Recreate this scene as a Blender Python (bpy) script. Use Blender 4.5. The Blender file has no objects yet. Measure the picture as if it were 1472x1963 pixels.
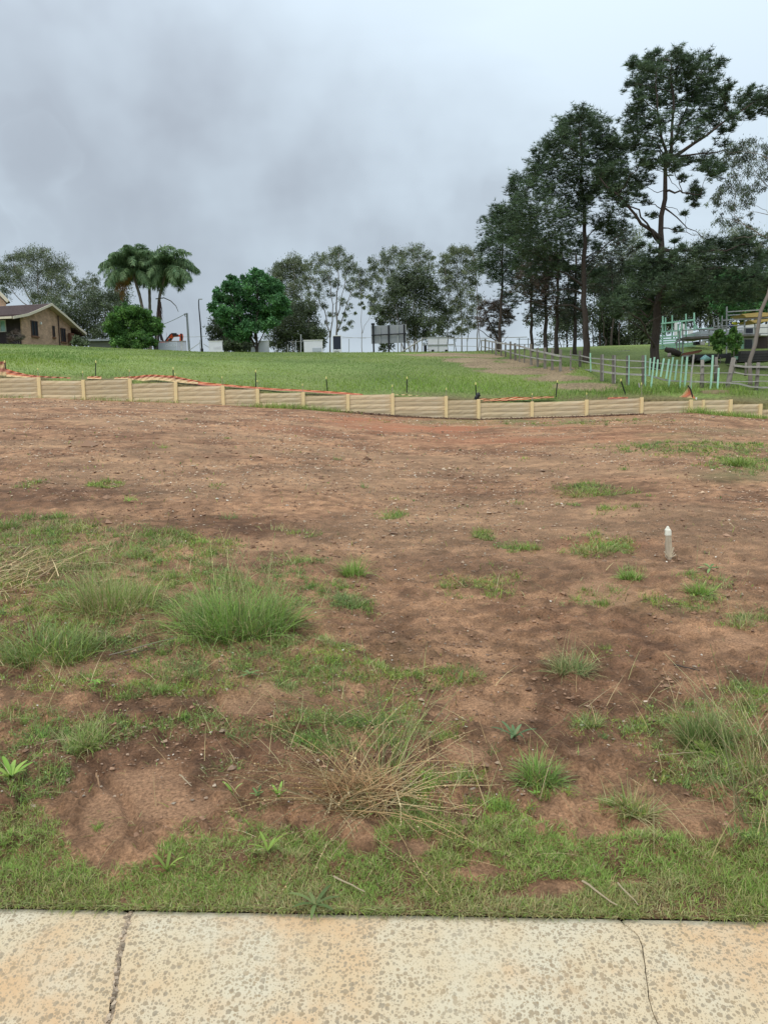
import bpy, math, random
import numpy as np
from mathutils import Matrix, Vector
random.seed(7); rng = np.random.default_rng(7)
scene = bpy.context.scene
col = scene.collection
R_ = math.radians

# ------------------------------------------------------------------ camera
F = 1480.0; CX = 736.0; CY = 981.5; CAMZ = 1.6
cam_d = bpy.data.cameras.new('camera'); cam = bpy.data.objects.new('camera', cam_d); col.objects.link(cam)
cam_d.sensor_fit = 'VERTICAL'; cam_d.sensor_height = 36; cam_d.lens = 36*F/1963
cam_d.clip_start = 0.05; cam_d.clip_end = 9000
RM = (Matrix.Rotation(R_(90-7.35), 3, 'X') @ Matrix.Rotation(R_(-0.8), 3, 'Z'))
cam.matrix_world = Matrix.Translation((0, 0, CAMZ)) @ RM.to_4x4()
scene.camera = cam
RN = np.array(RM)

# ------------------------------------------------------------------ view, world, sun
scene.view_settings.view_transform = 'Standard'; scene.view_settings.look = 'None'
scene.view_settings.gamma = 1.0; scene.view_settings.exposure = 0.26
scene.view_settings.use_curve_mapping = False
SUN_EL, SUN_AZ = R_(58), R_(215)

def pix_dir(px, py):
    v = RN @ np.array([(px-CX)/F, -(py-CY)/F, -1.0]); return v/np.linalg.norm(v)

w = bpy.data.worlds.new('World'); scene.world = w; w.use_nodes = True
nt = w.node_tree; nt.nodes.clear()
def N(t, **k):
    n = nt.nodes.new(t)
    for a, b in k.items(): setattr(n, a, b)
    return n
L = nt.links.new
out = N('ShaderNodeOutputWorld')
sky = N('ShaderNodeTexSky', sky_type='NISHITA'); sky.sun_disc = False
sky.sun_elevation = SUN_EL; sky.sun_rotation = SUN_AZ
bg1 = N('ShaderNodeBackground'); bg1.inputs[1].default_value = 0.1; L(sky.outputs[0], bg1.inputs[0])
tc = N('ShaderNodeTexCoord')
sep = N('ShaderNodeSeparateXYZ'); L(tc.outputs['Generated'], sep.inputs[0])
def math_(op, a, b=None, c=None, clamp=False):
    n = N('ShaderNodeMath', operation=op); n.use_clamp = clamp
    for i, v in enumerate((a, b, c)):
        if v is None: continue
        if isinstance(v, (int, float)): n.inputs[i].default_value = v
        else: L(v, n.inputs[i])
    return n.outputs[0]
def mixc(f, a, b):
    n = N('ShaderNodeMix', data_type='RGBA')
    for s, v in ((0, f), (6, a), (7, b)):
        if isinstance(v, (int, float)): n.inputs[s].default_value = v
        elif isinstance(v, tuple): n.inputs[s].default_value = (*v, 1)
        else: L(v, n.inputs[s])
    return n.outputs[2]
zz = math_('MAXIMUM', sep.outputs[2], 0.0)
den = math_('ADD', zz, 0.16)
u_ = math_('DIVIDE', sep.outputs[0], den); v_ = math_('DIVIDE', sep.outputs[1], den)
cmb = N('ShaderNodeCombineXYZ'); L(u_, cmb.inputs[0]); L(v_, cmb.inputs[1])
def noise(vec, scale, detail=5, rough=.5, dist=0., off=0.):
    mp = N('ShaderNodeMapping'); L(vec, mp.inputs[0]); mp.inputs['Location'].default_value = (off, off*.7, off*.3); mp.inputs['Scale'].default_value = (1, 2.4, 1); mp.inputs['Rotation'].default_value = (0, 0, -.35)
    n = N('ShaderNodeTexNoise'); L(mp.outputs[0], n.inputs['Vector'])
    n.inputs['Scale'].default_value = scale; n.inputs['Detail'].default_value = detail
    n.inputs['Roughness'].default_value = rough; n.inputs['Distortion'].default_value = dist
    return n.outputs[0]
def rng_(v, a, b, c=0., d=1.):
    n = N('ShaderNodeMapRange'); n.interpolation_type = 'SMOOTHSTEP'; L(v, n.inputs[0])
    for i, q in enumerate((a, b, c, d)): n.inputs[i+1].default_value = q
    return n.outputs[0]
n1 = noise(cmb.outputs[0], .45, 5, .48, .3, 3.1)
n2 = noise(cmb.outputs[0], 1.3, 6, .5, .25, 9.7)
# warped direction for the large cloud masses
wn = N('ShaderNodeTexNoise'); wn.inputs['Scale'].default_value = 5.; wn.inputs['Detail'].default_value = 4
L(tc.outputs['Generated'], wn.inputs['Vector'])
ws = N('ShaderNodeVectorMath', operation='SUBTRACT'); L(wn.outputs['Color'], ws.inputs[0]); ws.inputs[1].default_value = (.5, .5, .5)
wm = N('ShaderNodeVectorMath', operation='SCALE'); L(ws.outputs[0], wm.inputs[0]); wm.inputs['Scale'].default_value = .075
wa = N('ShaderNodeVectorMath', operation='ADD'); L(tc.outputs['Generated'], wa.inputs[0]); L(wm.outputs[0], wa.inputs[1])
def lobe(px, py, deg, amt):
    d = pix_dir(px, py)
    n = N('ShaderNodeVectorMath', operation='DOT_PRODUCT'); L(wa.outputs[0], n.inputs[0]); n.inputs[1].default_value = tuple(d)
    a = math_('ARCCOSINE', math_('MINIMUM', n.outputs['Value'], 1.0)); a = math_('DIVIDE', a, R_(deg)); a = math_('MULTIPLY', math_('MULTIPLY', a, a), -1.0)
    return math_('MULTIPLY', math_('EXPONENT', a), amt)
dark = None
for args in ((330, 300, 9, .55), (130, 130, 8, .35), (430, 390, 9, .35), (720, 380, 8, .38), (560, 300, 8, .22), (160, 340, 8, .22), (900, 400, 7, .28), (100, 250, 12, .15),
             (-250, 200, 14, .35), (880, 215, 2.2, .10), (240, 200, 6, .25)):
    o = lobe(*args); dark = o if dark is None else math_('ADD', dark, o)
light = None
for args in ((720, 275, 3.2, .20), (170, 435, 3, .25), (40, 235, 4, .32), (330, 470, 5, .15), (1250, 100, 18, .25), (20, 420, 4, .12), (330, 70, 3.5, .12)):
    o = lobe(*args); light = o if light is None else math_('ADD', light, o)
k = math_('ADD', math_('ADD', math_('MULTIPLY', rng_(n1, .3, .75), .22), .06), dark)
k = math_('ADD', k, math_('MULTIPLY', math_('SUBTRACT', n2, .5), .28))
k = math_('MAXIMUM', math_('SUBTRACT', k, light), 0.0)
k = math_('SUBTRACT', 1.0, math_('EXPONENT', math_('MULTIPLY', k, -1.25)))
cc = mixc(k, (.545, .64, .72), (.30, .335, .385))
# overcast sky: brighter towards the zenith
br = math_('ADD', math_('MULTIPLY', math_('POWER', zz, 1.6), 1.5), .93)
cs = N('ShaderNodeVectorMath', operation='SCALE'); L(cc, cs.inputs[0]); L(br, cs.inputs['Scale'])
bg2 = N('ShaderNodeBackground'); L(cs.outputs[0], bg2.inputs[0]); bg2.inputs[1].default_value = 1.0
ms = N('ShaderNodeMixShader'); ms.inputs[0].default_value = .93; L(bg1.outputs[0], ms.inputs[1]); L(bg2.outputs[0], ms.inputs[2])
L(ms.outputs[0], out.inputs[0])

sun_d = bpy.data.lights.new('sun', 'SUN'); sun_d.energy = 1.5; sun_d.angle = R_(35); sun_d.color = (1, .93, .82)
sun = bpy.data.objects.new('sun', sun_d); col.objects.link(sun)
sd = Vector((math.sin(SUN_AZ)*math.cos(SUN_EL), math.cos(SUN_AZ)*math.cos(SUN_EL), math.sin(SUN_EL)))
sun.rotation_euler = sd.to_track_quat('Z', 'Y').to_euler()

# ------------------------------------------------------------------ rays and terrain
def at(px, py, Y):
    d = RN @ np.array([(px-CX)/F, -(py-CY)/F, -1.0]); t = Y/d[1]
    return np.array([d[0]*t, Y, CAMZ + d[2]*t])
def proj(P):
    P = np.asarray(P, float); c = (P - np.array([0, 0, CAMZ])) @ RN
    return CX + F*c[:, 0]/-c[:, 2], CY - F*c[:, 1]/-c[:, 2]
YW = 34.0; YC = 60.0
def uz(pts, Y):
    q = np.array([at(a, b, Y) for a, b in pts]); return q[:, 0]/Y, q[:, 2]
UB, ZB = uz([(-300, 757), (0, 759), (75, 760), (250, 767), (340, 770), (430, 775), (500, 779), (580, 783), (667, 791), (752, 797.5), (860, 803), (920, 804.5),
             (1020, 802), (1124, 799), (1230, 795), (1324, 791), (1400, 797), (1460, 802), (1800, 806)], YW)
UT, ZT = uz([(-300, 720), (0, 722), (160, 728), (250, 728), (335, 735), (427, 744), (494, 750), (581, 757), (667, 761), (752, 759), (855, 764), (917, 769),
             (1020, 773), (1124, 769), (1229, 765), (1324, 766), (1400, 767), (1457, 773), (1800, 780)], YW)
UC, ZC = uz([(-300, 657), (0, 660), (100, 662), (200, 667), (300, 671), (388, 675), (500, 676), (700, 676), (800, 675), (900, 674), (1000, 669), (1100, 665),
             (1250, 660), (1472, 653), (1800, 645)], YC)
def hsh(ix, iy, s):
    h = (ix.astype(np.int64)*374761393 + iy.astype(np.int64)*668265263 + s*2147483647) & 0xffffffff
    h = ((h ^ (h >> 13))*1274126177) & 0xffffffff
    h = (h ^ (h >> 16))
    return (h & 0xffff)/65535.0
def vnoise(x, y, s=0):
    ix = np.floor(x); iy = np.floor(y); fx = x-ix; fy = y-iy
    fx = fx*fx*fx*(fx*(fx*6-15)+10); fy = fy*fy*fy*(fy*(fy*6-15)+10)
    a = hsh(ix, iy, s); b = hsh(ix+1, iy, s); c = hsh(ix, iy+1, s); d = hsh(ix+1, iy+1, s)
    return (a*(1-fx)+b*fx)*(1-fy) + (c*(1-fx)+d*fx)*fy
def fbm(x, y, o=4, s=0, g=.5):
    t = 0; a = 1; n = 0
    for i in range(o):
        c_, s_ = math.cos(.6*i+.3), math.sin(.6*i+.3)
        t = t + a*vnoise((x*c_-y*s_)*2**i+17*i, (x*s_+y*c_)*2**i-9*i, s+i); n += a; a *= g
    return t/n
def sst(v, a, b):
    t = np.clip((v-a)/(b-a), 0, 1); return t*t*(3-2*t)
KX0, KX1 = at(0, 1736, 1.), None
# kerb back edge line: y = KA + KB*x  (z = 0)
def ray_z(px, py, z):
    d = RN @ np.array([(px-CX)/F, -(py-CY)/F, -1.0]); t = (z-CAMZ)/d[2]; return np.array([d[0]*t, d[1]*t, z])
_a, _b = ray_z(0, 1737, 0), ray_z(1472, 1762, 0)
KB = (_b[1]-_a[1])/(_b[0]-_a[0]); KA = _a[1]-KB*_a[0]
def z_base(x, y):
    x = np.asarray(x, float); y = np.asarray(y, float)
    u = x/np.maximum(y, 2.0)
    lot = np.interp(u, UB, ZB)*np.clip((y-(KA+KB*x))/(YW-KA), 0, None)
    zt = np.interp(u, UT, ZT)-.03; zc = np.interp(u, UC, ZC); s = (y-YW)/(YC-YW); se = (zc-CAMZ)/YC
    b = se*(YC-YW)-(zc-zt); a = (zc-zt)-b
    hill = zt + a*s + b*s*s
    d = np.maximum(y-YC, 0); k_ = .006; ds = (se+.08)/(2*k_)
    d1 = np.minimum(d, ds); d2 = np.clip(d-ds, 0, 110)
    far = zc + se*d1 - k_*d1*d1 - .08*d2
    return np.where(y < YW, lot, np.where(y < YC, hill, far))
# smooth silt patches, as wash-outs of the lot
SILT = [(905, 1445, 75, 30), (850, 1490, 60, 22), (1330, 1560, 95, 22), (1135, 1140, 60, 35), (1250, 1200, 60, 20), (270, 1500, 120, 35), (330, 1540, 120, 40), (200, 1570, 50, 60),
        (150, 1275, 110, 22), (300, 1268, 60, 16), (560, 1320, 80, 20), (1060, 1515, 60, 16), (900, 1350, 60, 18), (940, 1665, 60, 12), (1090, 1700, 60, 16),
        (450, 1350, 70, 22), (800, 1620, 60, 14), (1000, 1370, 80, 22), (1400, 1240, 70, 20), (640, 1420, 60, 16), (1190, 1690, 40, 10), (30, 1255, 60, 14), (1120, 1440, 60, 18)]
def emask(px, py, L_, soft=1.0):
    m = np.zeros_like(px)
    for e in L_:
        d = ((px-e[0])/e[2])**2 + ((py-e[1])/e[3])**2
        m = np.maximum(m, (e[4] if len(e) > 4 else 1)*np.exp(-d*.9*soft))
    return m
def silt_mask(x, y, px, py):
    n = fbm(x*2.2, y*2.2, 4, 31); wgt = np.clip((5.5-y)/2., 0, 1)
    return sst(emask(px, py, SILT) + (n-.5)*1.7 + .12*(fbm(x*9, y*9, 3, 78)-.5) + .18*wgt*(fbm(x*1.1, y*1.1, 2, 77)-.4), .45, .8)
def lot_disp(x, y, px, py):
    near = np.clip((9-y)/6, .0, 1)
    s = silt_mask(x, y, px, py)
    h = .05*(fbm(x*.45, y*.45, 3, 1)-.5)
    h = h + .05*(fbm(x*1.6, y*1.6, 3, 5)-.5)*(1-.4*s)
    clod = np.maximum(fbm(x*9, y*9, 3, 9)-.5, 0)
    h = h + (.12*clod + .042*(fbm(x*22, y*22, 3, 14)-.5))*(1-.85*s)*(.55+.45*near)
    # rills washing diagonally towards the kerb
    h = h+.022*(fbm((x+.9*y)*7, (y-.9*x)*1.0, 4, 131)-.5)*near
    r = np.abs(fbm((x+.55*y)*1.9, (y-.3*x)*.7, 3, 21)-.5)
    h = h - .028*sst(.07-r, 0, .07)*near
    # wheel tracks across the lot in front of the wall
    tr = np.abs(((y-.10*x-1.4*np.sin(x*.12)) % 4.2)-2.1)
    h = h - .03*sst(.35-tr, 0, .3)*(y > 11)
    pit = np.exp(-(((px-735)/60)**2+((py-1185)/22)**2))*.03+np.exp(-(((px-1290)/60)**2+((py-1062)/14)**2))*.05
    h = h - pit*(y > 4)
    return h*sst(y-(KA+KB*x), 0.0, .35) - .012*sst(.05-(y-(KA+KB*x)), 0, .05)*0
def ground(x, y):
    x = np.atleast_1d(np.asarray(x, float)); y = np.atleast_1d(np.asarray(y, float))
    z = z_base(x, y); px, py = proj(np.stack([x, y, z], 1))
    return z + np.where(y < YW, lot_disp(x, y, px, py), 0)
def gpix(px, py):
    px = np.atleast_1d(np.asarray(px, float)); py = np.atleast_1d(np.asarray(py, float))
    D = (RN @ np.stack([(px-CX)/F, -(py-CY)/F, -np.ones_like(px)])).T
    D = D/D[:, 1:2]
    ys = np.concatenate([np.linspace(2.2, 33.9, 240), np.linspace(34.1, 66, 160)])
    res = np.full(len(px), np.nan)
    prev = None
    for y0 in ys:
        zr = CAMZ + D[:, 2]*y0; dlt = zr - z_base(D[:, 0]*y0, np.full(len(px), y0))
        if prev is not None:
            hit = np.isnan(res) & (dlt <= 0) & (pd > 0)
            res[hit] = prev + (y0-prev)*pd[hit]/(pd[hit]-dlt[hit]+1e-9)
        prev = y0; pd = dlt
    res[np.isnan(res)] = 60.0
    x = D[:, 0]*res; y = res
    return np.stack([x, y, ground(x, y)], 1)
def gp(px, py): return gpix(px, py)[0]

# ------------------------------------------------------------------ materials
def material(name, color=(.5, .5, .5), rough=.7, var=0.0, vscale=8., bump=0., bscale=40., attr=False, trans=0., metal=0., col2=None, spec=.35, stretch=None, coord='Object'):
    m = bpy.data.materials.new(name); m.use_nodes = True; t = m.node_tree; nd = t.nodes; lk = t.links.new
    b = nd['Principled BSDF']; b.inputs['Roughness'].default_value = rough; b.inputs['Metallic'].default_value = metal
    b.inputs['Specular IOR Level'].default_value = spec
    co = nd.new('ShaderNodeTexCoord').outputs[coord]
    if stretch:
        mp = nd.new('ShaderNodeMapping'); mp.inputs['Scale'].default_value = stretch; lk(co, mp.inputs[0]); co = mp.outputs[0]
    if attr:
        a = nd.new('ShaderNodeAttribute'); a.attribute_name = 'Col'; c = a.outputs['Color']
    else:
        a = nd.new('ShaderNodeRGB'); a.outputs[0].default_value = (*color, 1); c = a.outputs[0]
    if var or col2:
        n = nd.new('ShaderNodeTexNoise'); n.inputs['Scale'].default_value = vscale; n.inputs['Detail'].default_value = 6; n.inputs['Roughness'].default_value = .65; lk(co, n.inputs['Vector'])
        if col2:
            r = nd.new('ShaderNodeMapRange'); r.inputs[1].default_value = .38; r.inputs[2].default_value = .66; lk(n.outputs[0], r.inputs[0])
            mx = nd.new('ShaderNodeMix'); mx.data_type = 'RGBA'; lk(r.outputs[0], mx.inputs[0]); lk(c, mx.inputs[6]); mx.inputs[7].default_value = (*col2, 1); c = mx.outputs[2]
        if var:
            r = nd.new('ShaderNodeMapRange'); r.inputs[1].default_value = .25; r.inputs[2].default_value = .75; r.inputs[3].default_value = 1-var; r.inputs[4].default_value = 1+var; lk(n.outputs[0], r.inputs[0])
            s = nd.new('ShaderNodeVectorMath'); s.operation = 'SCALE'; lk(c, s.inputs[0]); lk(r.outputs[0], s.inputs['Scale']); c = s.outputs[0]
    lk(c, b.inputs['Base Color'])
    if bump:
        n = nd.new('ShaderNodeTexNoise'); n.inputs['Scale'].default_value = bscale; n.inputs['Detail'].default_value = 5; n.inputs['Roughness'].default_value = .7; lk(co, n.inputs['Vector'])
        bp = nd.new('ShaderNodeBump'); bp.inputs['Strength'].default_value = min(1, bump); bp.inputs['Distance'].default_value = .02*max(1, bump)
        lk(n.outputs[0], bp.inputs['Height']); lk(bp.outputs[0], b.inputs['Normal'])
    if trans:
        tr = nd.new('ShaderNodeBsdfTranslucent'); lk(c, tr.inputs[0]); mx = nd.new('ShaderNodeMixShader'); mx.inputs[0].default_value = trans
        lk(b.outputs[0], mx.inputs[1]); lk(tr.outputs[0], mx.inputs[2]); lk(mx.outputs[0], nd['Material Output'].inputs[0])
    return m
M = {}
M['leaf'] = material('foliage', attr=True, rough=.55, trans=.25, spec=.3)
M['grass'] = material('grass_blades', attr=True, rough=.6, trans=.3, spec=.25)
M['bark'] = material('pine_bark', (.062, .048, .040), .9, .45, 3, .8, 14, stretch=(1, 1, .3))
M['greybark'] = material('gum_bark', (.26, .23, .20), .85, .3, 2, .3, 10, col2=(.15, .12, .10), stretch=(1, 1, .3))
M['stone'] = material('pebbles', attr=True, rough=.85, var=.15, vscale=60)
M['wood'] = material('weathered_wood', (.20, .18, .155), .85, .35, 6, .4, 25, stretch=(1, 1, .2))
M['rail'] = material('weathered_rail', (.36, .345, .32), .8, .3, 8, .3, 25)
M['mint'] = material('mint_treated_timber', (.33, .58, .44), .7, .2, 6)
M['black'] = material('black_steel', (.012, .013, .015), .5, .2, 20)
M['yellow'] = material('yellow_plastic_cap', (.75, .68, .25), .5)
M['steel'] = material('galvanised_steel', (.38, .39, .39), .5, .15, 10, metal=.4)
M['rebar'] = material('stake_steel', (.30, .27, .20), .7)
M['white'] = material('white_panel', (.66, .66, .70), .5, .06, 3)
M['whitewall'] = material('white_render', (.75, .74, .72), .8, .05, 3)
M['hoard'] = material('pale_hoarding_panel', (.42, .45, .50), .5, .06, 2)
M['letter'] = material('faint_white_lettering', (.62, .64, .68), .5)
M['letter2'] = material('faint_grey_lettering', (.50, .50, .55), .5)
M['signgrey'] = material('sign_back_grey', (.30, .31, .33), .45, .07, 2, metal=.3)
M['navy'] = material('dark_display_panel', (.022, .026, .045), .35)
M['orange'] = material('orange_paint', (.85, .12, .035), .45, .1, 4)
M['postpaint'] = material('cream_steel_post', (.80, .62, .33), .6, .1, 6)
def vary(m, amt=.14):
    t = m.node_tree; b = t.nodes['Principled BSDF']; src = b.inputs['Base Color'].links[0].from_socket; oi = t.nodes.new('ShaderNodeObjectInfo'); r = t.nodes.new('ShaderNodeMapRange')
    r.inputs[3].default_value = 1-amt; r.inputs[4].default_value = 1+amt; t.links.new(oi.outputs['Random'], r.inputs[0]); v = t.nodes.new('ShaderNodeVectorMath'); v.operation = 'SCALE'; t.links.new(src, v.inputs[0]); t.links.new(r.outputs[0], v.inputs['Scale']); t.links.new(v.outputs[0], b.inputs['Base Color'])
M['sleeper'] = material('stone_textured_sleeper', (.69, .54, .33), .92, .30, 5, .9, 30, col2=(.50, .41, .28), coord='Object')
vary(M['sleeper']); vary(M['wood'], .2); vary(M['mint'], .15)

def tuple3(a): return (float(a[0]), float(a[1]), float(a[2]))
class MB:
    def __init__(s): s.V = []; s.T = []; s.C = []; s.n = 0
    def add(s, V, T, C=None):
        V = np.asarray(V, float).reshape(-1, 3); T = np.asarray(T, np.int64).reshape(-1, 3)
        s.V.append(V); s.T.append(T+s.n); s.n += len(V)
        if C is None: C = np.ones((len(V), 3))*.5
        C = np.asarray(C, float)
        if C.ndim == 1: C = np.tile(C, (len(V), 1))
        s.C.append(C); return s
    def box(s, c, h, ax=None, C=None):
        c = np.asarray(c, float); ax = np.eye(3) if ax is None else np.asarray(ax, float)
        q = np.array([[i, j, k_] for i in (-1, 1) for j in (-1, 1) for k_ in (-1, 1)], float)*np.asarray(h, float)
        V = c + q @ ax
        T = [(0, 1, 3), (0, 3, 2), (4, 6, 7), (4, 7, 5), (0, 4, 5), (0, 5, 1), (2, 3, 7), (2, 7, 6), (0, 2, 6), (0, 6, 4), (1, 5, 7), (1, 7, 3)]
        return s.add(V, T, C)
    def bar(s, p, q, w_, h_, C=None, up=(0, 0, 1)):
        p = np.asarray(p, float); q = np.asarray(q, float); d = q-p; l = np.linalg.norm(d); d = d/l
        up = np.asarray(up, float)
        if abs(np.dot(up, d)) > .95: up = np.array([0, 1., 0])
        a = np.cross(up, d); a /= np.linalg.norm(a); b = np.cross(d, a)
        return s.box((p+q)/2, (l/2, w_/2, h_/2), (d, a, b), C)
    def tube(s, P, Rr, sides=6, C=None, cap=True):
        P = np.asarray(P, float); n = len(P); Rr = np.broadcast_to(np.asarray(Rr, float), (n,))
        d = np.gradient(P, axis=0); d /= np.linalg.norm(d, axis=1)[:, None]+1e-12
        ref = np.array([0, 0, 1.]) if abs(d[0][2]) < .9 else np.array([1., 0, 0])
        a = np.cross(d, ref); a /= np.linalg.norm(a, axis=1)[:, None]+1e-12; b = np.cross(d, a)
        th = np.arange(sides)*2*math.pi/sides
        V = P[:, None]+Rr[:, None, None]*(np.cos(th)[None, :, None]*a[:, None]+np.sin(th)[None, :, None]*b[:, None])
        V = V.reshape(-1, 3); T = []
        for i in range(n-1):
            for j in range(sides):
                k_ = (j+1) % sides; A = i*sides+j; B = i*sides+k_
                T += [(A, B, B+sides), (A, B+sides, A+sides)]
        if cap:
            for j in range(1, sides-1): T.append((0, j+1, j)); T.append(((n-1)*sides, (n-1)*sides+j, (n-1)*sides+j+1))
        return s.add(V, T, C)
    def prism(s, poly, dvec, C=None):
        """closed solid: planar polygon (3D points) extruded by dvec, fan-triangulated by ear clipping"""
        P = [Vector(p) for p in poly]; n = len(P)
        from mathutils.geometry import tessellate_polygon
        tr = tessellate_polygon([P]); V = [tuple(p) for p in P]+[tuple(p+Vector(dvec)) for p in P]
        T = [tuple(t) for t in tr]+[(t[0]+n, t[2]+n, t[1]+n) for t in tr]
        for i in range(n):
            j = (i+1) % n; T += [(i, j, j+n), (i, j+n, i+n)]
        return s.add(V, T, C)
    def mesh(s, name, mat, origin=(0, 0, 0), smooth=False):
        V = np.concatenate(s.V)-np.asarray(origin, float); T = np.concatenate(s.T); C = np.concatenate(s.C)
        me = bpy.data.meshes.new(name); me.vertices.add(len(V)); me.vertices.foreach_set('co', V.astype(np.float32).ravel())
        me.loops.add(len(T)*3); me.loops.foreach_set('vertex_index', T.astype(np.int32).ravel())
        me.polygons.add(len(T)); me.polygons.foreach_set('loop_start', np.arange(0, len(T)*3, 3, dtype=np.int32))
        try: me.polygons.foreach_set('loop_total', np.full(len(T), 3, np.int32))
        except Exception: pass
        me.polygons.foreach_set('use_smooth', np.full(len(T), bool(smooth)))
        ca = me.color_attributes.new('Col', 'FLOAT_COLOR', 'POINT')
        ca.data.foreach_set('color', np.concatenate([C, np.ones((len(C), 1))], 1).astype(np.float32).ravel())
        me.update(calc_edges=True); me.materials.append(mat); return me
    def build(s, name, mat, parent=None, smooth=False, origin=None, label=None):
        org = ORG.get(parent.name) if parent else (tuple3(origin) if origin is not None else (0, 0, 0))
        o = bpy.data.objects.new(name, s.mesh(name, mat, org, smooth)); col.objects.link(o)
        if parent: o.parent = parent
        else: o.location = org
        ORG[o.name] = org
        if label: o['label'] = label
        return o
ORG = {}
def tag(o, label, cat, group=None, kind=None):
    o['label'] = label; o['category'] = cat
    if group: o['group'] = group
    if kind: o['kind'] = kind
    return o
def thing(name, loc, label, cat, group=None):
    o = bpy.data.objects.new(name, None); o.location = tuple3(loc); o.empty_display_size = .1; col.objects.link(o)
    ORG[o.name] = tuple3(loc); return tag(o, label, cat, group)
def struct(o): o['kind'] = 'structure'; return o

# ------------------------------------------------------------------ grass blades
def blades(mb, B, Ln, az, lean, wd, C, seg=3, curl=.6, curlv=.4, tipc=None, zs=1.):
    B = np.asarray(B, float); n = len(B)
    Ln = np.broadcast_to(Ln, n); az = np.broadcast_to(az, n); lean = np.broadcast_to(lean, n); wd = np.broadcast_to(wd, n)
    cu = curl*(1-curlv+2*curlv*rng.random(n)); d = np.stack([np.cos(az), np.sin(az), np.zeros(n)], 1)
    sidev = np.stack([-np.sin(az+.5*rng.standard_normal(n)), np.cos(az), .2*rng.standard_normal(n)], 1)
    P = B.copy(); rings = []
    for k_ in range(seg+1):
        t = k_/seg; ww = wd*(1-t**1.6)
        if k_ < seg: rings.append((P-sidev*ww[:, None]/2, P+sidev*ww[:, None]/2))
        else: rings.append((P,))
        th = lean+cu*t; st = (Ln/seg)[:, None]
        P = P+st*(np.sin(th)[:, None]*d+(np.cos(th)*zs)[:, None]*np.array([0, 0, 1.]))
    V = np.stack([r for rr in rings for r in rr], 1); m = V.shape[1]
    T = []
    for k_ in range(seg-1): a = 2*k_; T += [(a, a+1, a+3), (a, a+3, a+2)]
    T.append((2*seg-2, 2*seg-1, 2*seg))
    T = np.array(T)[None]+(np.arange(n)*m)[:, None, None]
    C = np.asarray(C, float)
    if C.ndim == 1: C = np.tile(C, (n, 1))
    CC = np.repeat(C[:, None], m, 1)
    if tipc is not None:
        tt = np.array([k_/seg for k_ in range(seg) for _ in (0, 1)]+[1.])[None, :, None]
        CC = CC*(1-tt**2*.7)+np.asarray(tipc)*tt**2*.7
    mb.add(V.reshape(-1, 3), T.reshape(-1, 3), CC.reshape(-1, 3))
def pal(n, cols, jit=.25):
    cols = np.asarray(cols, float); c = cols[rng.integers(0, len(cols), n)]
    a = rng.random((n, 1)); c2 = cols[rng.integers(0, len(cols), n)]
    return np.clip((c*a+c2*(1-a))*(1+jit*rng.standard_normal((n, 1))), .004, 1)
GREEN = [(.23, .32, .06), (.18, .27, .055), (.28, .35, .08)]
FRESH = [(.22, .38, .06), (.18, .33, .06), (.28, .42, .09)]
TURF = [(.22, .33, .055), (.30, .38, .08), (.16, .26, .05), (.40, .38, .14), (.31, .23, .11)]
BLUE = [(.17, .26, .085), (.20, .29, .10), (.13, .21, .07)]
STRAW = [(.50, .37, .19), (.42, .29, .14), (.56, .45, .26), (.35, .24, .11)]
PALE = [(.38, .38, .17), (.46, .42, .21), (.30, .34, .13)]

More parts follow.
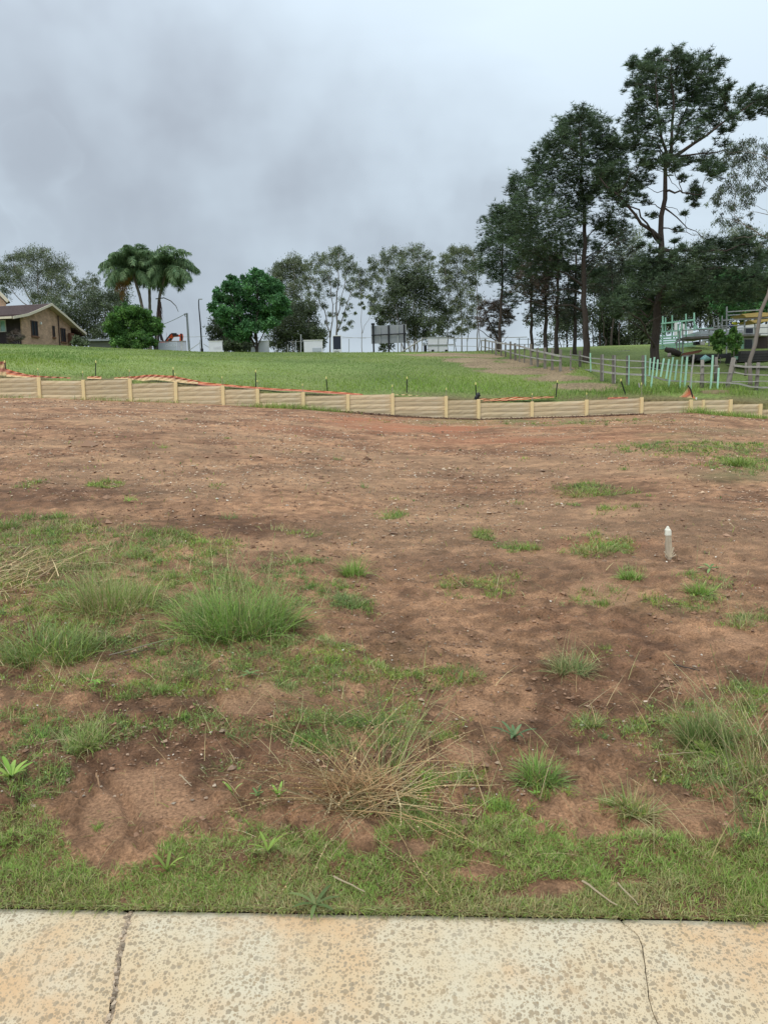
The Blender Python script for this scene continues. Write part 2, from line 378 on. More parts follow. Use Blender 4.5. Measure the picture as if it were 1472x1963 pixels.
# ------------------------------------------------------------------ ground sheets
def grid_obj(name, X, Y, Z, C, mat, smooth=True):
    nr, nc = X.shape; V = np.stack([X, Y, Z], 2).reshape(-1, 3)
    i = np.arange(nr-1)[:, None]*nc+np.arange(nc-1)[None]
    i = i.ravel(); T = np.concatenate([np.stack([i, i+1, i+nc+1], 1), np.stack([i, i+nc+1, i+nc], 1)])
    mb = MB(); mb.add(V, T, C.reshape(-1, 3)); return struct(mb.build(name, mat, smooth=smooth))
def ground_mat(name, fine, bscale, bdist, rough=.92):
    m = bpy.data.materials.new(name); m.use_nodes = True; t = m.node_tree; nd = t.nodes; lk = t.links.new
    b = nd['Principled BSDF']; b.inputs['Roughness'].default_value = rough; b.inputs['Specular IOR Level'].default_value = .25
    g = nd.new('ShaderNodeNewGeometry').outputs['Position']; a = nd.new('ShaderNodeAttribute'); a.attribute_name = 'Col'
    n = nd.new('ShaderNodeTexNoise'); n.inputs['Scale'].default_value = fine; n.inputs['Detail'].default_value = 8; n.inputs['Roughness'].default_value = .7; lk(g, n.inputs['Vector'])
    r = nd.new('ShaderNodeMapRange'); r.inputs[1].default_value = .3; r.inputs[2].default_value = .7; r.inputs[3].default_value = .42; r.inputs[4].default_value = 1.58; lk(n.outputs[0], r.inputs[0])
    s = nd.new('ShaderNodeVectorMath'); s.operation = 'SCALE'; lk(a.outputs['Color'], s.inputs[0]); lk(r.outputs[0], s.inputs['Scale']); lk(s.outputs[0], b.inputs['Base Color'])
    n2_ = nd.new('ShaderNodeTexNoise'); n2_.inputs['Scale'].default_value = bscale; n2_.inputs['Detail'].default_value = 6; n2_.inputs['Roughness'].default_value = .75; lk(g, n2_.inputs['Vector'])
    bp = nd.new('ShaderNodeBump'); bp.inputs['Strength'].default_value = .9; bp.inputs['Distance'].default_value = bdist; lk(n2_.outputs[0], bp.inputs['Height'])
    n3_ = nd.new('ShaderNodeTexNoise'); n3_.inputs['Scale'].default_value = bscale*3.5; n3_.inputs['Detail'].default_value = 4; n3_.inputs['Roughness'].default_value = .8; lk(g, n3_.inputs['Vector'])
    b2 = nd.new('ShaderNodeBump'); b2.inputs['Strength'].default_value = .8; b2.inputs['Distance'].default_value = bdist*.35; lk(n3_.outputs[0], b2.inputs['Height']); lk(bp.outputs[0], b2.inputs['Normal']); lk(b2.outputs[0], b.inputs['Normal'])
    return m
def soil_color(x, y, px, py):
    c0 = np.array([.210, .115, .067]); c1 = np.array([.358, .208, .121]); c2 = np.array([.42, .25, .15]); cr = np.array([.34, .145, .08]); cg = np.array([.13, .16, .06])
    cl = np.array([.385, .27, .168])
    n = sst(fbm(x*1.3, y*1.3, 5, 41, .6), .32, .66)[..., None]
    c = c0*(1-n)+c1*n
    f = sst(fbm(x*11, y*11, 3, 44), .35, .65)[..., None]; f2 = sst(fbm(x*4, y*7, 3, 46), .35, .6)[..., None]; c = c*(.74+.42*f)*(.82+.26*f2)
    big = sst(fbm(x*.35, y*.5, 3, 47), .4, .62)[..., None]*sst(y, 5, 9)[..., None]; c = c*(1-.28*big)+cl*.28*big
    s = silt_mask(x, y, px, py)[..., None]; c = c*(1-.7*s)+c2*.7*s
    red = emask(px, py, [(850, 820, 260, 12), (700, 805, 120, 8), (1020, 845, 200, 10, .6), (1160, 1040, 80, 14, .7), (1010, 1020, 60, 12, .5), (1180, 1010, 120, 10, .5)])
    red = (red*sst(fbm(x*.6, y*.8, 4, 55), .3, .55))[..., None]; c = c*(1-red)+cr*red
    mo = emask(px, py, [(1000, 808, 220, 7, 1), (1350, 855, 170, 10, .8), (1330, 830, 120, 8, .5), (1130, 940, 70, 10, .5), (930, 1130, 90, 18, .4), (1300, 1160, 120, 20, .35), (1420, 910, 80, 12, .7),
                        (120, 1060, 180, 50, .5), (150, 1180, 200, 60, .5), (450, 1280, 300, 60, .35), (1380, 1480, 130, 60, .45)])
    mo = (mo*sst(fbm(x*1.1, y*1.1, 5, 58), .35, .6))[..., None]; c = c*(1-.7*mo)+cg*.7*mo
    nr_ = sst(9-y, 0, 4); st1 = fbm((x+.9*y)*7, (y-.9*x)*1.0, 4, 131); st2 = fbm(x*.5, y*3.2, 4, 133)
    c = c*(1+nr_*.55*(st1-.5)+(1-nr_)*.5*(st2-.5))[..., None]*np.array([1.08, 1.02, .95])
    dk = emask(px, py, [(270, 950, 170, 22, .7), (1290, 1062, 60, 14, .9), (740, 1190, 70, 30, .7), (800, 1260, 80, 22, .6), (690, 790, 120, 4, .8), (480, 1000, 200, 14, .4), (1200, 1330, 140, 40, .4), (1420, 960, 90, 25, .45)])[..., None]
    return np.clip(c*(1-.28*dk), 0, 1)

rows = np.exp(np.linspace(math.log(1.85), math.log(YW), 500)); rows[-1] = YW+.02
uu = np.concatenate([[-5, -3], np.linspace(-2, -.95, 24), np.linspace(-.93, -.61, 50), np.linspace(-.60, .60, 370), np.linspace(.61, .93, 50), np.linspace(.95, 2, 24), [3, 5]])
Yg, Ug = np.meshgrid(rows, uu, indexing='ij'); Xg = Ug*(Yg+.25)
Yg2 = np.maximum(Yg, KA+KB*Xg+.001)
zb = z_base(Xg.ravel(), np.minimum(Yg2, YW-1e-4).ravel()); pxg, pyg = proj(np.stack([Xg.ravel(), Yg2.ravel(), zb], 1))
zg = zb+lot_disp(Xg.ravel(), Yg2.ravel(), pxg, pyg)*sst(YW-Yg2.ravel(), -.2, 1.2)-.006
cg_ = soil_color(Xg.ravel(), Yg2.ravel(), pxg, pyg)
turf_line = np.interp(pxg, [-200, 0, 110, 150, 200, 290, 330, 450, 560, 640, 700, 760, 900, 1100, 1300, 1472, 1700], [1560, 1560, 1590, 1650, 1700, 1690, 1610, 1575, 1610, 1640, 1640, 1575, 1575, 1590, 1615, 1610, 1610])
GM = ground_mat('lot_soil', 70., 70., .022)
grid_obj('soil_lot', Xg, Yg2, zg.reshape(Xg.shape), cg_.reshape(*Xg.shape, 3), GM)

# hillside
hr = np.concatenate([[YW+.06], np.linspace(YW+.08, 62, 150), np.geomspace(62.5, 3500, 60)])
hu = np.concatenate([[-4, -2, -1.2, -.8], np.linspace(-.6, .6, 220), [.8, 1.2, 2, 4]])
Yh, Uh = np.meshgrid(hr, hu, indexing='ij'); Xh = Uh*Yh
zh = z_base(Xh.ravel(), Yh.ravel()); pxh, pyh = proj(np.stack([Xh.ravel(), Yh.ravel(), zh], 1))
TRACK = [(850, 680, 70, 4), (900, 690, 60, 5), (960, 700, 80, 6), (1020, 712, 90, 7), (1080, 725, 80, 8), (1130, 740, 70, 9), (930, 682, 50, 5), (1000, 693, 50, 6), (1060, 708, 50, 6)]
def track_mask(x, y, px, py):
    return sst(emask(px, py, TRACK)+(fbm(x*.5, y*.5, 4, 61)-.5)*.9, .35, .6)*(py > 674)
tm = track_mask(Xh.ravel(), Yh.ravel(), pxh, pyh)
nn = fbm(Xh.ravel()*.35, Yh.ravel()*.35, 4, 63)
nl = fbm(Xh.ravel()*.12+3, Yh.ravel()*.25, 3, 64)
gcol = np.array([.11, .165, .04])*(1-nn[:, None])+np.array([.22, .26, .08])*nn[:, None]
gcol = gcol*(.7+.6*nl[:, None])
strip = np.exp(-((Yh.ravel()-YW)/1.1)**2)*sst(fbm(Xh.ravel()*.6, Yh.ravel(), 3, 66), .25, .5)
tcol = np.array([.27, .20, .12])*(.75+.5*fbm(Xh.ravel()*1.2, Yh.ravel()*1.2, 3, 69)[:, None])
gcol = gcol*(1-tm[:, None])+tcol*tm[:, None]
gcol = gcol*(1-.75*strip[:, None])+np.array([.16, .10, .06])*.75*strip[:, None]
zh = zh+.05*(fbm(Xh.ravel()*.8, Yh.ravel()*.8, 3, 71)-.5)
Zh = zh.reshape(Xh.shape); Zh[0] -= 3.0
grid_obj('hillside', Xh, Yh, Zh, gcol.reshape(*Xh.shape, 3), ground_mat('hill_turf', 9., 30., .04))

# kerb -----------------------------------------------------------------
def kerb_material():
    m = bpy.data.materials.new('rain_spotted_concrete'); m.use_nodes = True; t = m.node_tree; nd = t.nodes; lk = t.links.new
    b = nd['Principled BSDF']; b.inputs['Roughness'].default_value = .9; b.inputs['Specular IOR Level'].default_value = .15
    g = nd.new('ShaderNodeNewGeometry').outputs['Position']
    def nz(s, d=6, r=.6, off=0):
        mp = nd.new('ShaderNodeMapping'); mp.inputs['Location'].default_value = (off, off, off); lk(g, mp.inputs[0])
        n = nd.new('ShaderNodeTexNoise'); n.inputs['Scale'].default_value = s; n.inputs['Detail'].default_value = d; n.inputs['Roughness'].default_value = r; lk(mp.outputs[0], n.inputs['Vector']); return n
    def mr(v, a, b_, c=0., d=1.):
        n = nd.new('ShaderNodeMapRange'); n.interpolation_type = 'SMOOTHSTEP'; lk(v, n.inputs[0])
        for i, q in enumerate((a, b_, c, d)): n.inputs[i+1].default_value = q
        return n.outputs[0]
    def mx(f, a, b_):
        n = nd.new('ShaderNodeMix'); n.data_type = 'RGBA'
        for s, v in ((0, f), (6, a), (7, b_)):
            if isinstance(v, tuple): n.inputs[s].default_value = (*v, 1)
            elif isinstance(v, float): n.inputs[s].default_value = v
            else: lk(v, n.inputs[s])
        return n.outputs[2]
    def mul(a, b_):
        n = nd.new('ShaderNodeMath'); n.operation = 'MULTIPLY'
        for i, v in enumerate((a, b_)):
            if isinstance(v, float): n.inputs[i].default_value = v
            else: lk(v, n.inputs[i])
        return n.outputs[0]
    c = mx(mr(nz(3.2, 5).outputs[0], .36, .64), (.545, .475, .345), (.545, .425, .27))
    c = mx(mul(mr(nz(2.1, 6, .65, 5.).outputs[0], .44, .66), .8), c, (.55, .34, .175))       # ochre clay staining
    c = mx(mul(mr(nz(26, 4, .6, 2.).outputs[0], .5, .68), .22), c, (.50, .38, .24))
    # warp for raindrop marks
    wn_ = nz(18, 2, .5, 7.); sb = nd.new('ShaderNodeVectorMath'); sb.operation = 'SCALE'; lk(wn_.outputs['Color'], sb.inputs[0]); sb.inputs['Scale'].default_value = .012
    ad = nd.new('ShaderNodeVectorMath'); lk(g, ad.inputs[0]); lk(sb.outputs[0], ad.inputs[1])
    dens = nz(1.7, 3, .5, 11.).outputs[0]
    for sc, r0, r1, fac in ((58., .2, .50, .78), (100., .15, .54, .72), (170., .1, .50, .62)):
        v = nd.new('ShaderNodeTexVoronoi'); v.inputs['Scale'].default_value = sc; lk(ad.outputs[0], v.inputs['Vector'])
        sp = nd.new('ShaderNodeSeparateColor'); lk(v.outputs['Color'], sp.inputs[0])
        rad = mr(sp.outputs[0], .0, 1., 0.03, r1)
        df = nd.new('ShaderNodeMath'); df.operation = 'SUBTRACT'; lk(rad, df.inputs[0]); lk(v.outputs['Distance'], df.inputs[1])
        on = mr(df.outputs[0], -.01, .05)
        on = mul(on, mr(dens, .30, .50, .5, 1.))
        c = mx(mul(on, fac), c, mx(sp.outputs[1], (.30, .215, .125), (.24, .20, .145)))
    c = mx(mul(mr(nz(5.5, 8, .75, 21.).outputs[0], .55, .70), .45), c, (.42, .28, .16))
    c = mx(mul(mr(nz(300, 3, .7, 4.).outputs[0], .50, .68), .30), c, (.33, .27, .19))
    # damp back edge
    sx = nd.new('ShaderNodeSeparateXYZ'); lk(g, sx.inputs[0])
    lin = nd.new('ShaderNodeMath'); lin.operation = 'MULTIPLY_ADD'; lk(sx.outputs[0], lin.inputs[0]); lin.inputs[1].default_value = -KB; lk(sx.outputs[1], lin.inputs[2])
    en = nz(9, 4, .6, 1.).outputs[0]; l2 = nd.new('ShaderNodeMath'); l2.operation = 'MULTIPLY_ADD'; lk(en, l2.inputs[0]); l2.inputs[1].default_value = .06; lk(lin.outputs[0], l2.inputs[2])
    c = mx(mul(mr(l2.outputs[0], KA-.005, KA+.025), .75), c, (.40, .37, .28))
    c = mx(mul(mr(l2.outputs[0], KA-.36, KA-.52), .5), c, (.60, .34, .16))
    lk(c, b.inputs['Base Color'])
    bp = nd.new('ShaderNodeBump'); bp.inputs['Strength'].default_value = .35; bp.inputs['Distance'].default_value = .003; lk(nz(160, 4, .7).outputs[0], bp.inputs['Height']); lk(bp.outputs[0], b.inputs['Normal'])
    return m
M['kerb'] = kerb_material()
def kz(d): d = np.asarray(d, float); return -.008*(1-sst(d, 0, .04)) - .16*sst(d, .02, .80) - .002
dirv = np.array([1, KB, 0])/math.hypot(1, KB); nrm = np.array([dirv[1], -dirv[0], 0])
def kpt(s_, d_): return np.array([0, KA, 0])+dirv*s_+nrm*d_+np.array([0, 0, float(kz(d_))])
def kray(px, py):   # kerb coordinates of a point seen on the kerb
    d = RN @ np.array([(px-CX)/F, -(py-CY)/F, -1.0]); z = 0.
    for _ in range(12):
        t = (z-CAMZ)/d[2]; p = np.array([d[0]*t, d[1]*t, 0])-np.array([0, KA, 0]); dd = p @ nrm; z = float(kz(max(dd, 0)))
    return p @ dirv, dd
def jag(pxs, extra, amp, seed):
    q = np.array([kray(a, b) for a, b in pxs]); ds = np.linspace(0, 1.05, 90)
    q = q[np.argsort(q[:, 1])]
    s_ = np.interp(ds, q[:, 1], q[:, 0]); last = (q[-1, 0]-q[-2, 0])/(q[-1, 1]-q[-2, 1]); s_ = np.where(ds > q[-1, 1], q[-1, 0]+(ds-q[-1, 1])*last*.5, s_)
    return ds, s_+amp*(fbm(ds*18, ds*0+seed, 4, seed)-.5)
DS, J1 = jag([(246, 1741), (236, 1790), (222, 1850), (212, 1905), (201, 1960)], 0, .02, 3)
_, C1 = jag([(1186, 1757), (1196, 1770), (1222, 1790), (1232, 1815), (1236, 1860), (1243, 1910), (1262, 1962)], 0, .012, 8)
J1b = J1+.010+.008*fbm(DS*9, DS*0, 3, 12)
kerb = bpy.data.objects.new('kerb', None); col.objects.link(kerb); struct(kerb); ORG['kerb'] = (0, 0, 0)
def slab(sL, sR, nseg, name='slab', top=0.):
    t = np.linspace(0, 1, nseg); S = sL[:, None]*(1-t)+sR[:, None]*t; D = np.repeat(DS[:, None], nseg, 1)
    Zk = kz(D)+.0025*(fbm(S*7, D*7, 3, 20)-.5)+top
    edge = np.minimum(t, 1-t)[None]*(sR-sL)[:, None]; Zk = Zk-.006*np.exp(-edge/.006)
    P = np.array([0, KA, 0])+dirv*S[..., None]+nrm*D[..., None]; P[..., 2] = Zk
    nr, nc = S.shape; i = (np.arange(nr-1)[:, None]*nc+np.arange(nc-1)[None]).ravel()
    V = P.reshape(-1, 3); T = np.concatenate([np.stack([i, i+nc, i+nc+1], 1), np.stack([i, i+nc+1, i+1], 1)])
    # skirts
    rim = list(range(nc))+[r*nc+nc-1 for r in range(1, nr)]+[(nr-1)*nc+c for c in range(nc-2, -1, -1)]+[r*nc for r in range(nr-2, 0, -1)]
    hi = V[rim].copy(); lo = hi.copy(); lo[:, 2] -= .12; n1_ = len(V); m_ = len(rim); n0 = n1_+m_; V = np.concatenate([V, hi, lo]); T2 = []
    for a in range(m_):
        b_ = (a+1) % m_; T2 += [(n1_+a, n1_+b_, n0+b_), (n1_+a, n0+b_, n0+a)]
    mb = MB(); mb.add(V, np.concatenate([T, np.array(T2)])); return mb.build(name, M['kerb'], kerb, smooth=True)
cw = .0018+.0016*fbm(DS*14, DS*0, 3, 30)
slab(J1*0-4.5, J1, 160); slab(J1b, C1-cw*.5, 240); slab(C1+cw*.5, C1*0+3.6, 200)
# crumbled mortar in the joint
mb = MB()
for i in range(len(DS)-1):
    for k_ in range(2):
        a_ = rng.random(); s0 = J1[i]*(1-a_)+J1b[i]*a_; c = kpt(s0, DS[i]); c[2] += -.013+.006*rng.random()
        q = rng.standard_normal((3, 3)); q, _r = np.linalg.qr(q); mb.box(c, (.005+.006*rng.random(), .004+.005*rng.random(), .005), q, np.array([.40, .31, .22])*(.5+rng.random()*.7))
jm = mb.build('joint_mortar', material('crumbled_mortar', attr=True, rough=.95), kerb); jm['kind'] = 'stuff'
# soil bed under the kerb and the road
mb = MB(); mb.box((0, KA-.9, -.19), (40, 1.0, .02)); struct(mb.build('kerb_bed', material('dark_bedding_soil', (.07, .045, .03), .95, .3, 20)))
mb = MB(); mb.box((0, KA-6.0, -.20), (60, 5., .04)); struct(mb.build('road', material('asphalt', (.05, .05, .052), .9, .3, 60, .6, 120)))
mb = MB(); mb.box((0, KA-1511, -.35), (3000, 1500, .05)); struct(mb.build('ground', material('far_ground_grass', (.09, .13, .04), .95, .3, .2)))

mb = MB(); cc_ = np.array([0, KA, -.2])-nrm*.62; mb.box(cc_, (9, .6, .15), (dirv, nrm, np.array([0, 0, 1.]))); struct(mb.build('subsoil', bpy.data.materials['dark_bedding_soil']))
# ------------------------------------------------------------------ turf strip and weeds (nobody could count them)
def scatter_world(n, y0, y1, umax=.56, logd=True):
    y = np.exp(rng.uniform(math.log(y0), math.log(y1), n)) if logd else rng.uniform(y0, y1, n)
    x = rng.uniform(-umax, umax, n)*(y+.2); return x, y
def put(x, y):
    z = ground(x, y); P = np.stack([x, y, z], 1); return P, *proj(P)
n = 430000
y = rng.uniform(1.9, 3.7, n); x = rng.uniform(-.85, .85, n)*(y+.1); ok = y > KA+KB*x-.004; x = x[ok]; y = y[ok]
P, px, py = put(x, y)
tl = np.interp(px, [-200, 0, 110, 150, 200, 290, 330, 450, 560, 640, 700, 760, 900, 1100, 1300, 1472, 1700], [1555, 1555, 1590, 1650, 1688, 1682, 1615, 1580, 1610, 1640, 1640, 1570, 1570, 1590, 1615, 1610, 1610])
bare = .32*sst(fbm(x*3, y*3, 3, 92), .5, .62)+emask(px, py, [(930, 1667, 60, 11), (1085, 1700, 55, 14), (1190, 1690, 40, 10, .7), (795, 1620, 45, 14, .8), (1130, 1590, 40, 12, .5), (780, 1690, 50, 16, .5), (1000, 1715, 60, 8, .7), (350, 1640, 50, 12, .5), (640, 1700, 60, 20, .4)])
dn = sst(py-tl+22*(fbm(x*5, y*5, 4, 81)-.5)*4, -22, 12)*(1-sst(bare+(fbm(x*9, y*9, 3, 84)-.5)*.9, .45, .7))*(.35+.65*sst(fbm(x*7, y*7, 3, 86), .25, .42))
ok = rng.random(len(x)) < dn*.92; P = P[ok]; px = px[ok]; x = x[ok]; y = y[ok]
n = len(P); cA = pal(n, TURF); cB = pal(n, FRESH); cC = pal(n, PALE+STRAW[:2])
m1 = sst(fbm(x*2.2, y*2.2, 3, 88), .42, .62)[:, None]; c = cA*(1-m1*.55)+cB*m1*.55
dry = sst(fbm(x*3.1, y*3.1, 3, 90)+.35*emask(px, proj(P)[1], [(1290, 1700, 150, 50), (1350, 1740, 120, 30), (120, 1660, 90, 60, .5), (700, 1740, 300, 14, .6)]), .55, .8)[:, None]*(rng.random((n, 1)) < .75); c = c*(1-dry)+cC*dry
rd = (rng.random((n, 1)) < .20); c = np.where(rd, cC, c)
mb = MB(); blades(mb, P-np.array([0, 0, .004]), rng.uniform(.012, .036, n)*(.75+.9*fbm(x*4, y*4, 2, 91)), rng.random(n)*6.283, rng.uniform(.3, 1.5, n), rng.uniform(.0016, .0032, n), c, 2, .7)
m_ = 3200; sx_ = rng.uniform(-2.2, 2.2, m_); dd_ = -rng.uniform(-.004, .02, m_); Bk = np.array([0, KA, 0])+sx_[:, None]*dirv+dd_[:, None]*nrm*1.0; Bk[:, 2] = .002
keep = fbm(sx_*5, sx_*0, 3, 140) > .33; Bk = Bk[keep]; m_ = len(Bk)
blades(mb, Bk, rng.uniform(.012, .06, m_)*(.5+1.1*fbm(Bk[:, 0]*9, Bk[:, 0]*0, 3, 141)), -math.pi/2+.9*rng.standard_normal(m_), rng.uniform(1.0, 1.55, m_), .0026, pal(m_, TURF+PALE+[(.22, .14, .08)]*2), 2, .5)
tag(mb.build('turf_strip', M['grass']), 'short patchy turf growing along the back of the concrete kerb', 'grass', kind='stuff')

# low weeds: cover map in the picture's own layout, scattered over the lot
WEED = [(60, 1010, 110, 16, .9), (150, 1060, 190, 32, 1.), (60, 1110, 130, 50, 1.), (210, 1140, 160, 45, .8), (330, 1050, 90, 22, .7), (90, 1220, 140, 34, 1.1), (450, 1130, 150, 40, .5), (420, 1240, 150, 34, .9),
        (560, 1260, 100, 34, .9), (640, 1300, 80, 28, .9), (330, 1310, 120, 26, .7), (100, 1310, 100, 20, .6), (230, 1300, 60, 18, .5), (60, 1400, 90, 40, .6), (30, 1480, 70, 40, .9), (170, 1400, 80, 26, .4), (430, 1400, 110, 26, .6), (620, 1390, 110, 34, .8),
        (760, 1310, 120, 20, .9), (720, 1400, 110, 50, .7), (660, 1150, 60, 26, .7), (560, 1080, 60, 16, .4), (450, 1480, 90, 26, .4), (770, 1500, 120, 36, .6), (860, 1550, 100, 20, .6), (1120, 1390, 50, 22, .5),
        (1330, 1420, 130, 45, 1.), (1400, 1500, 110, 50, .9), (1300, 1470, 80, 30, .6), (1230, 1560, 80, 24, .5), (1450, 1600, 60, 40, .8), (1440, 1360, 60, 40, .5), (920, 1120, 80, 24, .5), (1130, 1140, 60, 24, .5), (1120, 935, 45, 7, .9),
        (1140, 1050, 60, 16, .7), (1210, 1095, 45, 14, .5), (1340, 1120, 60, 18, .5), (1430, 1190, 60, 20, .6), (1310, 1160, 70, 16, .4), (925, 1030, 28, 8, .7), (990, 1050, 40, 8, .4), (750, 990, 26, 8, .5), (200, 930, 26, 6, .7), (1170, 980, 30, 7, .5),
        (1090, 965, 22, 5, .4), (1210, 942, 20, 5, .5), (60, 930, 30, 10, .3), (1330, 860, 160, 12, .5), (1420, 890, 70, 14, .7), (1000, 808, 220, 5, .6), (580, 1025, 30, 6, .3), (1000, 880, 18, 4, .2), (410, 935, 18, 5, .25), (1130, 1260, 70, 22, .3), (700, 1560, 160, 26, .5), (960, 1560, 80, 14, .5), (1040, 1530, 60, 12, .3), (300, 1420, 80, 40, .15), (860, 1400, 60, 20, .25)]
n = 620000
x, y = scatter_world(n, 2.6, 30, .57)
z0 = z_base(x, y); px, py = proj(np.stack([x, y, z0], 1)); ok = (py < 1640) & (py > 800); x, y, px, py = x[ok], y[ok], px[ok], py[ok]
cov = emask(px, py, WEED); cov = cov*np.where((px < 640) & (py < 1340), 1.9, 1.25)
fn = fbm(x*3.5, y*3.5, 4, 95)
dn = sst(cov*1.3+(fn-.5)*1.9, .16, .72)*(.12+.88*sst(fbm(x*8, y*8, 3, 97), .34, .54))*sst(cov, .08, .2)+.004
ok = rng.random(len(x)) < dn*.75; x, y = x[ok], y[ok]; px = px[ok]; py = py[ok]; n = len(x)
P = np.stack([x, y, ground(x, y)], 1)
kd = fbm(x*1.7, y*1.7, 3, 99); mix = sst(kd, .4, .6)[:, None]
c = pal(n, GREEN)*(1-mix)+pal(n, BLUE)*mix
yl = emask(px, py, [(100, 1080, 240, 70, 1.), (1380, 1450, 120, 60, .8), (100, 1400, 150, 60, .4), (720, 1480, 200, 60, .4)])[:, None]
c = c*np.array([1.12, 1.04, .85]); c = np.where(rng.random((n, 1)) < .2+.45*yl, pal(n, PALE+STRAW[:2]), c)
sc = np.clip(y/6, .7, 3)
mb = MB(); blades(mb, P-np.array([0, 0, .006]), rng.uniform(.02, .075, n)*np.clip(sc, .85, 1.7), rng.random(n)*6.283, rng.uniform(.3, 1.4, n), rng.uniform(.0025, .0055, n)*sc, c, 2, .5)
# denser little tussocks inside the weedy areas
m2 = 900; q = rng.integers(0, n, m2); cq = cov[ok][q] if len(cov) == len(ok) else np.ones(m2); Bc = P[q]; per = 34; Bq = np.repeat(Bc, per, 0); rr_ = np.repeat(rng.uniform(.015, .05, m2), per)*np.repeat(np.clip(sc[q], .8, 1.5), per)
Bq = Bq+np.stack([rng.normal(0, 1, len(Bq))*rr_, rng.normal(0, .8, len(Bq))*rr_, np.zeros(len(Bq))], 1); tc_ = np.repeat(pal(m2, BLUE+GREEN+FRESH+PALE[:1], .2), per, 0)
blades(mb, Bq-np.array([0, 0, .006]), rng.uniform(.5, 1.2, len(Bq))*np.repeat(rng.uniform(.03, .10, m2), per)*np.clip(np.repeat(sc[q], per), .85, 1.5), rng.random(len(Bq))*6.283, rng.uniform(.15, 1.3, len(Bq)), .0036*np.repeat(sc[q], per), tc_*(1+.2*rng.standard_normal((len(Bq), 1))).clip(.5, 1.5), 2, .8)
# small rounded leaves of creeping weeds
sel = rng.random(n) < .25; Q = P[sel]; m_ = len(Q); sz = rng.uniform(.005, .011, m_)*sc[sel]; az = rng.random(m_)*6.283
a = np.stack([np.cos(az), np.sin(az), .5*rng.standard_normal(m_)], 1)*sz[:, None]; b = np.stack([-np.sin(az), np.cos(az), .4*rng.standard_normal(m_)], 1)*sz[:, None]*.6
o_ = Q+np.array([0, 0, 1])*(rng.uniform(.003, .03, m_)*1)[:, None]
V = np.stack([o_-a, o_-b, o_+a, o_+b], 1); T = np.array([[0, 1, 2], [0, 2, 3]])[None]+(np.arange(m_)*4)[:, None, None]
mb.add(V.reshape(-1, 3), T.reshape(-1, 3), np.repeat(pal(m_, BLUE+GREEN), 4, 0))
tag(mb.build('ground_weeds', M['grass']), 'low creeping weeds and thin grass scattered over the bare soil', 'weeds', kind='stuff')

# loose dry stalks lying and standing about
n = 5200
x, y = scatter_world(n, 2.5, 9, .55); z0 = z_base(x, y); px, py = proj(np.stack([x, y, z0], 1))
cov = emask(px, py, WEED+[(60, 1090, 150, 40, 2.), (700, 1480, 220, 90, .8), (1400, 1480, 120, 120, 1.), (200, 1130, 160, 60, 1.)]); ok = (rng.random(n) < cov*.9+.03) & (py < 1750); x, y = x[ok], y[ok]; n = len(x)
P = np.stack([x, y, ground(x, y)+.004], 1)
mb = MB(); blades(mb, P, rng.uniform(.07, .28, n), rng.random(n)*6.283, rng.uniform(.3, 1.45, n), .0018+.0004*y, pal(n, STRAW+PALE), 4, .5)
tag(mb.build('dry_stalks', M['grass']), 'thin straw coloured stalks strewn among the weeds on the lot', 'dry grass', kind='stuff')

# hill grass
n = 105000
y = rng.uniform(YW+1.25, 61, n); x = rng.uniform(-.56, .56, n)*y; zq = z_base(x, y); P = np.stack([x, y, zq], 1); px, py = proj(P)
fence_px = np.interp(py, [655, 670, 690, 710, 740, 770], [905, 930, 1060, 1130, 1260, 1500])
tmh = track_mask(x, y, px, py); lawn = px > fence_px+6
ok = (rng.random(n) < (1-.97*tmh)) & (rng.random(n) < np.where(lawn, .45, 1)); P = P[ok]; x = x[ok]; y = y[ok]; px = px[ok]; py = py[ok]; lawn = lawn[ok]; n = len(P)
kk = sst(fbm(x*.22, y*.3, 3, 101), .38, .62)[:, None]; c = pal(n, [(.15, .26, .05), (.13, .22, .045)], .07)*(1-kk)+pal(n, [(.27, .36, .06), (.23, .32, .05)], .07)*kk
up1 = sst(y, 44, 58)[:, None]; c = c*(1-.5*up1)+np.array([.22, .26, .10])*.5*up1
tall = emask(px, py, [(870, 745, 180, 22, 1.), (650, 735, 120, 10, .4), (1000, 750, 90, 12, .5), (60, 690, 160, 12, .8), (480, 740, 90, 8, .5), (1240, 752, 200, 12, 1.), (1420, 750, 80, 20, .9), (1130, 700, 60, 10, .9)])
br_ = emask(px, py, [(850, 745, 160, 22, 1.)])[:, None]; c = c*(1-.6*br_)+pal(n, FRESH)*1.05*.6*br_
c = np.where(rng.random((n, 1)) < .03, pal(n, PALE), c)
mb = MB(); blades(mb, P-np.array([0, 0, .02]), np.where(lawn & (tall < .4), .04, rng.uniform(.04, .11, n)*(1+1.9*tall)), rng.random(n)*6.283, rng.uniform(.05, .8, n), rng.uniform(.018, .034, n), c, 2, .4)
tag(mb.build('hill_grass', M['grass']), 'long green grass covering the slope above the sleeper wall', 'grass', kind='stuff')
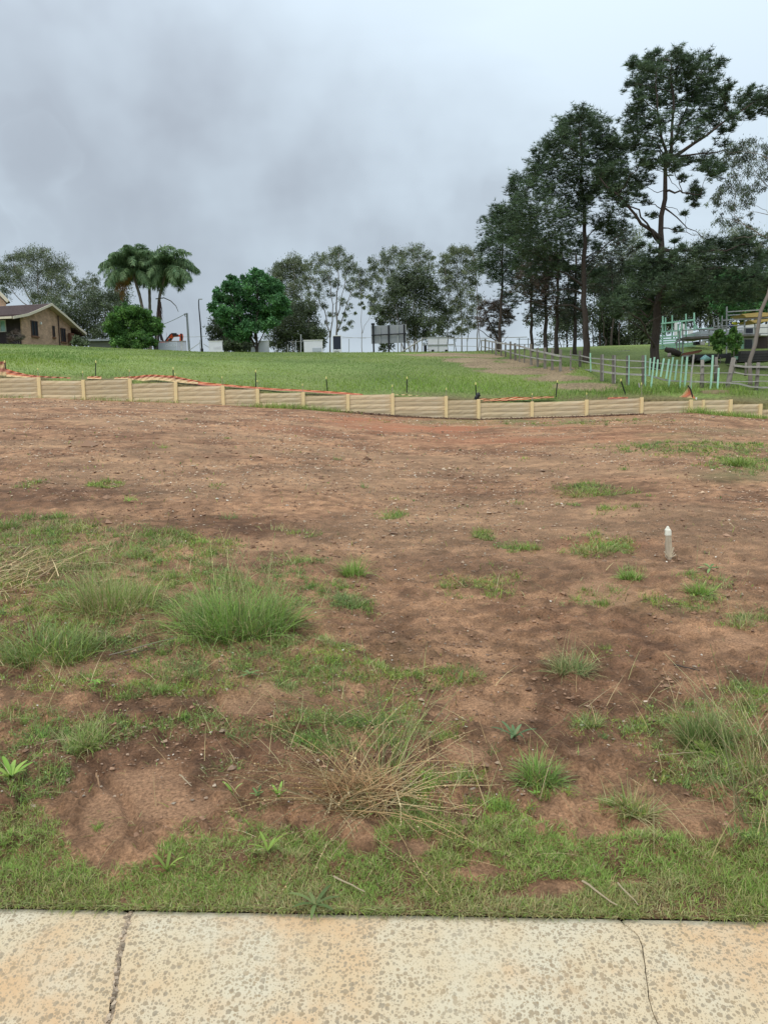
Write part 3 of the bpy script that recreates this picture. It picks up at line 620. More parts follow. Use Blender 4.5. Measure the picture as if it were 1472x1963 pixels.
# weeds at the foot and the head of the wall
def rough_patch(specs, name, label, cols, hmul=1.):
    mb = MB()
    for (pxa, pya, wpx, npt, h_, Y0, Y1) in specs:
        x0 = at(pxa-wpx, pya, YW)[0]; x1 = at(pxa+wpx, pya, YW)[0]; m_ = npt
        x = rng.normal((x0+x1)/2, (x1-x0)/4, m_); y = rng.uniform(Y0, Y1, m_)
        zq = z_base(x, np.where(y < YW, np.minimum(y, YW-.01), y))
        blades(mb, np.stack([x, y, zq-.02], 1), rng.uniform(.4, 1, m_)*h_, rng.random(m_)*6.283, rng.uniform(.05, .8, m_), rng.uniform(.008, .016, m_), pal(m_, cols), 3, .7)
    tag(mb.build(name, M['grass']), label, 'weeds', kind='stuff')
rough_patch([(200, 765, 60, 160, .3, 33.5, 33.88), (500, 778, 40, 160, .3, 33.4, 33.85), (560, 780, 70, 700, .42, 33.2, 33.85), (640, 787, 40, 260, .35, 33.2, 33.85), (300, 768, 80, 150, .28, 33.5, 33.88),
             (1390, 797, 75, 900, .38, 32.7, 33.8), (1330, 792, 25, 300, .5, 33.2, 33.8), (1440, 802, 50, 260, .3, 33., 33.8), (30, 760, 60, 100, .28, 33.5, 33.88)], 'wall_foot_weeds', 'tufts of weeds at the foot of the sleeper wall', FRESH+GREEN)
rough_patch([(60, 718, 50, 240, .3, 34.5, 35.4), (160, 722, 60, 300, .35, 34.5, 35.4), (300, 728, 70, 300, .3, 34.4, 35.2), (460, 750, 60, 240, .3, 34.4, 35.2), (1050, 763, 60, 360, .35, 34.4, 35.4), (1160, 757, 70, 500, .4, 34.6, 36), (1260, 755, 60, 900, .55, 34.8, 36.6),
             (1330, 757, 40, 500, .55, 35, 36.5), (1430, 760, 60, 700, .55, 34.8, 37), (700, 752, 200, 500, .3, 34.5, 35.5)], 'wall_head_weeds', 'ragged weeds growing behind the top of the sleeper wall', GREEN+FRESH+PALE[:1])

# ------------------------------------------------------------------ stones and clods
OCT = np.array([[1, 0, 0], [-1, 0, 0], [0, 1, 0], [0, -1, 0], [0, 0, 1], [0, 0, -1]], float)
OT = np.array([[0, 2, 4], [2, 1, 4], [1, 3, 4], [3, 0, 4], [2, 0, 5], [1, 2, 5], [3, 1, 5], [0, 3, 5]])
def stones(mb, P, s, C, flat=.6, j=.3):
    n = len(P); V = np.tile(OCT, (n, 1, 1))+j*rng.standard_normal((n, 6, 3)); V[..., 2] *= flat
    az = rng.random(n)*6.283; ca, sa = np.cos(az)[:, None], np.sin(az)[:, None]
    X = V[..., 0]*1.25; Y = V[..., 1]; V = np.stack([X*ca-Y*sa, X*sa+Y*ca, V[..., 2]], 2)*s[:, None, None]+P[:, None]
    T = OT[None]+(np.arange(n)*6)[:, None, None]; mb.add(V.reshape(-1, 3), T.reshape(-1, 3), np.repeat(C, 6, 0))
n = 46000
x, y = scatter_world(n, 2.7, 33, .56); z0 = z_base(x, y); px, py = proj(np.stack([x, y, z0], 1))
gd = .35+.65*sst(y, 6, 11); gd = gd*sst(fbm(x*.5, y*.5, 3, 111), .25, .6)*(1-.8*silt_mask(x, y, px, py))*(1-.9*(py > 1540))*(1-.8*emask(px, py, [(900, 820, 300, 9), (1330, 850, 200, 25)]))
ok = rng.random(n) < gd; x, y = x[ok], y[ok]; n = len(x); P = np.stack([x, y, ground(x, y)], 1)
s = (.0018+.00068*y)*np.exp(.42*rng.standard_normal(n)); c = pal(n, [(.40, .27, .18), (.46, .33, .22), (.56, .45, .33), (.24, .14, .09), (.32, .19, .12)], .2)*(.68+.32*sst(y, 6, 11))[:, None]
wh = rng.random((n, 1)) < .02; c = np.where(wh, pal(n, [(.74, .68, .58)], .08), c)
mb = MB(); stones(mb, P, s, c); tag(mb.build('gravel', M['stone']), 'small pale and brown stones strewn over the bare soil', 'gravel', kind='stuff')
n = 13000
x, y = scatter_world(n, 2.6, 18, .56); z0 = z_base(x, y); px, py = proj(np.stack([x, y, z0], 1))
gd = sst(fbm(x*2, y*2, 3, 121), .4, .65)*(1-.9*silt_mask(x, y, px, py))+emask(px, py, [(740, 1190, 70, 26, .8), (1290, 1062, 60, 14, 1.), (790, 1260, 60, 16, .6), (1420, 1000, 70, 30, .5), (1320, 1290, 60, 14, .5)])
ok = (rng.random(n) < gd) & (py < 1600); x, y = x[ok], y[ok]; n = len(x); P = np.stack([x, y, ground(x, y)], 1)
s = (.0016+.0009*y)*np.exp(.5*rng.standard_normal(n)); c = pal(n, [(.27, .155, .093), (.20, .115, .07), (.33, .195, .12)], .15)
mb = MB(); stones(mb, P, s, c, .7, .25); tag(mb.build('soil_clods', M['stone']), 'crumbly brown clods of earth scattered over the lot', 'soil clods', kind='stuff')

# ------------------------------------------------------------------ individual plants in the foreground
def tuft(px, py, wpx, hpx, cols, n, label, name='grass_tuft', cat='grass tuft', group=None, wid=.004, flat=0., seed_stalks=0, dryfrac=.08, curl=.9, spread=.3):
    b = gp(px, py); y = b[1]; s = y/F*1.05; W = wpx*s; H = hpx*s*1.05
    r = W*spread*np.sqrt(rng.random(n)); a = rng.random(n)*6.283; bx = b[0]+r*np.cos(a); by = b[1]+r*np.sin(a)*.8
    bx += .12*W*(fbm(bx*30, by*30, 2, 7)-.5)*2; P = np.stack([bx, by, ground(bx, by)-.01], 1); out_ = a+.95*rng.standard_normal(n)
    lean = np.clip(.15+.8*(r/(W*spread))+.42*rng.standard_normal(n)+flat, 0, 1.55)
    Ln = np.maximum(H*rng.uniform(.35, 1.2, n)*(.65+.7*fbm(bx*9, by*9, 2, 5)), W*.5*lean*rng.uniform(.4, .9, n))
    c = pal(n, cols); dr = rng.random((n, 1)) < dryfrac; c = np.where(dr, pal(n, STRAW+PALE), c)
    mb = MB(); blades(mb, P, Ln, out_, lean*.8, wid*rng.uniform(.6, 1.2, n), c, 4, curl, curlv=.9, tipc=(.34, .36, .14))
    nd_ = n//4; qd = rng.integers(0, n, nd_); blades(mb, P[qd], Ln[qd]*rng.uniform(.4, .9, nd_), rng.random(nd_)*6.283, rng.uniform(.7, 1.55, nd_), wid*.7, pal(nd_, STRAW+[(.25, .16, .09)]), 3, .8, curlv=.9)
    if seed_stalks:
        m_ = seed_stalks; q = rng.integers(0, n, m_); blades(mb, P[q], H*rng.uniform(1.2, 1.9, m_), rng.random(m_)*6.283, rng.uniform(.05, .5, m_), wid*.5, pal(m_, PALE), 5, .5)
    return tag(mb.build(name, M['grass'], origin=b), label, cat, group)
G1 = 'grass tufts on the bare lot'
tuft(455, 1205, 250, 95, BLUE+FRESH+FRESH, 1500, 'large bright green grass tuft with tall thin seed stalks, widest clump left of centre', group=G1, seed_stalks=40, wid=.0055, spread=.42)
tuft(215, 1165, 190, 85, GREEN+FRESH+PALE, 800, 'yellowish green grass tuft mixed with straw, just left of the largest tuft', group=G1, seed_stalks=25, dryfrac=.3, wid=.005, spread=.42)
tuft(95, 1250, 190, 60, BLUE+GREEN, 750, 'dense dark green grass tuft by the left edge, below the straw patch', group=G1, wid=.005, spread=.45)
tuft(165, 1420, 125, 52, FRESH+PALE[:1]+PALE[:1], 420, 'compact yellow green tuft on bare soil in the lower left', group=G1, wid=.0035, dryfrac=.18, flat=.15)
tuft(676, 1105, 62, 42, FRESH, 260, 'small bright green upright tuft right of the largest tuft', group=G1, wid=.005)
tuft(672, 1160, 85, 34, BLUE, 240, 'grey green low tuft directly below the small upright tuft', group=G1, wid=.005, flat=.3)
tuft(1035, 1500, 115, 58, BLUE+FRESH+FRESH, 420, 'dark green spiky tuft at the lower right centre, below the broad leaved weed', group=G1, wid=.0042, flat=.1)
tuft(1088, 1292, 110, 60, PALE+BLUE+BLUE, 300, 'grey green spidery tuft with long arching stalks on bare soil right of centre', group=G1, wid=.0042, seed_stalks=14, dryfrac=.25, flat=.15)
tuft(1208, 1108, 66, 30, FRESH, 260, 'fresh green low tuft to the left below the white wooden peg', group=G1, wid=.006)
tuft(1340, 1138, 80, 30, FRESH, 300, 'fresh green low tuft to the right below the white wooden peg', group=G1, wid=.006)
tuft(1418, 895, 76, 26, FRESH+GREEN, 260, 'green tuft near the right edge, farthest up the lot towards the wall', group=G1, wid=.014)
tuft(1222, 1565, 110, 58, PALE+GREEN, 240, 'olive tuft with loose blades above the turf strip on the right', group=G1, wid=.0035, dryfrac=.3, flat=.25)
tuft(1345, 1430, 130, 75, [(.14, .22, .05), (.17, .24, .07), (.09, .17, .04)], 600, 'yellow green bushy weed tuft with fine seed heads on the right', group=G1, seed_stalks=60, wid=.0035)
tuft(1462, 1330, 40, 34, FRESH+GREEN, 120, 'small green tuft at the right edge above the dry weed', group=G1, wid=.004)
tuft(838, 1290, 26, 24, BLUE+GREEN, 60, 'tiny dark green tuft at the centre beside a dead patch', group=G1, wid=.004)
tuft(1130, 945, 90, 12, GREEN, 220, 'flat green mat of grass high on the right part of the lot', group=G1, wid=.009, flat=.4, spread=.5)
tuft(1140, 1060, 90, 20, GREEN+PALE[:1], 220, 'sparse olive mat of grass left of the white wooden peg', group=G1, wid=.006, flat=.3, spread=.45)
tuft(925, 1034, 44, 12, GREEN, 110, 'small flat green tuft in the middle of the bare lot', group=G1, wid=.006, flat=.3)
tuft(747, 996, 34, 14, GREEN+PALE[:1], 70, 'small tuft near the centre of the bare lot, farthest of the middle ones', group=G1, wid=.007, flat=.2)
tuft(203, 936, 32, 8, GREEN, 70, 'tiny flat tuft far up the left side of the bare lot', group=G1, wid=.009, flat=.3)
tuft(1420, 1205, 60, 40, PALE+GREEN, 120, 'thin pale tuft at the right edge below the peg', group=G1, wid=.0045, seed_stalks=10, dryfrac=.3)
tuft(265, 1070, 60, 26, BLUE+GREEN, 180, 'dark green tuft at the upper rim of the weedy left area', group=G1, wid=.0055, flat=.1)
tuft(15, 1010, 60, 26, BLUE+GREEN, 160, 'dark green tuft at the left edge, highest of the weedy area', group=G1, wid=.0065)
tuft(580, 1415, 60, 26, BLUE+GREEN, 200, 'low dark green tuft left of the long grey green stems', group=G1, wid=.003, flat=.2)
tuft(1130, 1395, 60, 40, BLUE+PALE, 170, 'grey green tuft between the spidery tuft and the bushy weed', group=G1, wid=.003, flat=.1)
# lying straw mass, left edge
b = gp(40, 1105); n = 240; xx = b[0]+.26*rng.standard_normal(n); yy = b[1]+.34*rng.standard_normal(n)
P = np.stack([xx, yy, ground(xx, yy)+.02+.03*rng.random(n)], 1)
mb = MB(); blades(mb, P, rng.uniform(.15, .45, n), rng.normal(.1, .9, n), rng.uniform(.95, 1.5, n), .0065, pal(n, [(.66, .48, .25), (.58, .42, .22), (.70, .56, .33)]), 4, .45)
tag(mb.build('straw_heap', M['grass'], origin=b), 'flattened heap of pale straw at the left edge of the lot', 'straw', kind='stuff')
# blue green long stems behind the straw clump
def stemclump(px, py, n, cols, label, name, l0, l1, lean0, lean1, az=None, azs=3., rad=.0011, seeds=True, br=.06, cat='grass clump', sag=.5, seedc=(.46, .36, .2)):
    b = gp(px, py); mb = MB(); hb = MB()
    for i in range(n):
        a = (az if az is not None else 0)+azs*rng.standard_normal() if az is not None else rng.random()*6.283
        r0 = br*math.sqrt(rng.random()); a0 = rng.random()*6.283
        p = np.array([b[0]+r0*math.cos(a0), b[1]+r0*math.sin(a0), 0.]); p[2] = ground(p[0], p[1])[0]
        Ln = rng.uniform(l0, l1); th = rng.uniform(lean0, lean1); dth = sag*rng.uniform(.3, 1.2); K = 8; pts = [p]
        aa = a; kink = rng.integers(3, 6)
        for k_ in range(K):
            th_ = min(th+dth*k_/K, 1.62); aa += .10*rng.standard_normal()
            if k_ == kink and rng.random() < .25: aa += .5*rng.standard_normal(); th += .4
            q = pts[-1]+Ln/K*np.array([math.sin(th_)*math.cos(aa), math.sin(th_)*math.sin(aa), math.cos(th_)])
            q[2] = max(q[2], ground(q[0], q[1])[0]+.006+.01*rng.random()); pts.append(q)
        pts = np.array(pts); c = pal(1, cols)[0]; mb.tube(pts, np.linspace(rad*1.25, rad*.6, K+1), 3, c, cap=False)
        if seeds and rng.random() < .8:
            m_ = 14; t = np.linspace(K*.55, K, m_); i0 = np.minimum(t.astype(int), K-1); f = (t-i0)[:, None]
            Q = pts[i0]*(1-f)+pts[i0+1]*f+rng.standard_normal((m_, 3))*.0016
            stones(hb, Q, np.full(m_, rad*1.9)*rng.uniform(.7, 1.3, m_), pal(m_, [seedc, c]), 1.0, .35)
    root = thing(name, b, label, cat)
    mb.build('stem', M['grass'], root)['kind'] = 'stuff'
    if hb.V: hb.build('seed_head', M['grass'], root)['kind'] = 'stuff'
    return root
stemclump(690, 1545, 150, STRAW+[(.50, .33, .16)], 'big radiating clump of dry straw coloured stalks at the bottom centre', 'dry_grass_clump', .16, .62, .85, 1.57, br=.13, rad=.0014, sag=.6, cat='dry grass')
# matted dead leaves at its heart
b = gp(690, 1530); n = 420; r = .16*np.sqrt(rng.random(n)); a = rng.random(n)*6.283; xx = b[0]+r*np.cos(a); yy = b[1]+r*np.sin(a)*.7; P = np.stack([xx, yy, ground(xx, yy)+.01+.05*rng.random(n)], 1)
mb = MB(); blades(mb, P, rng.uniform(.03, .14, n), rng.random(n)*6.283, rng.uniform(.5, 1.6, n), .0028, pal(n, [(.42, .25, .12), (.50, .32, .16), (.36, .2, .1)]), 3, .8)
o = mb.build('dead_leaf_mat', M['grass'], bpy.data.objects['dry_grass_clump']); o['kind'] = 'stuff'
stemclump(745, 1490, 30, PALE+GREEN, 'long green and pale seeding stems rising behind the straw coloured clump', 'seeding_grass_clump', .3, .6, .5, 1.2, az=1.2, azs=.5, rad=.0013, sag=.4, cat='grass clump')
stemclump(700, 1400, 60, BLUE+GREEN, 'grey green wiry grass lying above the straw coloured clump', 'wiry_grass_clump', .2, .5, .8, 1.4, br=.16, rad=.0012, seeds=False)
stemclump(1465, 1560, 46, STRAW[2:3]+PALE, 'tall dry branching weed stalks at the right edge beside the turf', 'dry_weed_stalks', .35, .75, .1, .8, br=.16, rad=.0018, seeds=False, cat='dry weed', sag=.3)
stemclump(1455, 1480, 40, STRAW[2:3]+PALE+GREEN, 'pale arching stalks at the right edge above the dry branching weed', 'arching_weed_stalks', .25, .5, .3, 1.2, br=.14, rad=.0015, seeds=False, cat='dry weed', sag=.6)
stemclump(470, 1150, 30, PALE, 'fine upright seed stalks standing in the largest green tuft', 'seed_stalks', .3, .52, .05, .55, br=.25, rad=.0018, cat='seed stalks')
# broad leaved weeds
def rosette(px, py, n, Lm, Wm, cols, label, up=.8, name='broadleaf_weed'):
    b = gp(px, py); root = thing(name, b, label, 'weed', 'broad leaved weeds')
    for i in range(n):
        a = 6.283*(i+.4*rng.random())/n; ln = Lm*rng.uniform(.65, 1.1); K = 7; mb = MB(); th = up*rng.uniform(.7, 1.2); P_ = b+np.array([0, 0, .005]); V = []
        d = np.array([math.cos(a), math.sin(a), 0]); sd_ = np.array([-math.sin(a), math.cos(a), 0]); twist = .3*rng.standard_normal()
        for k_ in range(K+1):
            t = k_/K; wv = Wm*math.sin(math.pi*min(1, .06+t*.94))**.75*(1 if t < .99 else .02)
            nup = np.array([0, 0, 1.])*(.3+twist)
            V += [P_-sd_*wv/2+nup*wv*.35, P_, P_+sd_*wv/2+nup*wv*.35]; th += .9/K; P_ = P_+ln/K*(math.sin(th)*d+math.cos(th)*np.array([0, 0, 1.]))
        T = []
        for k_ in range(K):
            for j in (0, 1): q = 3*k_+j; T += [(q, q+1, q+4), (q, q+4, q+3)]
        mb.add(V, T, pal(1, cols)[0]); mb.build('leaf', M['grass'], root, smooth=True)
rosette(605, 1738, 7, .10, .014, [(.13, .19, .06), (.16, .20, .07)], 'broad leaved weed spilling over the back edge of the kerb at the bottom centre')
rosette(320, 1660+8, 5, .085, .012, GREEN, 'strap leaved weed rising from the turf left of centre, above the kerb joint', .4)
rosette(515, 1655, 6, .10, .011, GREEN+PALE[:1], 'strap leaved weed in the turf, left below the dry straw clump', .6)
rosette(535, 1545, 6, .085, .013, FRESH, 'bright green upright leaves on bare soil left of the dry straw clump', .25)
rosette(448, 1548, 3, .08, .016, GREEN+PALE[:1], 'single pale green leafed weed at the turf edge, left of the bright upright leaves', .25)
rosette(495, 1535, 6, .05, .011, BLUE, 'small blue green weed between two upright leaved weeds', .5)
rosette(985, 1432, 9, .13, .017, [(.12, .19, .08), (.15, .22, .10)], 'broad leaved weed with a pale midrib above the dark spiky tuft', .7)
rosette(22, 1500, 11, .13, .02, GREEN+FRESH, 'large leafy green weed at the left edge above the turf', .6)
rosette(1350, 1448, 9, .10, .02, GREEN, 'dark green leafy weed under the bushy seed heads on the right', .7)
rosette(1360, 1098, 8, .13, .022, BLUE, 'grey green flat weed right below the white wooden peg', 1.1)
rosette(1025, 1536, 5, .035, .009, FRESH, 'tiny bright green seedling on bare soil below the dark spiky tuft', .7)
rosette(185, 1318, 8, .06, .013, FRESH, 'small bright rosette in the creeping weeds on the left', 1.)
rosette(480, 1300, 9, .09, .013, BLUE, 'blue green flat rosette below the largest tuft', 1.)
rosette(1455, 1530, 7, .10, .02, GREEN, 'leafy weed among the dry stalks at the right edge', .7)

def stick(pa, pb, r, label, c=(.5, .40, .26)):
    a_ = gp(*pa); b_ = gp(*pb); P_ = np.linspace(a_, b_, 6); P_[:, 2] = np.linspace(P_[0, 2], P_[-1, 2], 6)+.024; P_[1:-1] += .0015*rng.standard_normal((4, 3))
    mb = MB(); mb.tube(P_-0, np.linspace(r, r*.5, 6), 5, c); tag(mb.build('dry_stick', M['grass'], origin=a_), label, 'stick', 'dry sticks')
stick((640, 1692), (700, 1722), .0035, 'pale dry stick lying in the turf right above the kerb at the centre')
stick((1115, 1704), (1182, 1748), .0042, 'longest pale stick lying in the turf by the kerb crack')
stick((1183, 1708), (1222, 1748), .0028, 'thin dry stick lying right of the longest stick by the kerb crack')
stick((345, 1495), (368, 1513), .0035, 'short pale stick on bare soil in the lower left')
stick((186, 1493), (192, 1520), .0045, 'short reddish stub standing in the washed out soil, lower left', (.40, .24, .13))
stick((1258, 1450+20), (1345, 1440+16), .0028, 'thin stalk lying across the yellow green weeds on the right')
stick((210, 1262), (340, 1240), .004, 'long grey twig lying below the tufts on the left', (.30, .25, .2))
stick((240, 1258), (300, 1248), .004, 'short dark twig lying beside the long grey twig on the left', (.12, .09, .07))
stick((1290, 1290), (1340, 1300), .006, 'dark twig half buried in soil right of the spidery tuft', (.10, .075, .06))

# survey peg
b = gp(1281, 1061); root = thing('survey_peg', b, 'short wooden survey peg with a white painted splintered top standing in dug soil', 'peg')
def wedge(z0, z1, w0, w1, dx=0, n=5, jit=.006):
    V = []; T = []
    for k_ in range(n+1):
        t = k_/n; z_ = z0+(z1-z0)*t; w_ = w0+(w1-w0)*t
        for (i, j) in ((-1, -1), (1, -1), (1, 1), (-1, 1)):
            V.append(b+np.array([i*w_/2+dx*z_+jit*.5*rng.standard_normal(), j*w_*.42+jit*.4*rng.standard_normal(), z_]))
    for k_ in range(n):
        for j in range(4): q = 4*k_+j; r_ = 4*k_+(j+1) % 4; T += [(q, r_, r_+4), (q, r_+4, q+4)]
    m_ = 4*n; T += [(0, 2, 1), (0, 3, 2), (m_, m_+1, m_+2), (m_, m_+2, m_+3)]; return V, T
mb = MB(); mb.add(*wedge(-.05, .215, .052, .044, -.055)); mb.build('shaft', material('weathered_peg_wood', (.50, .42, .31), .9, .35, 30, .5, 60, stretch=(1, 1, .2)), root)
mb = MB(); mb.add(*wedge(.212, .262, .049, .050, -.055, 2, .003)); mb.add(*wedge(.262, .300, .050, .012, -.06, 3, .003)); mb.build('painted_top', material('flaky_white_paint', (.82, .80, .68), .7, .1, 40), root)
mb = MB()
for dx_, dz_ in ((-.045, .06), (.035, .05), (-.03, .035), (.05, .03), (.028, .10)):
    mb.bar(b+np.array([dx_*.3, -.02, 0]), b+np.array([dx_*1.2, -.03, dz_]), .012, .006)
mb.build('splinter', material('pale_splintered_wood', (.60, .50, .36), .9, .2, 40), root)['kind'] = 'stuff'
#@@PART2@@
# ------------------------------------------------------------------ retaining wall
class MBx(MB): pass
wall_root = thing('retaining_wall', at(736, 797, YW), 'low stepped retaining wall of tan concrete sleepers between cream steel posts across the lot', 'retaining wall')
def sleeper_mesh(seed):
    """unit long (x), rock faced front (-y); 0.195 high"""
    r = np.random.default_rng(seed); nx, nz_ = 9, 3; mb = MB(); V = []; T = []
    for j in range(nz_):
        for i in range(nx):
            x_ = -.5+i/(nx-1); z_ = -.0965+.193*j/(nz_-1); e = (i in (0, nx-1)) or (j in (0, nz_-1))
            V.append((x_, -.040 if e else -.040-r.uniform(.004, .022), z_*(1 if j == 1 else .985)))
    for j in range(nz_-1):
        for i in range(nx-1): q = j*nx+i; T += [(q, q+1, q+nx+1), (q, q+nx+1, q+nx)]
    base = len(V); c4 = [(0), nx-1, (nz_-1)*nx+nx-1, (nz_-1)*nx]
    V += [(V[c][0], .04, V[c][2]) for c in c4]
    for k_ in range(4):
        a, b_ = c4[k_], c4[(k_+1) % 4]; T += [(a, base+k_, base+(k_+1) % 4), (a, base+(k_+1) % 4, b_)]
    T += [(base, base+2, base+1), (base, base+3, base+2)]
    mb.add(V, T); return mb.mesh('sleeper', M['sleeper'])
SL = [sleeper_mesh(i) for i in range(5)]
pm = MB(); pm.box((0, 0, -.6), (.066, .055, .6)); pm.box((0, 0, .004), (.060, .050, .004)); PM = pm.mesh('post', M['postpaint'])
posts = [(75, 723.5, 0), (160, 728.5, 0), (249.5, 726, 0), (337, 732.5, 0), (427.5, 739, 0), (494, 745.5, 0), (581.5, 752, 0), (667, 756, 0), (752.5, 754.5, 0), (855, 759.5, 0), (917, 765.5, 0), (1019.5, 770, 0),
         (1124, 766.5, 0), (1229.5, 762, 0), (1324, 766.5, 0), (1348, 767, .7), (1400, 766, 0), (1457, 774.5, 0), (-14, 720, 0), (1540, 782, 0)]
panels = [(-102, -16, 719, 718), (-12, 72, 725.5, 723.5), (78, 157, 729.5, 730), (163, 247, 729.8, 727.2), (252.5, 334.5, 735.6, 733.2), (340, 425, 741.3, 740), (430, 491.5, 747, 746.3), (497, 579, 754, 752.7), (584.5, 664.5, 759.5, 757.6),
          (669.7, 750, 757.5, 755.8), (755.5, 852.5, 761.2, 760.2), (857.7, 914.5, 767.6, 766.6), (920, 1017, 772.5, 771.3), (1022, 1121.5, 771.2, 768), (1127, 1227, 767.2, 763.3), (1232, 1321.5, 770, 768), (1326.5, 1398, 767.8, 766.2),
          (1402.5, 1454.5, 775.3, 774.3), (1459.5, 1537, 785, 784)]
worg = np.array(ORG[wall_root.name])
for px, py, sh in posts:
    p = at(px, py, YW-.045); o = bpy.data.objects.new('post', PM); col.objects.link(o); o.parent = wall_root; o.location = tuple3(p-worg)
    if sh: o.scale = (.7, .8, 1)
k_ = 0
for xa, xb, ya, yb in panels:
    a = at(xa, ya, YW+.0); b = at(xb, yb, YW+.0); ang = math.atan2(b[2]-a[2], b[0]-a[0]); ln = np.linalg.norm(b-a)
    dz = np.array([0, 0, -.2])
    for r in range(6):
        c = (a+b)/2+dz*(r+.5)
        if c[2]+.1 < z_base(c[0], YW-.05)-.05: break
        o = bpy.data.objects.new('sleeper', SL[k_ % 5]); k_ += 1; col.objects.link(o); o.parent = wall_root
        o.location = tuple3(c-worg+np.array([0, .004*math.sin(k_*7.3), 0])); o.rotation_euler = (0, -ang, 0); o.scale = (ln+.03, 1, 1)
# dark soil thrown against the foot of the wall
mb = MB(); xs = np.linspace(at(560, 780, YW)[0], at(1230, 795, YW)[0], 260); n = 1500
x = rng.uniform(xs[0], xs[-1], n); y = YW-.06-np.abs(rng.normal(0, .16, n)); P = np.stack([x, y, z_base(x, y)+.02*rng.random(n)], 1)
stones(mb, P, rng.uniform(.02, .06, n)*(1+.6*np.exp(-((x-at(690, 790, YW)[0])/1.5)**2)), pal(n, [(.10, .058, .038), (.14, .08, .05)], .15), .8, .3)
tag(mb.build('spoil_ridge', M['stone']), 'narrow ridge of dark loose soil along the foot of the sleeper wall', 'soil ridge', kind='stuff')

# pickets, stakes, barrier mesh ------------------------------------------
nth = ['first', 'second', 'third', 'fourth', 'fifth', 'sixth', 'seventh', 'eighth', 'ninth', 'tenth', 'eleventh', 'twelfth', 'thirteenth']
PK = [((9.5, 694), (16, 722), ''), ((184.5, 694), (184, 724), ''), ((332.5, 707), (333.5, 732), ''), ((490.5, 712), (491, 745), ''), ((625.5, 725), (629, 756), ''), ((780, 725), (780, 762), ''), ((911.5, 736), (913, 766), ''),
      ((1068, 732), (1065, 764), ''), ((1189.5, 729), (1200, 761), '')]
for i, ((xa, ya), (xb, yb), _) in enumerate(PK):
    Yp = 34.7+.15*(i % 3); a = at(xa, ya, Yp); b = at(xb, yb, Yp); b = b-(a-b)*.1
    extra = {0: 'holding up the striped mesh at the left edge', 2: 'beside a black bundle and humped mesh', 6: 'with a black wrapped stub beside its foot', 7: 'by the end of the dirt track', 8: 'leaning left, nearest the pulled up mesh'}.get(i, 'behind the wall, %s from the left' % nth[i])
    t = thing('star_picket', b, ('black star picket with pale cap ' + extra), 'picket', 'black star pickets behind the wall')
    mb = MB()
    for q in range(3):
        an = q*2.094+.4; mb.bar(b, a, .010, .045) if q == 0 else mb.box((a+b)/2+np.array([.012*math.cos(an), .012*math.sin(an), 0]), (np.linalg.norm(a-b)/2, .006, .018), np.linalg.qr(np.stack([(a-b), [0, 1, .1], [1, 0, 0]], 1))[0].T)
    mb.build('shaft', M['black'], t)
    mb = MB(); mb.tube([a-np.array([0, 0, .05]), a, a+np.array([0, 0, .05]), a+np.array([0, 0, .07])], [.022, .028, .026, .012], 8); mb.build('cap', M['yellow'], t)
RB = [(73.5, 708, 724), (159, 713.5, 729), (248.5, 711, 727), (336, 717.5, 733), (426, 724, 740), (493.5, 731, 746), (580, 738, 753), (752, 740, 755), (855, 746, 760), (1019.5, 756, 771), (1124, 755, 767), (1229, 736, 763)]
for i, (xa, ya, yb) in enumerate(RB):
    a = at(xa, ya, YW+.03); b = at(xa+.6, yb+6, YW+.03)
    t = thing('capped_stake', b, 'thin steel stake with yellow cap at the wall post, %s from the left' % nth[i], 'stake', 'thin capped stakes along the wall')
    mb = MB(); mb.tube([b, a], .013, 5); mb.build('shaft', M['rebar'], t); mb = MB(); mb.tube([a-np.array([0, 0, .03]), a+np.array([0, 0, .04]), a+np.array([0, 0, .055])], [.02, .022, .008], 8); mb.build('cap', M['yellow'], t)
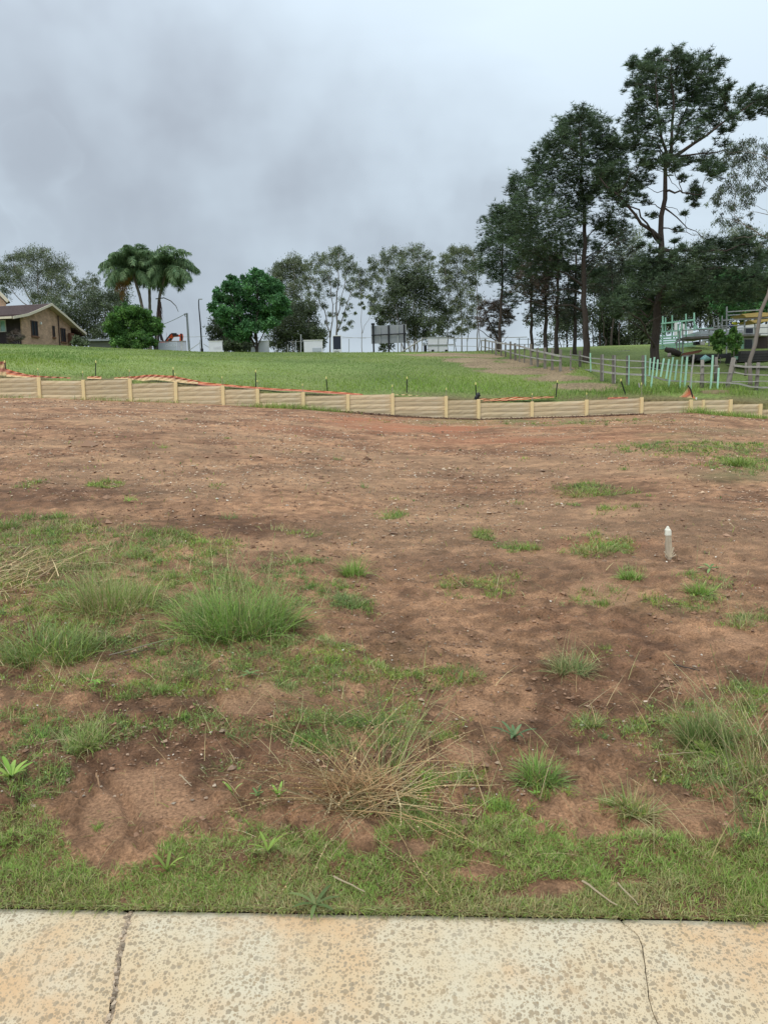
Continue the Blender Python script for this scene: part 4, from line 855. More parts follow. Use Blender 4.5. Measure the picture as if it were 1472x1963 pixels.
# black bundles
def lumps(px, py, h, lab):
    b = at(px, py, 34.5); mb = MB(); mb.tube([b-np.array([.06, 0, .15]), b+np.array([-.03, 0, h*.3]), b+np.array([.03, 0, h*.7]), b+np.array([.06, .0, h])], [.08, .10, .09, .05], 8)
    mb.tube([b+np.array([-.12, 0, 0]), b+np.array([0, -.02, h*.5]), b+np.array([.13, .02, h*.6])], [.05, .06, .03], 6)
    tag(mb.build('black_sleeve', M['black'], origin=b), lab, 'plastic sleeve')
lumps(338.5, 737, .32, 'black plastic sleeve slumped behind the wall near the left fold of mesh'); lumps(915, 766, .30, 'black plastic sleeve bundled at the wall post right of centre')
meshmat = material('woven_barrier_mesh', attr=True, rough=.7, var=.15, vscale=30, trans=.2)
OR_ = (.68, .25, .13); YE = (.68, .49, .26); RD = (.44, .17, .12)
def ribbon(top, bot, label, Yp=34.4, stripes=(RD, YE, OR_, YE), n=60, folds=.03):
    def rs(pl):
        pl = np.array(pl, float); d = np.concatenate([[0], np.cumsum(np.hypot(*np.diff(pl, axis=0).T))]); t = np.linspace(0, d[-1], n); return np.stack([np.interp(t, d, pl[:, 0]), np.interp(t, d, pl[:, 1])], 1)
    top = [(a, b-1.2) for a, b in top]; A, B = rs(top), rs(bot); m_ = 9; V = []; C = []
    for i in range(n):
        for j in range(m_):
            t = j/(m_-1); q = A[i]*(1-t)+B[i]*t; V.append(at(q[0], q[1], Yp-.22*t*t+folds*math.sin(i*.9+j*1.1)+folds*rng.random())); C.append(stripes[min(len(stripes)-1, int(t*len(stripes)))])
    V = np.array(V); C = np.array(C); i = (np.arange(n-1)[:, None]*m_+np.arange(m_-1)[None]).ravel(); T = np.concatenate([np.stack([i, i+1, i+m_+1], 1), np.stack([i, i+m_+1, i+m_], 1)])
    V2 = V+np.array([0, .012, 0]); N_ = len(V); T = np.concatenate([T, T[:, ::-1]+N_])
    rim = list(range(m_))+[r*m_+m_-1 for r in range(1, n)]+[(n-1)*m_+c for c in range(m_-2, -1, -1)]+[r*m_ for r in range(n-2, 0, -1)]
    E = [];
    for a in range(len(rim)): b_ = (a+1) % len(rim); E += [(rim[a], rim[b_], rim[b_]+N_), (rim[a], rim[b_]+N_, rim[a]+N_)]
    mb = MB(); mb.add(np.concatenate([V, V2]), np.concatenate([T, E]), np.concatenate([C, C])); tag(mb.build('barrier_mesh', meshmat, origin=V[0]), label, 'barrier mesh', 'orange barrier mesh behind the wall')
r1 = lambda L_: [(a/3.874, 440+b/3.874) for a, b in L_]
r2 = lambda L_: [(360+a/3.874, 440+b/3.874) for a, b in L_]
r3 = lambda L_: [(700+a/3.874, 440+b/3.874) for a, b in L_]
r4 = lambda L_: [(1092+a/3.874, 540+b/3.874) for a, b in L_]
ribbon(r1([(-60, 985), (0, 985), (45, 982)]), r1([(-60, 1095), (0, 1095), (52, 1093)]), 'striped orange and yellow barrier mesh standing upright at the left edge', 34.75, (RD, YE, RD, YE), 20)
ribbon(r1([(50, 1038), (120, 1060), (200, 1080), (300, 1092), (400, 1098), (525, 1104)]), r1([(50, 1092), (130, 1098), (200, 1100), (300, 1118), (400, 1118), (525, 1117)]), 'orange barrier mesh sagging down from the first picket at the left', stripes=(OR_, RD, OR_, YE))
ribbon(r1([(650, 1096), (700, 1092), (755, 1096)]), r1([(650, 1108), (700, 1110), (755, 1112)]), 'short strip of barrier mesh lying at the foot of the second picket', n=16)
ribbon(r1([(850, 1104), (950, 1097), (1010, 1094), (1080, 1084), (1150, 1082), (1220, 1088), (1290, 1090), (1340, 1102), (1400, 1114), (1472, 1127)]), r1([(850, 1112), (950, 1110), (1010, 1137), (1080, 1122), (1150, 1116), (1220, 1122), (1290, 1132), (1340, 1137), (1400, 1142), (1472, 1146)]), 'longest orange and yellow barrier mesh, humped over by the third picket', stripes=(OR_, RD, YE, YE, YE), n=90)
ribbon(r2([(0, 1118), (100, 1135), (200, 1147), (300, 1155), (400, 1165), (500, 1172), (650, 1185), (800, 1191), (900, 1197), (1030, 1204), (1150, 1212), (1300, 1226)]), r2([(0, 1143), (100, 1157), (200, 1163), (300, 1168), (400, 1177), (500, 1184), (650, 1196), (800, 1201), (900, 1208), (1030, 1218), (1150, 1226), (1300, 1232)]), 'thin orange barrier mesh lying flat from the fourth to past the fifth picket', stripes=(OR_, OR_, RD), n=90)
ribbon(r3([(215, 1230), (300, 1229), (420, 1240)]), r3([(215, 1245), (300, 1243), (420, 1247)]), 'yellowish strip of barrier mesh beside the sixth picket above the tallest panel', stripes=(YE, RD), n=30)
ribbon(r3([(850, 1260), (950, 1261), (1050, 1253), (1120, 1247), (1200, 1251), (1300, 1246), (1400, 1243)]), r3([(850, 1276), (950, 1272), (1050, 1270), (1120, 1266), (1200, 1262), (1300, 1254), (1400, 1249)]), 'crumpled orange barrier mesh between the seventh and eighth pickets', stripes=(OR_, YE, OR_), n=50, folds=.05)
ribbon(r4([(280, 866), (350, 862), (430, 862)]), r4([(280, 873), (350, 870), (430, 868)]), 'sliver of orange barrier mesh below the leaning ninth picket', stripes=(OR_, RD), n=16)
ribbon(r4([(548, 879), (600, 877), (660, 880)]), r4([(548, 894), (600, 893), (665, 888)]), 'flat orange barrier mesh right of the highest wall post', stripes=(OR_, RD), n=20)
ribbon(r4([(765, 884), (800, 868), (835, 842), (862, 812), (880, 785)]), r4([(800, 892), (840, 890), (880, 886), (915, 878), (930, 866)]), 'striped barrier mesh pulled up into a point by a black picket near the right end', 34.55, (YE, OR_, RD, YE, OR_), 40, .02)
ribbon(r4([(880, 785), (890, 800), (900, 820)]), r4([(928, 866), (926, 872), (920, 880)]), 'folded end of barrier mesh hanging from the bent black picket', 34.5, (OR_, YE, OR_), 14, .01)
a, b = at(*r4([(873, 770)])[0], 34.5), at(*r4([(905, 835)])[0], 34.45); mb = MB(); mb.tube([a, (a+b)/2+np.array([.03, 0, .02]), b, b-np.array([-.05, 0, .5])], .03, 6); tag(mb.build('bent_picket', M['black'], origin=b), 'bent black picket holding up the striped mesh point', 'picket')
mb = MB(); a = at(*r4([(937, 858)])[0], 34.2); b = at(*r4([(937, 885)])[0], 34.2); mb.tube([b-np.array([0, 0, .2]), a], .035, 8); tag(mb.build('white_pipe_stub', M['whitewall'], origin=b), 'short white pipe stub just right of the pulled up mesh', 'pipe')

# ------------------------------------------------------------------ rail fence on the right
def hillp(px, py):
    p = gp(px, py); return p
fence = thing('timber_rail_fence', gp(1234, 742), 'weathered grey post and rail fence with mint green uprights running down the right slope', 'fence')
FP = [r3([q])[0]+(r3([(0, b)])[0][1], w_) for q, b, w_ in (((860, 822), 905, .07), ((890, 812), 912, .10), ((917, 828), 916, .06), ((943, 830), 920, .06), ((970, 820), 932, .11), ((1008, 836), 936, .09), ((1040, 838), 945, .09), ((1078, 832), 966, .10), ((1115, 845), 972, .12),
       ((1145, 850), 985, .06), ((1180, 852), 992, .06), ((1232, 850), 1008, .12), ((1280, 880), 1020, .12), ((1333, 876), 1032, .13), ((1388, 882), 1042, .12), ((1447, 890), 1052, .13))]
FP += [r4([q])[0]+(r4([(0, b)])[0][1], w_) for q, b, w_ in (((5, 505), 658, .07), ((75, 512), 630, .14), ((237, 542), 738, .15), ((325, 547), 756, .16), ((428, 550), 770, .13), ((548, 547), 782, .17))]
pts_top = []
RAILW = MB()
for (px, pt, pb, w_) in FP:
    g_ = gp(px, pb); t_ = at(px+rng.normal(0, .5), pt, g_[1]); h_ = t_[2]-g_[2]
    mb = MB(); mb.bar(g_-np.array([0, 0, .35]), t_, w_, w_*.9); mb.build('post', M['wood'], fence); pts_top.append((px, pt, pb, g_))
# rails follow picture lines, at the fence depth
pts_top.sort(key=lambda q: q[0]); FX = [q[0] for q in pts_top]; FY = [q[3][1] for q in pts_top]
def fdepth(px): return float(np.interp(px, FX+[1500], FY+[36.2]))-.1
def rail(pl, r, name='rail', mat='rail', flat=True, dy=0.):
    P_ = [at(a, b, fdepth(a)+dy) for a, b in pl]
    for i in range(len(P_)-1):
        mb = MB(); mb.bar(P_[i], P_[i+1]+(P_[i+1]-P_[i])*.02, .04, r); mb.build(name, M[mat], fence)
rail(r3([(860, 822), (915, 828), (970, 838), (1040, 850), (1115, 858)])+r3([(1170, 872), (1232, 893), (1333, 914), (1447, 941), (1530, 949)]), .09)
rail(r3([(860, 868), (940, 885), (1040, 900), (1115, 925), (1232, 950), (1333, 966), (1447, 975)]), .06)
rail(r4([(0, 540), (75, 549), (150, 567), (237, 574), (325, 580), (430, 586), (550, 592)]), .05)
rail(r4([(0, 575), (75, 585), (150, 600), (237, 612), (325, 626), (430, 638), (550, 640)]), .05)
rail(r4([(0, 655), (75, 655), (150, 655), (237, 668), (325, 680), (430, 688), (560, 692)]), .085)
rail(r4([(550, 592), (640, 604), (720, 612), (780, 620), (900, 622), (980, 625), (1100, 624)]), .05)
rail(r4([(550, 690), (620, 705), (700, 730), (790, 738), (900, 742), (1050, 746), (1160, 750)]), .07)
rail(r4([(560, 630), (700, 660), (800, 672), (900, 678), (1000, 680), (1100, 676), (1200, 678)]), .035)
rail(r4([(1215, 622), (1300, 632), (1400, 632), (1500, 634)]), .09)
rail(r4([(1215, 672), (1300, 688), (1400, 692), (1500, 694)]), .05)
rail(r4([(1160, 750), (1250, 757), (1340, 780), (1420, 786), (1500, 786)]), .075)
rail(r4([(1200, 741), (1350, 742), (1420, 738), (1500, 740)]), .04)
for (a, b, c, d, w_, mt) in ((560, 545, 558, 785, .07, 'mint'), (597, 568, 587, 700, .08, 'mint'), (627, 560, 600, 788, .085, 'mint'), (652, 578, 640, 705, .08, 'mint'), (697, 570, 672, 706, .09, 'mint'), (735, 575, 712, 722, .09, 'mint'),
                             (765, 560, 730, 784, .085, 'mint'), (795, 580, 778, 733, .085, 'mint'), (834, 556, 815, 790, .07, 'mint'), (870, 556, 850, 786, .10, 'mint'), (1060, 545, 1042, 812, .10, 'mint'), (1103, 640, 1093, 812, .09, 'mint'),
                             (918, 540, 888, 800, .08, 'rail'), (150, 530, 155, 668, .07, 'mint'), (438, 548, 436, 765, .05, 'mint'), (244, 540, 246, 735, .04, 'rail'), (333, 546, 335, 754, .04, 'rail'), (903, 640, 897, 800, .06, 'mint')):
    pa = r4([(a, b)])[0]; pb = r4([(c, d)])[0]; Yd = fdepth((pa[0]+pb[0])/2)-.12; mb = MB(); mb.bar(at(*pb, Yd), at(*pa, Yd), w_*.85, .04, up=(0, 1, 0)); mb.build('stake', M[mt], fence)
for (a, b, c, d, w_) in ((982, 580, 975, 808, .17), (1215, 565, 1148, 868, .22), (1398, 600, 1370, 900, .17), (1306, 600, 1300, 700, .10), (735, 530, 735, 560, .16), (1085, 560, 1078, 740, .14)):
    pa = r4([(a, b)])[0]; pb = r4([(c, d)])[0]; Yd = fdepth(pb[0])+.1; mb = MB(); A_, B_ = at(*pb, Yd), at(*pa, Yd); mb.tube([A_, A_*.6+B_*.4+np.array([.01, 0, 0]), B_], [w_*.6, w_*.55, w_*.48], 7); mb.build('post', M['wood'], fence, smooth=True)

# hewn timbers by the barrier
T_ = lambda a, b: r4([(a, b)])[0]
def beam(pa, pb, Yd, w_, h_, mat, name, label, cat, **k):
    A_, B_ = at(*pa, Yd), at(*pb, Yd+k.get('dY', 0)); mb = MB(); mb.bar(A_, B_, w_, h_); return tag(mb.build(name, mat, origin=A_), label, cat, k.get('group'))
TIM = material('raw_squared_timber', (.33, .25, .16), .9, .3, 8, .4, 20, stretch=(.3, 1, 1))
beam(T_(975, 828), T_(1090, 822), 35.3, .28, .22, TIM, 'squared_timber', 'squared tan timber block behind the wall right of the mesh point', 'timber', group='squared timbers by the fence')
beam(T_(1090, 825), T_(1172, 826), 35.5, .28, .24, TIM, 'squared_timber', 'brown timber block beside the foot of the leaning grey post', 'timber', group='squared timbers by the fence')
beam(T_(975, 850), T_(1060, 852), 35.2, .26, .12, TIM, 'squared_timber', 'lower tan plank under the squared timber block by the mesh', 'timber', group='squared timbers by the fence')
beam(T_(1175, 855), T_(1290, 885), 35.3, .12, .06, M['rail'], 'fallen_rail', 'pale fallen rail lying in grass right of the leaning post', 'fence rail', group='fallen rails')
beam(T_(575, 822), T_(770, 868), 35.4, .14, .10, M['wood'], 'fallen_rail', 'grey fallen rail in the weeds left of the mesh point', 'fence rail', group='fallen rails')
beam(T_(510, 752), T_(516, 785), 35.2, .05, .05, M['rail'], 'short_peg', 'short pale peg left of the tall grey fence post', 'peg')

# ------------------------------------------------------------------ brick house
brick = bpy.data.materials.new('tan_brick'); brick.use_nodes = True
def _brick(m, W=.24, H=.086, c1=(.54, .33, .22), c2=(.42, .25, .165), mo=(.42, .33, .25)):
    t = m.node_tree; nd = t.nodes; lk = t.links.new; b = nd['Principled BSDF']; b.inputs['Roughness'].default_value = .9
    tc_ = nd.new('ShaderNodeTexCoord'); sp = nd.new('ShaderNodeSeparateXYZ'); lk(tc_.outputs['Object'], sp.inputs[0])
    ad = nd.new('ShaderNodeMath'); lk(sp.outputs[1], ad.inputs[0]); lk(sp.outputs[0], ad.inputs[1]); cb = nd.new('ShaderNodeCombineXYZ'); lk(ad.outputs[0], cb.inputs[0]); lk(sp.outputs[2], cb.inputs[1])
    br_ = nd.new('ShaderNodeTexBrick'); lk(cb.outputs[0], br_.inputs['Vector']); br_.inputs['Scale'].default_value = 1; br_.inputs['Brick Width'].default_value = W; br_.inputs['Row Height'].default_value = H; br_.inputs['Mortar Size'].default_value = .009
    br_.inputs['Color1'].default_value = (*c1, 1); br_.inputs['Color2'].default_value = (*c2, 1); br_.inputs['Mortar'].default_value = (*mo, 1)
    n = nd.new('ShaderNodeTexNoise'); n.inputs['Scale'].default_value = 2.5; n.inputs['Detail'].default_value = 5; lk(tc_.outputs['Object'], n.inputs['Vector'])
    r = nd.new('ShaderNodeMapRange'); r.inputs[1].default_value = .3; r.inputs[2].default_value = .7; r.inputs[3].default_value = .75; r.inputs[4].default_value = 1.25; lk(n.outputs[0], r.inputs[0])
    s = nd.new('ShaderNodeVectorMath'); s.operation = 'SCALE'; lk(br_.outputs[0], s.inputs[0]); lk(r.outputs[0], s.inputs['Scale']); lk(s.outputs[0], b.inputs['Base Color'])
    bp = nd.new('ShaderNodeBump'); bp.inputs['Strength'].default_value = .5; bp.inputs['Distance'].default_value = .01; bp.invert = True; lk(br_.outputs['Fac'], bp.inputs['Height']); lk(bp.outputs[0], b.inputs['Normal'])
_brick(brick)
rooftile = material('dark_brown_roof_tiles', (.085, .058, .055), .8, .25, 5, .3, 12)
cream = material('cream_fascia', (.66, .58, .45), .6, .08, 3); brownp = material('dark_brown_paint', (.055, .032, .025), .5, .2, 5); glass = material('dark_window_glass', (.03, .035, .045), .1, spec=.6)
tealglass = material('pale_teal_window', (.35, .60, .60), .2, spec=.5); soff = material('beige_soffit', (.42, .33, .25), .8, .05, 3); darkwall = material('dark_timber_wall', (.05, .035, .038), .7, .3, 3)
Z6 = lambda a, b: (a/7.36, 560+b/7.36)
K0 = at(*Z6(305, 500), 62.0); ga = np.array([.236, 1., 0]); ga /= np.linalg.norm(ga); gb = np.array([-ga[1], ga[0], 0]); up = np.array([0, 0, 1.])
def onpl(z6, off=0.):   # point of the picture on the gable plane moved off metres outwards
    d = pix_dir(*Z6(*z6)); P0 = K0-gb*off; t = np.dot(P0-np.array([0, 0, CAMZ]), gb)/np.dot(d, gb); return np.array([0, 0, CAMZ])+d*t
house = thing('brick_house', (K0[0], K0[1], z_base(K0[0], K0[1])), 'tan brick house with dark tiled gable roof and cream barge boards on the left', 'house')
prof = [onpl(q, .55) for q in ((185, 345), (400, 305), (560, 240), (735, 160), (960, 350), (1100, 480), (1222, 578))]
prof = [p+gb*.55 for p in prof]    # roof line in gable plane coordinates
zb0 = K0[2]-2.6
wl = [onpl((303, 720)), onpl((303, 350)), onpl((420, 335)), onpl((600, 262)), onpl((690, 225)), onpl((735, 240)), onpl((820, 330)), onpl((1000, 492)), onpl((1000, 720))]
wl[0] = wl[0]*1.0; wl[0][2] = zb0; wl[-1][2] = zb0
under = [p-up*.16 for p in prof]
s_of = lambda p: float(np.dot(p-K0, ga))
def roof_z(s): ss = [s_of(p) for p in under]; return float(np.interp(s, ss, [p[2] for p in under]))
s0, s1 = s_of(wl[1]), s_of(wl[-2])
poly = [K0+ga*s0+up*(zb0-K0[2])]+[K0+ga*s+up*(roof_z(s)-K0[2]) for s in np.linspace(s0, s1, 12)]+[K0+ga*s1+up*(zb0-K0[2])]
mb = MB(); mb.prism(poly, gb*.12); mb.build('wall', brick, house, label='tan brick gable wall')
# tiled roof as extruded profile with tile courses, fascia and soffit
LNR = 14.
mb = MB(); pl = [p-gb*.55 for p in prof]; mb.prism(pl+[p-up*.10 for p in pl[::-1]], gb*LNR); rf = mb.build('roof', rooftile, house)
mb = MB()
def seglerp(s_len):
    out = []; d = 0
    for i in range(3):
        A_, B_ = prof[i], prof[i+1]; L0 = np.linalg.norm(B_-A_)
        n_ = max(1, int(L0/.33))
        for k_ in range(n_): out.append(A_+(B_-A_)*(k_/n_))
    return out
for q in seglerp(.33): mb.bar(q-gb*.5+up*.012, q+gb*(LNR-.6)+up*.012, .05, .03)
mb.build('tile_courses', rooftile, house)['kind'] = 'stuff'
mb = MB(); pl2 = [p-gb*.60+up*.03 for p in prof]; lo2 = [p-up*.20 for p in pl2]; mb.prism(pl2+lo2[::-1], gb*.045); mb.build('barge_board', cream, house)
mb = MB(); pl3 = [p-gb*.55-up*.12 for p in prof]; mb.prism(pl3+[p-up*.03 for p in pl3[::-1]], gb*.60); mb.build('soffit', soff, house)
e0 = prof[0]-up*.06; mb = MB(); mb.bar(e0-gb*.5-ga*.03, e0+gb*LNR-ga*.03, .12, .16); mb.build('gutter', cream, house)
# front wall (dark) and window
fw = K0+ga*(s0+.0)+gb*.14; mb = MB(); mb.box(fw+gb*6+ga*.35+up*((zb0+roof_z(s0)-.02)/2-fw[2]), (6, .08, (roof_z(s0)-.02-zb0)/2), (gb, ga, up)); mb.build('wall', darkwall, house, label='dark boarded front wall')
def onfront(z6, off=0.):
    d = pix_dir(*Z6(*z6)); P0 = fw+ga*(.27-off); t = np.dot(P0-np.array([0, 0, CAMZ]), ga)/np.dot(d, ga); return np.array([0, 0, CAMZ])+d*t
wa_, wb_ = onfront((-70, 405)), onfront((95, 555)); c = (wa_+wb_)/2; hw = abs(np.dot(wb_-wa_, gb))/2; hh = abs(wb_[2]-wa_[2])/2
mb = MB()
for sx in (-1, 0, 1): mb.box(c+gb*hw*sx-ga*.03, (.035, .04, hh+.03), (gb, ga, up))
for sz in (-1, 1): mb.box(c+up*hh*sz-ga*.03, (hw-.04, .038, .035), (gb, ga, up))
wn1 = mb.build('window', M['whitewall'], house, label='white framed window with pale teal glass'); mb = MB()
for sx in (-1, 1): mb.box(c+gb*hw*.5*sx-ga*.012, (hw*.5-.04, .008, hh-.035), (gb, ga, up))
mb.build('pane', tealglass, wn1)
def gwin(x0, y0, x1, y1, mull=False, sill=True):
    A_, B_ = onpl((x0, y0)), onpl((x1, y1)); c = (A_+B_)/2; c[2] = (onpl(((x0+x1)/2, y0))[2]+onpl(((x0+x1)/2, y1))[2])/2; hw = abs(s_of(B_)-s_of(A_))/2; hh = (onpl(((x0+x1)/2, y0))[2]-onpl(((x0+x1)/2, y1))[2])/2
    mb = MB()
    for sx in ((-1, 0, 1) if mull else (-1, 1)): mb.box(c+ga*hw*sx-gb*.02, (.035, .04, hh+.035), (ga, gb, up))
    for sz in (-1, 1): mb.box(c+up*hh*sz-gb*.02, (hw-.036, .038, .035), (ga, gb, up))
    w_ = mb.build('window', brownp, house); mb = MB(); mb.box(c-gb*.008, (hw-.03, .01, hh-.03), (ga, gb, up)); mb.build('pane', glass, w_)
    if sill: mb = MB(); mb.box(c-up*(hh+.10)-gb*.05, (hw+.08, .08, .055), (ga, gb, up)); mb.build('sill', material('brown_brick_sill', (.20, .10, .06), .9), w_)
gwin(440, 412, 537, 612, True); gwin(743, 482, 776, 628); gwin(858, 515, 930, 695, True)
mb = MB(); A_, B_ = onpl((815, 335)), onpl((843, 735)); B_ = np.array([A_[0], A_[1], zb0]); mb.tube([A_-gb*.07, B_-gb*.07], .045, 8); mb.build('downpipe', brownp, house)
mb = MB(); q = onpl((572, 438)); mb.box(q-gb*.06, (.06, .06, .10), (ga, gb, up)); mb.build('wall_lamp', M['whitewall'], house)
# verandah: post, beams, lattice screen
e1 = prof[-1]; sE = s_of(e1)
for off in (.2, 3.2): mb = MB(); q = K0+ga*(sE-.7)+gb*off; mb.box(np.array([q[0], q[1], (zb0+e1[2]+.2)/2]), (.06, .06, (e1[2]+.2-zb0)/2), (ga, gb, up)); mb.build('verandah_post', brownp, house)
for s_ in np.linspace(s1+.15, sE-.15, 5): mb = MB(); q = K0+ga*s_; mb.bar(np.array([q[0], q[1], roof_z(s_)-.12])-gb*.4, np.array([q[0], q[1], roof_z(s_)-.12])+gb*5, .06, .14); mb.build('verandah_beam', brownp, house)
mb = MB(); q = onpl((975, 655)); mb.box(q-gb*.25, (.25, .12, .45), (ga, gb, up)); mb.build('hose_box', material('rust_brown_box', (.12, .05, .03), .8), house)
mb = MB(); q = K0+ga*(s1-.1)+gb*5; mb.box(np.array([q[0], q[1], (zb0+K0[2])/2-.1]), (.1, 5, (K0[2]-zb0)/2), (ga, gb, up)); mb.build('wall', brick, house, label='brick verandah wall')
# higher gable behind
h2 = thing('rear_house_wing', at(0, 640, 78), 'taller gable of a second house wing above the dark roof, at the left edge', 'house')
A_ = at(-74, 486, 76); B_ = at(20.5, 581.5, 76); C_ = at(-160, 582, 76); mb = MB(); mb.prism([A_, B_-np.array([.4, 0, 0]), B_-np.array([.4, 0, 6]), C_-np.array([0, 0, 6]), C_], (-6, 6, 0)); mb.build('wall', brick, h2)
mb = MB(); mb.bar(A_+np.array([0, -.4, .1]), B_+np.array([0, -.4, .1]), .1, .28); mb.build('barge_board', cream, h2)
mb = MB(); mb.prism([A_+up*.12, B_+up*.12, B_+up*.02, A_+up*.02], (-6, 6, 0)); mb.build('roof', rooftile, h2)

# shed, hoarding, excavator, poles, signs -----------------------------------
def pbox(xa, ya, xb, yb, Yd, th, mat, name, parent=None, C=None, **k):
    a = at(xa, ya, Yd); b = at(xb, yb, Yd); mb = MB(); mb.box(((a[0]+b[0])/2, Yd+th/2, (a[2]+b[2])/2), (abs(b[0]-a[0])/2, th/2, abs(b[2]-a[2])/2), None, C)
    return mb.build(name, mat, parent, **k)
sh = thing('low_shed', at(195, 672, 68), 'low grey shed with a flat corrugated roof between the house and the round shrub', 'shed')
pbox(171, 656, 221, 676, 68, 3, material('grey_shed_wall', (.30, .30, .31), .8, .1, 2), 'wall', sh); pbox(160, 650.5, 222, 653, 67.4, 4, material('shed_roof_steel', (.26, .28, .30), .5, .3, 4), 'roof', sh)
for i in range(14): x0 = 161+i*4.4; pbox(x0, 649.6, x0+1.6, 650.4, 67.4, 4, M['steel'], 'roof_rib', sh)
pbox(220, 651, 222, 676, 67.6, .15, M['wood'], 'post', sh)
hd = thing('site_hoarding', at(325, 673, 64), 'pale hoarding panel with faint white lettering on a paling fence below the excavator', 'hoarding')
pbox(303.5, 656.5, 340, 676, 64.0, .06, M['hoard'], 'panel', hd)
grp = material('grey_paling', (.26, .25, .22), .9, .25, 5)
for i in range(11): x0 = 294+i*.9 if i < 8 else 0
for i, x0 in enumerate(list(np.arange(294.5, 303, 2.2))+list(np.arange(340.3, 356.5, 2.0))): pbox(x0, 654.2+.4*(i % 2), x0+1.9, 677, 64.2, .03, grp if i % 3 else M['wood'], 'paling', hd)
pbox(294, 654, 357, 655.1, 64.12, .07, M['wood'], 'rail', hd); pbox(347.5, 655, 349, 673, 64.0, .08, M['whitewall'], 'post', hd)
def letters(txt, px, py, hpx, Yd, mat, parent, extr=.012, wfac=1.):
    cu = bpy.data.curves.new('lettering', 'FONT'); cu.body = txt; cu.size = 1; cu.extrude = .02; cu.resolution_u = 2; cu.align_x = 'CENTER'; tmp = bpy.data.objects.new('tmp', cu); col.objects.link(tmp)
    dg = bpy.context.evaluated_depsgraph_get(); me = bpy.data.meshes.new_from_object(tmp.evaluated_get(dg)); bpy.data.objects.remove(tmp)
    s_ = hpx*Yd/F/.7; c = at(px, py, Yd); me.transform(Matrix.Translation(Vector(tuple3(c-np.array(ORG[parent.name])))) @ Matrix.Rotation(R_(90), 4, 'X') @ Matrix.Diagonal((s_*wfac, s_, s_*.3, 1))); me.materials.clear(); me.materials.append(mat)
    o = bpy.data.objects.new('lettering', me); col.objects.link(o); o.parent = parent; ORG[o.name] = ORG[parent.name]
letters('OHUM', 329, 664.6, 4.2, 63.985, M['letter'], hd, wfac=1.25)
# excavator
ex = thing('excavator', at(325, 676, 70), 'orange excavator with raised folded boom and black cab behind the hoarding', 'excavator')
Q = lambda a, b, Yd=70.: at(290+a/18.4, 630+b/18.4, Yd)
def poly(pts, th, mat, name, Yd=70., parent=ex):
    mb = MB(); mb.prism([Q(a, b, Yd) for a, b in pts], (0, th, 0)); return mb.build(name, mat, parent)
bm = poly([(470, 455), (560, 455), (655, 440), (760, 280), (1010, 265), (1010, 225), (890, 195), (690, 175)], .45, M['orange'], 'boom', 69.8)
mb = MB(); mb.bar(Q(500, 440, 69.7), Q(700, 185, 69.7), .06, .10); mb.bar(Q(720, 180, 69.7), Q(905, 182, 69.7), .12, .12); mb.build('boom_rail', M['black'], bm)
st_ = poly([(1000, 220), (1035, 170), (1085, 175), (1105, 260), (1085, 420), (1000, 430), (1010, 300)], .35, M['orange'], 'stick', 69.85)
mb = MB(); mb.bar(Q(1062, 175, 69.8), Q(1085, 420, 69.8), .12, .12); mb.build('hydraulic_ram', M['black'], st_)
mb = MB(); mb.bar(Q(600, 470, 69.65), Q(715, 345, 69.65), .14, .14); mb.build('boom_ram', M['black'], bm); mb = MB(); mb.bar(Q(760, 240, 69.7), Q(960, 225, 69.7), .1, .12); mb.build('stick_ram', M['black'], bm)
mb = MB(); mb.prism([Q(610, 330, 69.78), Q(690, 355, 69.78), (Q(670, 400, 69.78)), Q(600, 370, 69.78)], (0, .02, 0)); mb.build('panel_mark', M['whitewall'], bm)
cabm = MB()
for a, b in (((150, 470), (170, 180)), ((215, 165), (350, 185)), ((270, 190), (265, 400)), ((315, 185), (365, 420)), ((350, 185), (425, 440)), ((170, 180), (215, 165)), ((225, 390), (300, 450))): cabm.bar(Q(*a, 69.6), Q(*b, 69.6), .12, .12); cabm.bar(Q(*a, 70.9), Q(*b, 70.9), .12, .12)
cabm.bar(Q(170, 180, 69.6), Q(170, 180, 70.9), .1, .1); cabm.bar(Q(350, 185, 69.6), Q(350, 185, 70.9), .1, .1)
cab_ = cabm.build('cab_frame', M['black'], ex); 
poly([(100, 440), (480, 440), (520, 560), (60, 560)], 1.8, M['orange'], 'body', 69.4); poly([(60, 560), (560, 560), (520, 760), (100, 760)], 2.2, M['black'], 'track_base', 69.2)
mb = MB(); mb.tube([Q(540, 460), Q(548, 140)], .02, 5); mb.build('aerial', M['steel'], ex)
# utility pole
up_ = thing('utility_pole', at(364, 675, 75), 'thin grey wooden utility pole leaning slightly right of the excavator', 'utility pole')
mb = MB(); mb.tube([at(365, 700, 75), at(358.5, 600, 75)], [.13, .09], 8); mb.build('pole', M['steel'], up_)
mb = MB(); a = at(358.5, 603, 74.9); mb.bar(a+np.array([-.25, 0, .05]), a+np.array([.1, 0, .05]), .07, .09); mb.tube([at(356, 601.5, 74.9), at(354.3, 604.5, 74.9), at(356, 607, 74.9)], .05, 5); mb.build('bracket', M['steel'], up_)
def wire(pa, pb, Ya, Yb, sag, label, r=.02):
    t = np.linspace(0, 1, 24); A_, B_ = at(*pa, Ya), at(*pb, Yb); P_ = A_*(1-t[:, None])+B_*t[:, None]; P_[:, 2] -= sag*4*t*(1-t); mb = MB(); mb.tube(P_, r, 4); tag(mb.build('overhead_wire', M['steel'], origin=A_), label, 'wire')
wire((356, 601.5), (250, 634), 75, 78, .35, 'service wire from the pole top down behind the palms', .03); wire((351, 645.5), (408, 643.5), 80, 80, .05, 'distant level wire between the excavator and the lamp post', .025)
wire((702, 648), (655, 645.5), 80, 80, .03, 'distant level wire left of the grey sign back', .02)
